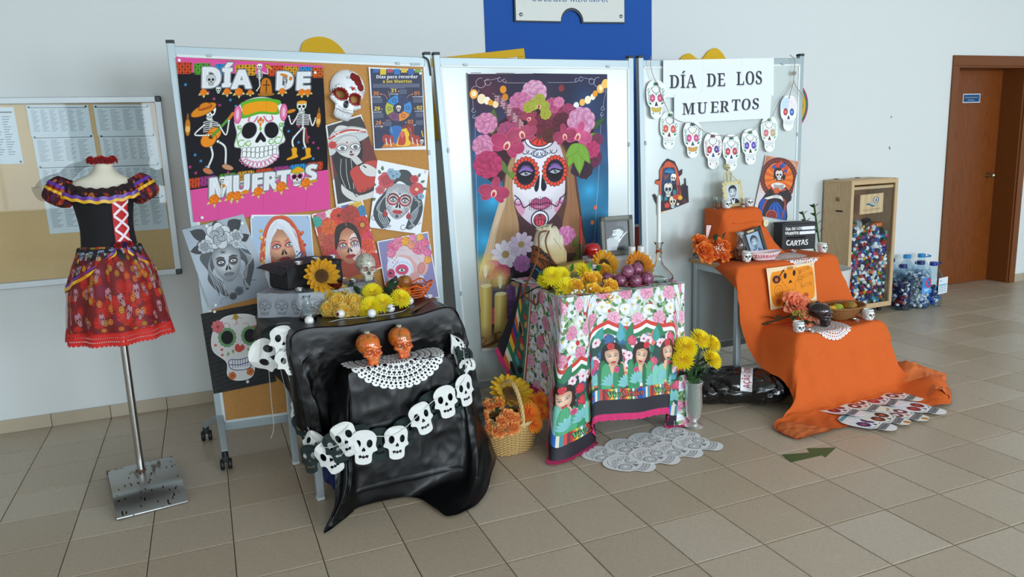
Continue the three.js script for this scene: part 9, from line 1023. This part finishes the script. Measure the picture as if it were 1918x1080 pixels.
{ const o = thing('peony_spray', 'large coral orange artificial peony spray lying on orange step', 'flowers'), g = peonyGeo('#ffb084', '#ff864a'); [[1.565,0.545,-0.62,0.082],[1.612,0.53,-0.6,0.07],[1.598,0.478,-0.585,0.078],[1.655,0.49,-0.6,0.062],[1.648,0.445,-0.59,0.05]].forEach(([x, y, z, r], k) => bloom(o, g, [x, y - 0.02, z - 0.02],[(x - 1.6) * 3 - 0.1,0.7,1], r, k * 1.9)); for (const [p, d, l, m] of [[[1.54,0.47,-0.6],[-0.7,-0.2,0.5],0.09, leafDark],[[1.55,0.5,-0.62],[-0.8,0.3,0.4],0.08, leafDark],[[1.56,0.45,-0.58],[-0.2,-0.3,0.9],0.08, leafDark],[[1.59,0.44,-0.57],[0.2,-0.3,0.9],0.07, leafDark],[[1.53,0.5,-0.64],[-0.6,0.6,0.2],0.07, leafM],[[1.58,0.47,-0.56],[-0.3,0.1,1],0.06, leafM2],[[1.67,0.52,-0.62],[0.7,0.4,0.3],0.05, leafM2],[[1.5,0.46,-0.64],[-1,-0.1,0.2],0.09, leafDark],[[1.46,0.445,-0.67],[-0.9,0.1,-0.2],0.07, leafDark]]) leaf(o, p, d, l, m); for (let k = 0; k < 34; k++) part('bud', ball(0.005,1.535 + rr(-0.03,0.04),0.475 + rr(-0.025,0.035),-0.57 + rr(-0.02,0.01),1,1,1,6), mat(k % 2 ? '#9ab02a' : '#6a8a2a', 0.7), o); stem(o, [[1.58,0.48,-0.63],[1.5,0.45,-0.66],[1.41,0.418,-0.71],[1.36,0.4,-0.735]],0.005, leafDark); }
{ const o = thing('glass_skull', 'smoky black glass skull on crochet mat, orange step', 'skull ornament', [1.665,0.413,-0.545],0.4); const b = part('skull', skullGeo(70), mat('#2a1010', 0.05, { phys: 1, transmission: 0.35, thickness: 0.05, clearcoat: 1, clearcoatRoughness: 0.03, side: THREE.FrontSide }), o); b.scale.set(0.15,0.135,0.165); part('stopper', cyl(0.012,0.012,0.006,0,0.132,-0.016), mat('#1c0c0c', 0.2), o); }
doily('crochet_doily', 'white crochet mat below black glass skull over step edge', [1.665,-0.535],0.155, (x, z) => { const e = -0.436, k = z - e; return k < 0 ? [x, 0.4118, z] : [x, 0.41 - k * 0.96, e + 0.012 + 0.004 * Math.sin(x * 50) + k * 0.15]; }, 0.2,1.0);
{ // fruit basket
const B = [1.91,0.411,-0.62], o = thing('wicker_basket', 'flat oval brown wicker tray basket holding fruit', 'basket', B, 0.1), w1 = mat('#8a5a26', 0.6), w2 = mat('#6a4018', 0.6), w = []; const P = (a, t, off) => { const q = Math.pow(t, 0.7); return [Math.sin(a) * (lerp(0.07,0.142, q) + off),0.003 + 0.07 * t, Math.cos(a) * (lerp(0.05,0.1, q) + off)]; }; for (let r = 0; r < 14; r++) { const pts = []; for (let k = 0; k <= 72; k++) pts.push(P((k / 72) * TAU, r / 13, (k % 2 ? 0 : (k / 2 + r) % 2 ? 1 : -1) * 0.003)); w.push(tube(pts, 0.0034,144,5)); } part('weave', w, w1, o); const st = []; for (let k = 0; k < 36; k++) st.push(tube([0,0.3,0.6,1].map((t) => P((k / 36) * TAU, t, 0)),0.0022,6,4)); part('stakes', st, w2, o); part('rim', [0,3.14].map((s) => tube(Array.from({ length: 81 }, (_, k) => { const a = (k / 80) * TAU, q = P(a, 1.02,0.004); q[1] += 0.003 * Math.sin(a * 22 + s); return q; }),0.0045,160,5)), w1, o); part('base', T(lathe([[0,0.002],[1,0.002],[1,0.005],[0,0.005]],30),0,0,0,0,0,0,[0.07,1,0.05]), w2, o);
fruit('mango', 'mottled yellow brown mango at right in wicker tray', 'mango', [1.955,0.468,-0.605],0.04,['#b87a1c', '#8a6a20'],1.05); fruit('apple', 'green apple in the middle of wicker tray', 'apple', [1.885,0.468,-0.63],0.034,['#8aa02a', '#b0b43a'],0.9); fruit('lemon', 'yellow lemon at left in wicker tray beside peony', 'lemon', [1.83,0.462,-0.62],0.03,['#d8a81c', '#e8b82a'],1.1); fruit('potato', 'brown potato low in the wicker tray front', 'potato', [1.895,0.455,-0.575],0.03,['#a87a3a', '#8a5c28'],0.8);
}
// coloured paper skulls on the floor
{
const G = outlineGeo(skullOutline(0.165,0.265),0.0012,0,[-0.086,0.086,-0.136,0.136]); T(G, 0,0,0,-Math.PI / 2);
const K = [['#efe6ea', '#8a1c28', '#c84a3a', ['#d88a2a', '#8a3a8a', '#5aa050'], null, 0],['#efece0', '#8a2c34', '#efece0', null, null, 1],['#f0e4ea', '#a82c30', '#e0603a', ['#6a3a9a', '#e0a030', '#4a8ac0'], null, 0],['#efebe2', '#8a2430', '#efece6', null, null, 1],['#f0f2f4', '#2c2a6a', '#c8404a', ['#5aa0b0'], null, 0],['#efeee6', '#5a1c14', '#c8643a', ['#e08a2a'], '#e08a2a', 0],['#ecefe8', '#7a3a44', '#f0f0ec', null, '#e0962a', 1],['#f2f2f4', '#8a1c24', '#c84a40', null, null, 0]].map((a) => paper(colourSkullArt(a),0.7));
[['rear row, first from left, dark red eyes', 1.545,-0.27,0],['rear row, second from left with orange curls', 1.685,-0.265,1],['rear row, third from left with violet crown', 1.835,-0.28,2],['rear row, last on the right with curls', 1.99,-0.29,3],['front row, first from left with blue violet eyes', 1.545,-0.075,4],['front row, second from left with orange chin flower', 1.665,-0.095,5],['front row, third from left, pale green with orange chin', 1.795,-0.095,6],['front row, last on the right, red eyes', 1.945,-0.115,7]].forEach(([l, x, z, k]) => { const o = thing('paper_skull', 'coloured paper skull by orange cloth, ' + l, 'paper cut-out', [x, 0.026 + (k % 2) * 0.0016 + (k > 3 ? -0.012 : 0.0), z],0.42 + (k % 3) * 0.03, 'coloured paper skulls on the floor'); if (k > 3) o.rotation.x = 0; part('card', G, K[k], o); });
}
// bag under the table
{ const o = thing('bin_bag', 'black plastic bag wrapped with white printed tape under table', 'bag', [1.235,0,-0.66],-0.72), f = (x, y, z) => { const a = Math.hypot(x / 0.26, (y - 0.095) / 0.105, z / 0.15) - 1; let d = a * 0.1; d = smin(d, (Math.hypot((x + 0.24) / 0.16, (y - 0.07) / 0.09, (z - 0.02) / 0.13) - 1) * 0.09,0.05); const pinch = 0.016 * Math.exp(-((x - 0.02) ** 2) / 0.002); return d + pinch + 0.01 * (1 - Math.abs(noise(x * 6, y * 9, z * 9))) ** 3 + 0.0025 * noise(x * 22, y * 26, z * 26) - 0.004; }; part('bag_body', nets(f, [-0.44,-0.04,-0.2],[0.36,0.24,0.2],84), mat('#08080a', 0.22, { phys: 1, clearcoat: 0.6, clearcoatRoughness: 0.15 }), o);
const bt = canvasTex(1024,128, (c) => { c.fillStyle = '#e6e6e8'; c.fillRect(0,0,1024,128); c.fillStyle = '#a8283a'; c.font = 'bold 96px sans-serif'; c.textAlign = 'left'; c.textBaseline = 'middle'; c.fillText('AÇÃO · ESTERILIZ', 50,68); }); part('printed_tape', gridGeo(40,3, (u, v) => { const a = lerp(1.5,-1.3, u), x = -0.01 + v * 0.062; let r = 0.2; for (let k = 0; k < 24; k++) { const d = f(x, 0.095 + Math.cos(a) * r, Math.sin(a) * r); r -= d * 0.8; } r += 0.004; return [x, Math.max(0.004,0.095 + Math.cos(a) * r), Math.sin(a) * r, u, 1 - v]; }), mat('#ffffff', 0.4, { map: bt }), o); }
{ const o = thing('floor_arrow', 'green adhesive direction arrow stuck on floor tiles', 'sign'); const A = [[0.889,0.095],[1.07,0.1],[1.066,0.125],[1.195,0.062],[1.068,0.008],[1.044,0.05],[0.912,0.012]].map(([x, z]) => new THREE.Vector2(x, -z)); part('vinyl', T(new THREE.ExtrudeGeometry(new THREE.Shape(A), { depth: 0.0008, bevelEnabled: false }),0,0.0006,0,-Math.PI / 2), mat('#1c5a2c', 0.4), o); }
// ---------- right: cap bin, planter, bottles ----------
{
const x0 = 3.245, x1 = 3.745, zF = -1.87, zB = -2.14, h = 1.085, yb = 0.05, pine = (s) => mat('#ffffff', 0.6, { map: once('pine' + s, () => woodTex([214,186,146],[188,152,108],0.35, s)) }), o = thing('cap_bin', 'tall pine box with clear front filled with bottle caps', 'bin'), t = 0.02;
part('side_panel', box(t, h - yb, zF - zB, x0 + t / 2, (h + yb) / 2, (zF + zB) / 2,0.002), pine(1), o); part('side_panel', box(t, h - yb, zF - zB, x1 - t / 2, (h + yb) / 2, (zF + zB) / 2,0.002), pine(2), o); part('top_panel', box(x1 - x0, t, zF - zB, (x0 + x1) / 2, h + t / 2, (zF + zB) / 2,0.002), pine(3), o); part('bottom_panel', box(x1 - x0 - 2 * t, t, zF - zB, (x0 + x1) / 2, yb + t / 2, (zF + zB) / 2,0.002), pine(3), o);
for (let k = 0; k < 2; k++) part('back_board', box((x1 - x0 - 2 * t) / 2 - 0.001, h - yb - t, 0.01, x0 + t + (k + 0.5) * (x1 - x0 - 2 * t) / 2, (h + yb + t) / 2, zB + 0.012,0.001), mat(k ? '#b08a64' : '#c8a478', 0.65, { map: pine(4).map }), o);
const fr = 0.03, f = zF + 0.008; part('front_stile', box(fr, h - yb + 0.018,0.016, x0 + fr / 2, (h + yb) / 2 + 0.009, f, 0.002), pine(5), o); part('front_stile', box(fr, h - yb + 0.018,0.016, x1 - fr / 2, (h + yb) / 2 + 0.009, f, 0.002), pine(6), o); part('front_rail', box(x1 - x0 - 2 * fr, 0.03,0.016, (x0 + x1) / 2, h - 0.002, f, 0.002), pine(5), o); part('front_rail', box(x1 - x0 - 2 * fr, 0.024,0.016, (x0 + x1) / 2, h - 0.045, zF - 0.01,0.002), pine(5), o); part('front_rail', box(x1 - x0 - 2 * fr, 0.04,0.016, (x0 + x1) / 2, yb + 0.02, f, 0.002), pine(6), o);
part('acrylic_pane', T(new THREE.PlaneGeometry(x1 - x0 - 2 * fr, h - yb - 0.08), (x0 + x1) / 2, (h + yb) / 2 + 0.005, zF + 0.002), glassMat('#f6fafa', 0.03), o);
part('hinge', [box(0.03,0.006,0.03, x0 + 0.1, h + t + 0.003, zB + 0.03), box(0.03,0.006,0.03, x1 - 0.18, h + t + 0.003, zB + 0.04)], mat('#3a3c40', 0.5), o); part('hand_slot', box(0.004,0.012,0.07, x0 - 0.001,0.86,-1.97,0.002), mat('#14100c', 0.9), o); part('knot', T(new THREE.SphereGeometry(0.022,14,8), x0 - 0.001,0.945,-1.99,0,0,0.3,[0.08,1.3,1]), mat('#8a6a48', 0.7), o);
for (const [x, z] of [[x0 + 0.06, zF - 0.05],[x1 - 0.06, zF - 0.05],[x0 + 0.06, zB + 0.05],[x1 - 0.06, zB + 0.05]]) part('caster', [T(cyl(0.02,0.02,0.02), x, 0.022, z - 0.01, Math.PI / 2), box(0.02,0.02,0.03, x, 0.042, z, 0.003)], mat('#16171a', 0.5), o);
const logo = canvasTex(480,400, (c) => { const g = c.createLinearGradient(0,0,480,0); for (let q = 0; q <= 8; q++) g.addColorStop(q / 8, q % 2 ? '#e2c296' : '#d4ac7a'); c.fillStyle = g; c.fillRect(0,0,480,400); oval(c, 330,130,46,60, '#e8ecee', 0, '#1c3a66', 12); oval(c, 318,130,50,62, null, 0, '#1c3a66', 5); blob(c, [[330,90],[348,130],[342,165],[320,165],[312,130]], '#1c4a86'); blob(c, [[120,200],[180,165],[260,200],[330,225],[370,215],[310,260],[240,250],[180,205]], '#8fb4c0'); blob(c, [[120,215],[175,190],[240,225],[310,255],[250,262],[190,225]], '#26404c'); c.save(); c.translate(240,318); c.rotate(-0.02); text(c, 'COLEGIO MIRAMAR', 0,0,40, '#2a2420', 'sans-serif'); c.restore(); c.fillStyle = 'rgba(60,50,40,.5)'; c.fillRect(110,345,260,5); });
const s = thing('logo_plaque', 'small pine plaque with school logo inside cap bin front', 'plaque'); part('face', sheet([3.365,0.985, zF - 0.006],[3.615,0.99, zF - 0.006],[3.615,0.835, zF - 0.006],[3.365,0.83, zF - 0.006],0.006), mat('#ffffff', 0.6, { map: logo }), s);
// caps
const capGeo = (() => { const n = 18, g = [lathe([[0,0.5],[0.42,0.5],[0.5,0.44],[0.5,-0.4],[0.44,-0.4],[0.44,0.36],[0,0.36]], n)]; return merge(g); })(), ribG = new THREE.TorusGeometry(0.5,0.03,4,18).rotateX(Math.PI / 2).translate(0,-0.34,0), COL = [['white', '#e4e6e6', 30],['blue', '#1a4a9a', 14],['navy', '#161c48', 12],['sky blue', '#3a94cc', 9],['green', '#1c6a3c', 7],['red', '#b81c20', 9],['orange', '#dc6a14', 6],['purple', '#4a2058', 7],['black', '#141416', 5],['pink', '#d84a90', 2],['yellow', '#d8a81c', 3]];
const tot = COL.reduce((a, b) => a + b[2],0), choose = () => { let r = rnd() * tot; for (const k of COL) if ((r -= k[2]) < 0) return k; return COL[0]; }; const protos = new Map(); const rest = []; let n = 0; const xa = x0 + 0.045, xb = x1 - 0.045;
const topAt = (x) => 0.72 + 0.03 * Math.sin((x - x0) * 9) + 0.02 * Math.sin((x - x0) * 23);
const cells = []; for (let y = 0.095; y < 0.76; y += 0.0285) for (let x = xa; x < xb; x += 0.0285) cells.push([x + rr(-0.007,0.007), y + rr(-0.007,0.007)]);
cells.sort((a, b) => b[1] - a[1]);
for (const [x, y] of cells) { if (y > topAt(x)) continue; const k = choose(), sc = rr(0.029,0.038), z = zF - 0.024 - rr(0,0.008), face = rnd(); const e = new THREE.Euler(Math.PI / 2 * (face < 0.45 ? 1 : face < 0.65 ? -1 : 0.3) + rr(-0.6,0.6), rr(-0.6,0.6), rr(-0.8,0.8));
if (n < 298) { let c; if (!protos.has(k[0])) { c = thing('bottle_cap', `${k[0]} plastic bottle cap behind the clear front of pine bin`, 'bottle cap', [0,0,0],0, `${k[0]} caps in the pine bin`); part('shell', capGeo, mat(k[1],0.4), c); part('seal_ring', ribG, mat(k[1],0.4), c); protos.set(k[0], c); } else c = copy(protos.get(k[0])); c.position.set(x, y, z); c.rotation.copy(e); c.scale.set(sc, sc * rr(0.4,0.62), sc); n++; } else rest.push([x, y, z, e, sc, k[1]]); }
for (let q = 0; q < 1500; q++) { const x = rr(xa, xb), y = rr(0.09, topAt(x) - 0.01); rest.push([x, y, zF - rr(0.045,0.1), new THREE.Euler(rr(0,6), rr(0,6), rr(0,6)), rr(0.028,0.036), choose()[1]]); }
const im = new THREE.InstancedMesh(capGeo, mat('#ffffff', 0.4), rest.length), mm = new THREE.Matrix4(); rest.forEach(([x, y, z, e, sc, k], i) => { mm.compose(V(x, y, z), new THREE.Quaternion().setFromEuler(e), V(sc, sc * 0.5, sc)); im.setMatrixAt(i, mm); im.setColorAt(i, C(k)); }); im.name = 'bottle_caps'; im.castShadow = im.receiveShadow = true; scene.add(im); tag(im, 'mixed coloured bottle caps heaped deeper inside the pine bin', 'bottle caps', null, 'stuff');
for (const [l, k, p, s3, r] of [['grey plastic tub lying on caps at left in bin', '#8e9094', [3.37,0.745, zF - 0.06],[0.05,0.06,0.05],1.2],['black canister lid leaning on top of caps', '#16171c', [3.47,0.755, zF - 0.05],[0.06,0.03,0.05],0.5],['orange canister lid lying on top right of caps', '#d86a10', [3.6,0.735, zF - 0.06],[0.06,0.025,0.05],0.1],['teal plastic cup on caps beside bin left side', '#2a7a8a', [3.295,0.745, zF - 0.05],[0.03,0.055,0.035],0.2]]) { const c = thing('plastic_tub', l, 'tub', p); part('shell', T(lathe([[0,0.5],[0.8,0.5],[0.9,0.4],[1,-0.5],[0.94,-0.5],[0.84,0.36],[0,0.42]],26),0,0,0, r * 0.3,0, r, s3), mat(k, 0.4), c); part('rim', T(new THREE.TorusGeometry(1,0.05,6,26).rotateX(Math.PI / 2).translate(0,-0.5,0),0,0,0, r * 0.3,0, r, s3), mat(k, 0.4), c); }
}
{ // planter with glossy stems
const X = 2.955, Z = -1.8, o = thing('planter', 'tall round white planter partly hidden behind orange table', 'planter', [X, 0, Z]); part('pot', lathe([[0,0],[0.15,0],[0.155,0.01],[0.185,0.44],[0.19,0.45],[0.178,0.45],[0.172,0.4],[0,0.4]],40), mat('#d3d3cd', 0.4), o); part('soil', lathe([[0,0.402],[0.172,0.402],[0.17,0.39]],30), mat('#2a1e14', 1), o);
const p = thing('house_plant', 'glossy leaved green house plant behind the right whiteboard post', 'plant', [X, 0.4, Z]); for (const [dx, dz, h] of [[-0.19,0.05,0.56],[-0.225,-0.03,0.5]]) { const pts = [[dx * 0.15,0, dz * 0.15],[dx * 0.55, h * 0.5, dz * 0.5],[dx, h, dz]]; part('stem', tube(pts, 0.007,14,6), leafM, p); for (let k = 5; k < 9; k++) for (const s of [-1,1]) { const t = k / 8.5; leaf(p, [dx * t, h * t, dz * t],[s * 0.8 + dx, 0.5, s * 0.35],0.075 - 0.003 * k, k % 2 ? leafM : leafDark); } }
}
{ // water bottles full of caps
const bot = (label, x, z, fill, capCol, fillAmt, ry, tall = 1) => { const o = thing('water_bottle', label, 'bottle', [x, 0, z], ry); const H = 0.3 * tall, prof = [[0,0.002],[0.058,0.002],[0.066,0.01],[0.066,0.06],[0.063,0.07],[0.066,0.08],[0.066,0.12],[0.063,0.13],[0.066,0.14],[0.066,0.19],[0.055,0.225],[0.028,0.262],[0.02,0.275],[0.02,0.29]]; part('plastic_body', lathe(prof.map(([r, y]) => [r, y * tall]),30), mat('#e8f2f8', 0.06, { phys: 1, transmission: 1, thickness: 0, ior: 1.3 }), o); part('cap', lathe([[0, H + 0.008],[0.023, H + 0.007],[0.025, H + 0.002],[0.025, H - 0.018],[0.021, H - 0.018]],24), mat(capCol, 0.4), o); part('handle', tube([[-0.022, H - 0.014,0],[-0.05, H - 0.01,0.01],[-0.06, H - 0.002,0.0],[-0.04, H + 0.004,-0.01]],0.004,16,6), mat(capCol, 0.4), o); const list = []; for (let k = 0; k < 150; k++) { const a = rr(0, TAU), r = Math.sqrt(rr(0.25,1)) * 0.047, y = rr(0.018, fillAmt * tall); const g = lathe([[0,0.5],[0.44,0.48],[0.5,0.4],[0.5,-0.5],[0.45,-0.5],[0.44,0.36]],10); list.push(colorize(T(g, Math.sin(a) * r, y, Math.cos(a) * r, rr(0,6), rr(0,6), rr(0,6),[0.027,0.014,0.027]), (() => { const q = lin(pick(fill)); return () => q; })())); } const c = part('caps_inside', list, vc(0.45), o); c.userData.kind = 'stuff'; o.scale.set(1.25,1.25,1.25); return o; };
const nv = ['#1a2048', '#20285a', '#161a3c', '#e8eaec', '#243070', '#8a1c20'], wh = ['#e6e8ea', '#eef0f0', '#dfe4e8', '#f2f2f2', '#2a5aa8', '#b8c4d0'], bl = ['#1c4ab0', '#2a68c8', '#e6e8ea', '#3a90d0', '#16306a', '#3a2a2c'];
bot('clear water bottle of navy caps next to pine bin', 3.865,-1.86, nv, '#1c2c6a', 0.19,0.3); const b2 = bot('clear water bottle of white caps with blue printed label', 4.03,-1.83, wh, '#1c2c6a', 0.215,0.1,1.05); bot('clear water bottle of blue caps nearest the door', 4.195,-1.84, bl, '#1a3a9a', 0.13,2.9,0.98); bot('rear left clear bottle with navy cap by pine bin', 3.93,-2.04, wh, '#141c4a', 0.16,0.8,1.06); bot('rear middle clear bottle with sky blue cap', 4.12,-2.04, wh, '#2a8ac8', 0.2,0.4,1.1); bot('rear right clear bottle with sky blue cap', 4.295,-2.04, wh, '#2a8ac8', 0.2,1.9,1.08);
part('paper_label', gridGeo(16,1, (u, v) => { const a = lerp(-0.75,0.75, u), r = 0.0672; return [Math.sin(a) * r, lerp(0.215,0.11, v), Math.cos(a) * r]; }), mat('#ffffff', 0.5, { map: canvasTex(256,180, (c) => { c.fillStyle = '#2a7ac8'; c.fillRect(0,0,256,180); c.fillStyle = '#4a9ae0'; c.fillRect(0,110,256,70); oval(c, 120,60,52,42, null, 0, '#d8202c', 20); line(c, [[120,60],[200,60],[190,100]], '#d8202c', 20); oval(c, 128,62,22,16, '#2a5aa8'); c.fillStyle = '#d8e8f4'; c.fillRect(40,128,100,10); c.fillRect(40,146,70,8); oval(c, 205,145,28,16, '#e8f0f4'); }) }), b2);
const b3 = scene.getObjectByName('water_bottle_002'); part('paper_label', sheet([-0.03,0.2,0.071],[0.055,0.205,0.071],[0.055,0.095,0.071],[-0.03,0.09,0.071],0.0006), mat('#ffffff', 0.6, { map: canvasTex(160,210, (c) => { c.fillStyle = '#dfe8ee'; c.fillRect(0,0,160,210); c.fillStyle = '#8ab8cc'; c.fillRect(12,84,136,26); for (let q = 0; q < 9; q++) { c.fillStyle = 'rgba(80,110,140,.5)'; c.fillRect(16 + (q % 3) * 44,122 + Math.floor(q / 3) * 26,34,14); } oval(c, 40,42,14,8, '#6a9ab8'); }) }), b3).rotation.y = -2.9;
}
scene.traverse((o) => { if (o.isMesh) { o.castShadow = true; o.receiveShadow = true; } });
renderer.render(scene, camera);
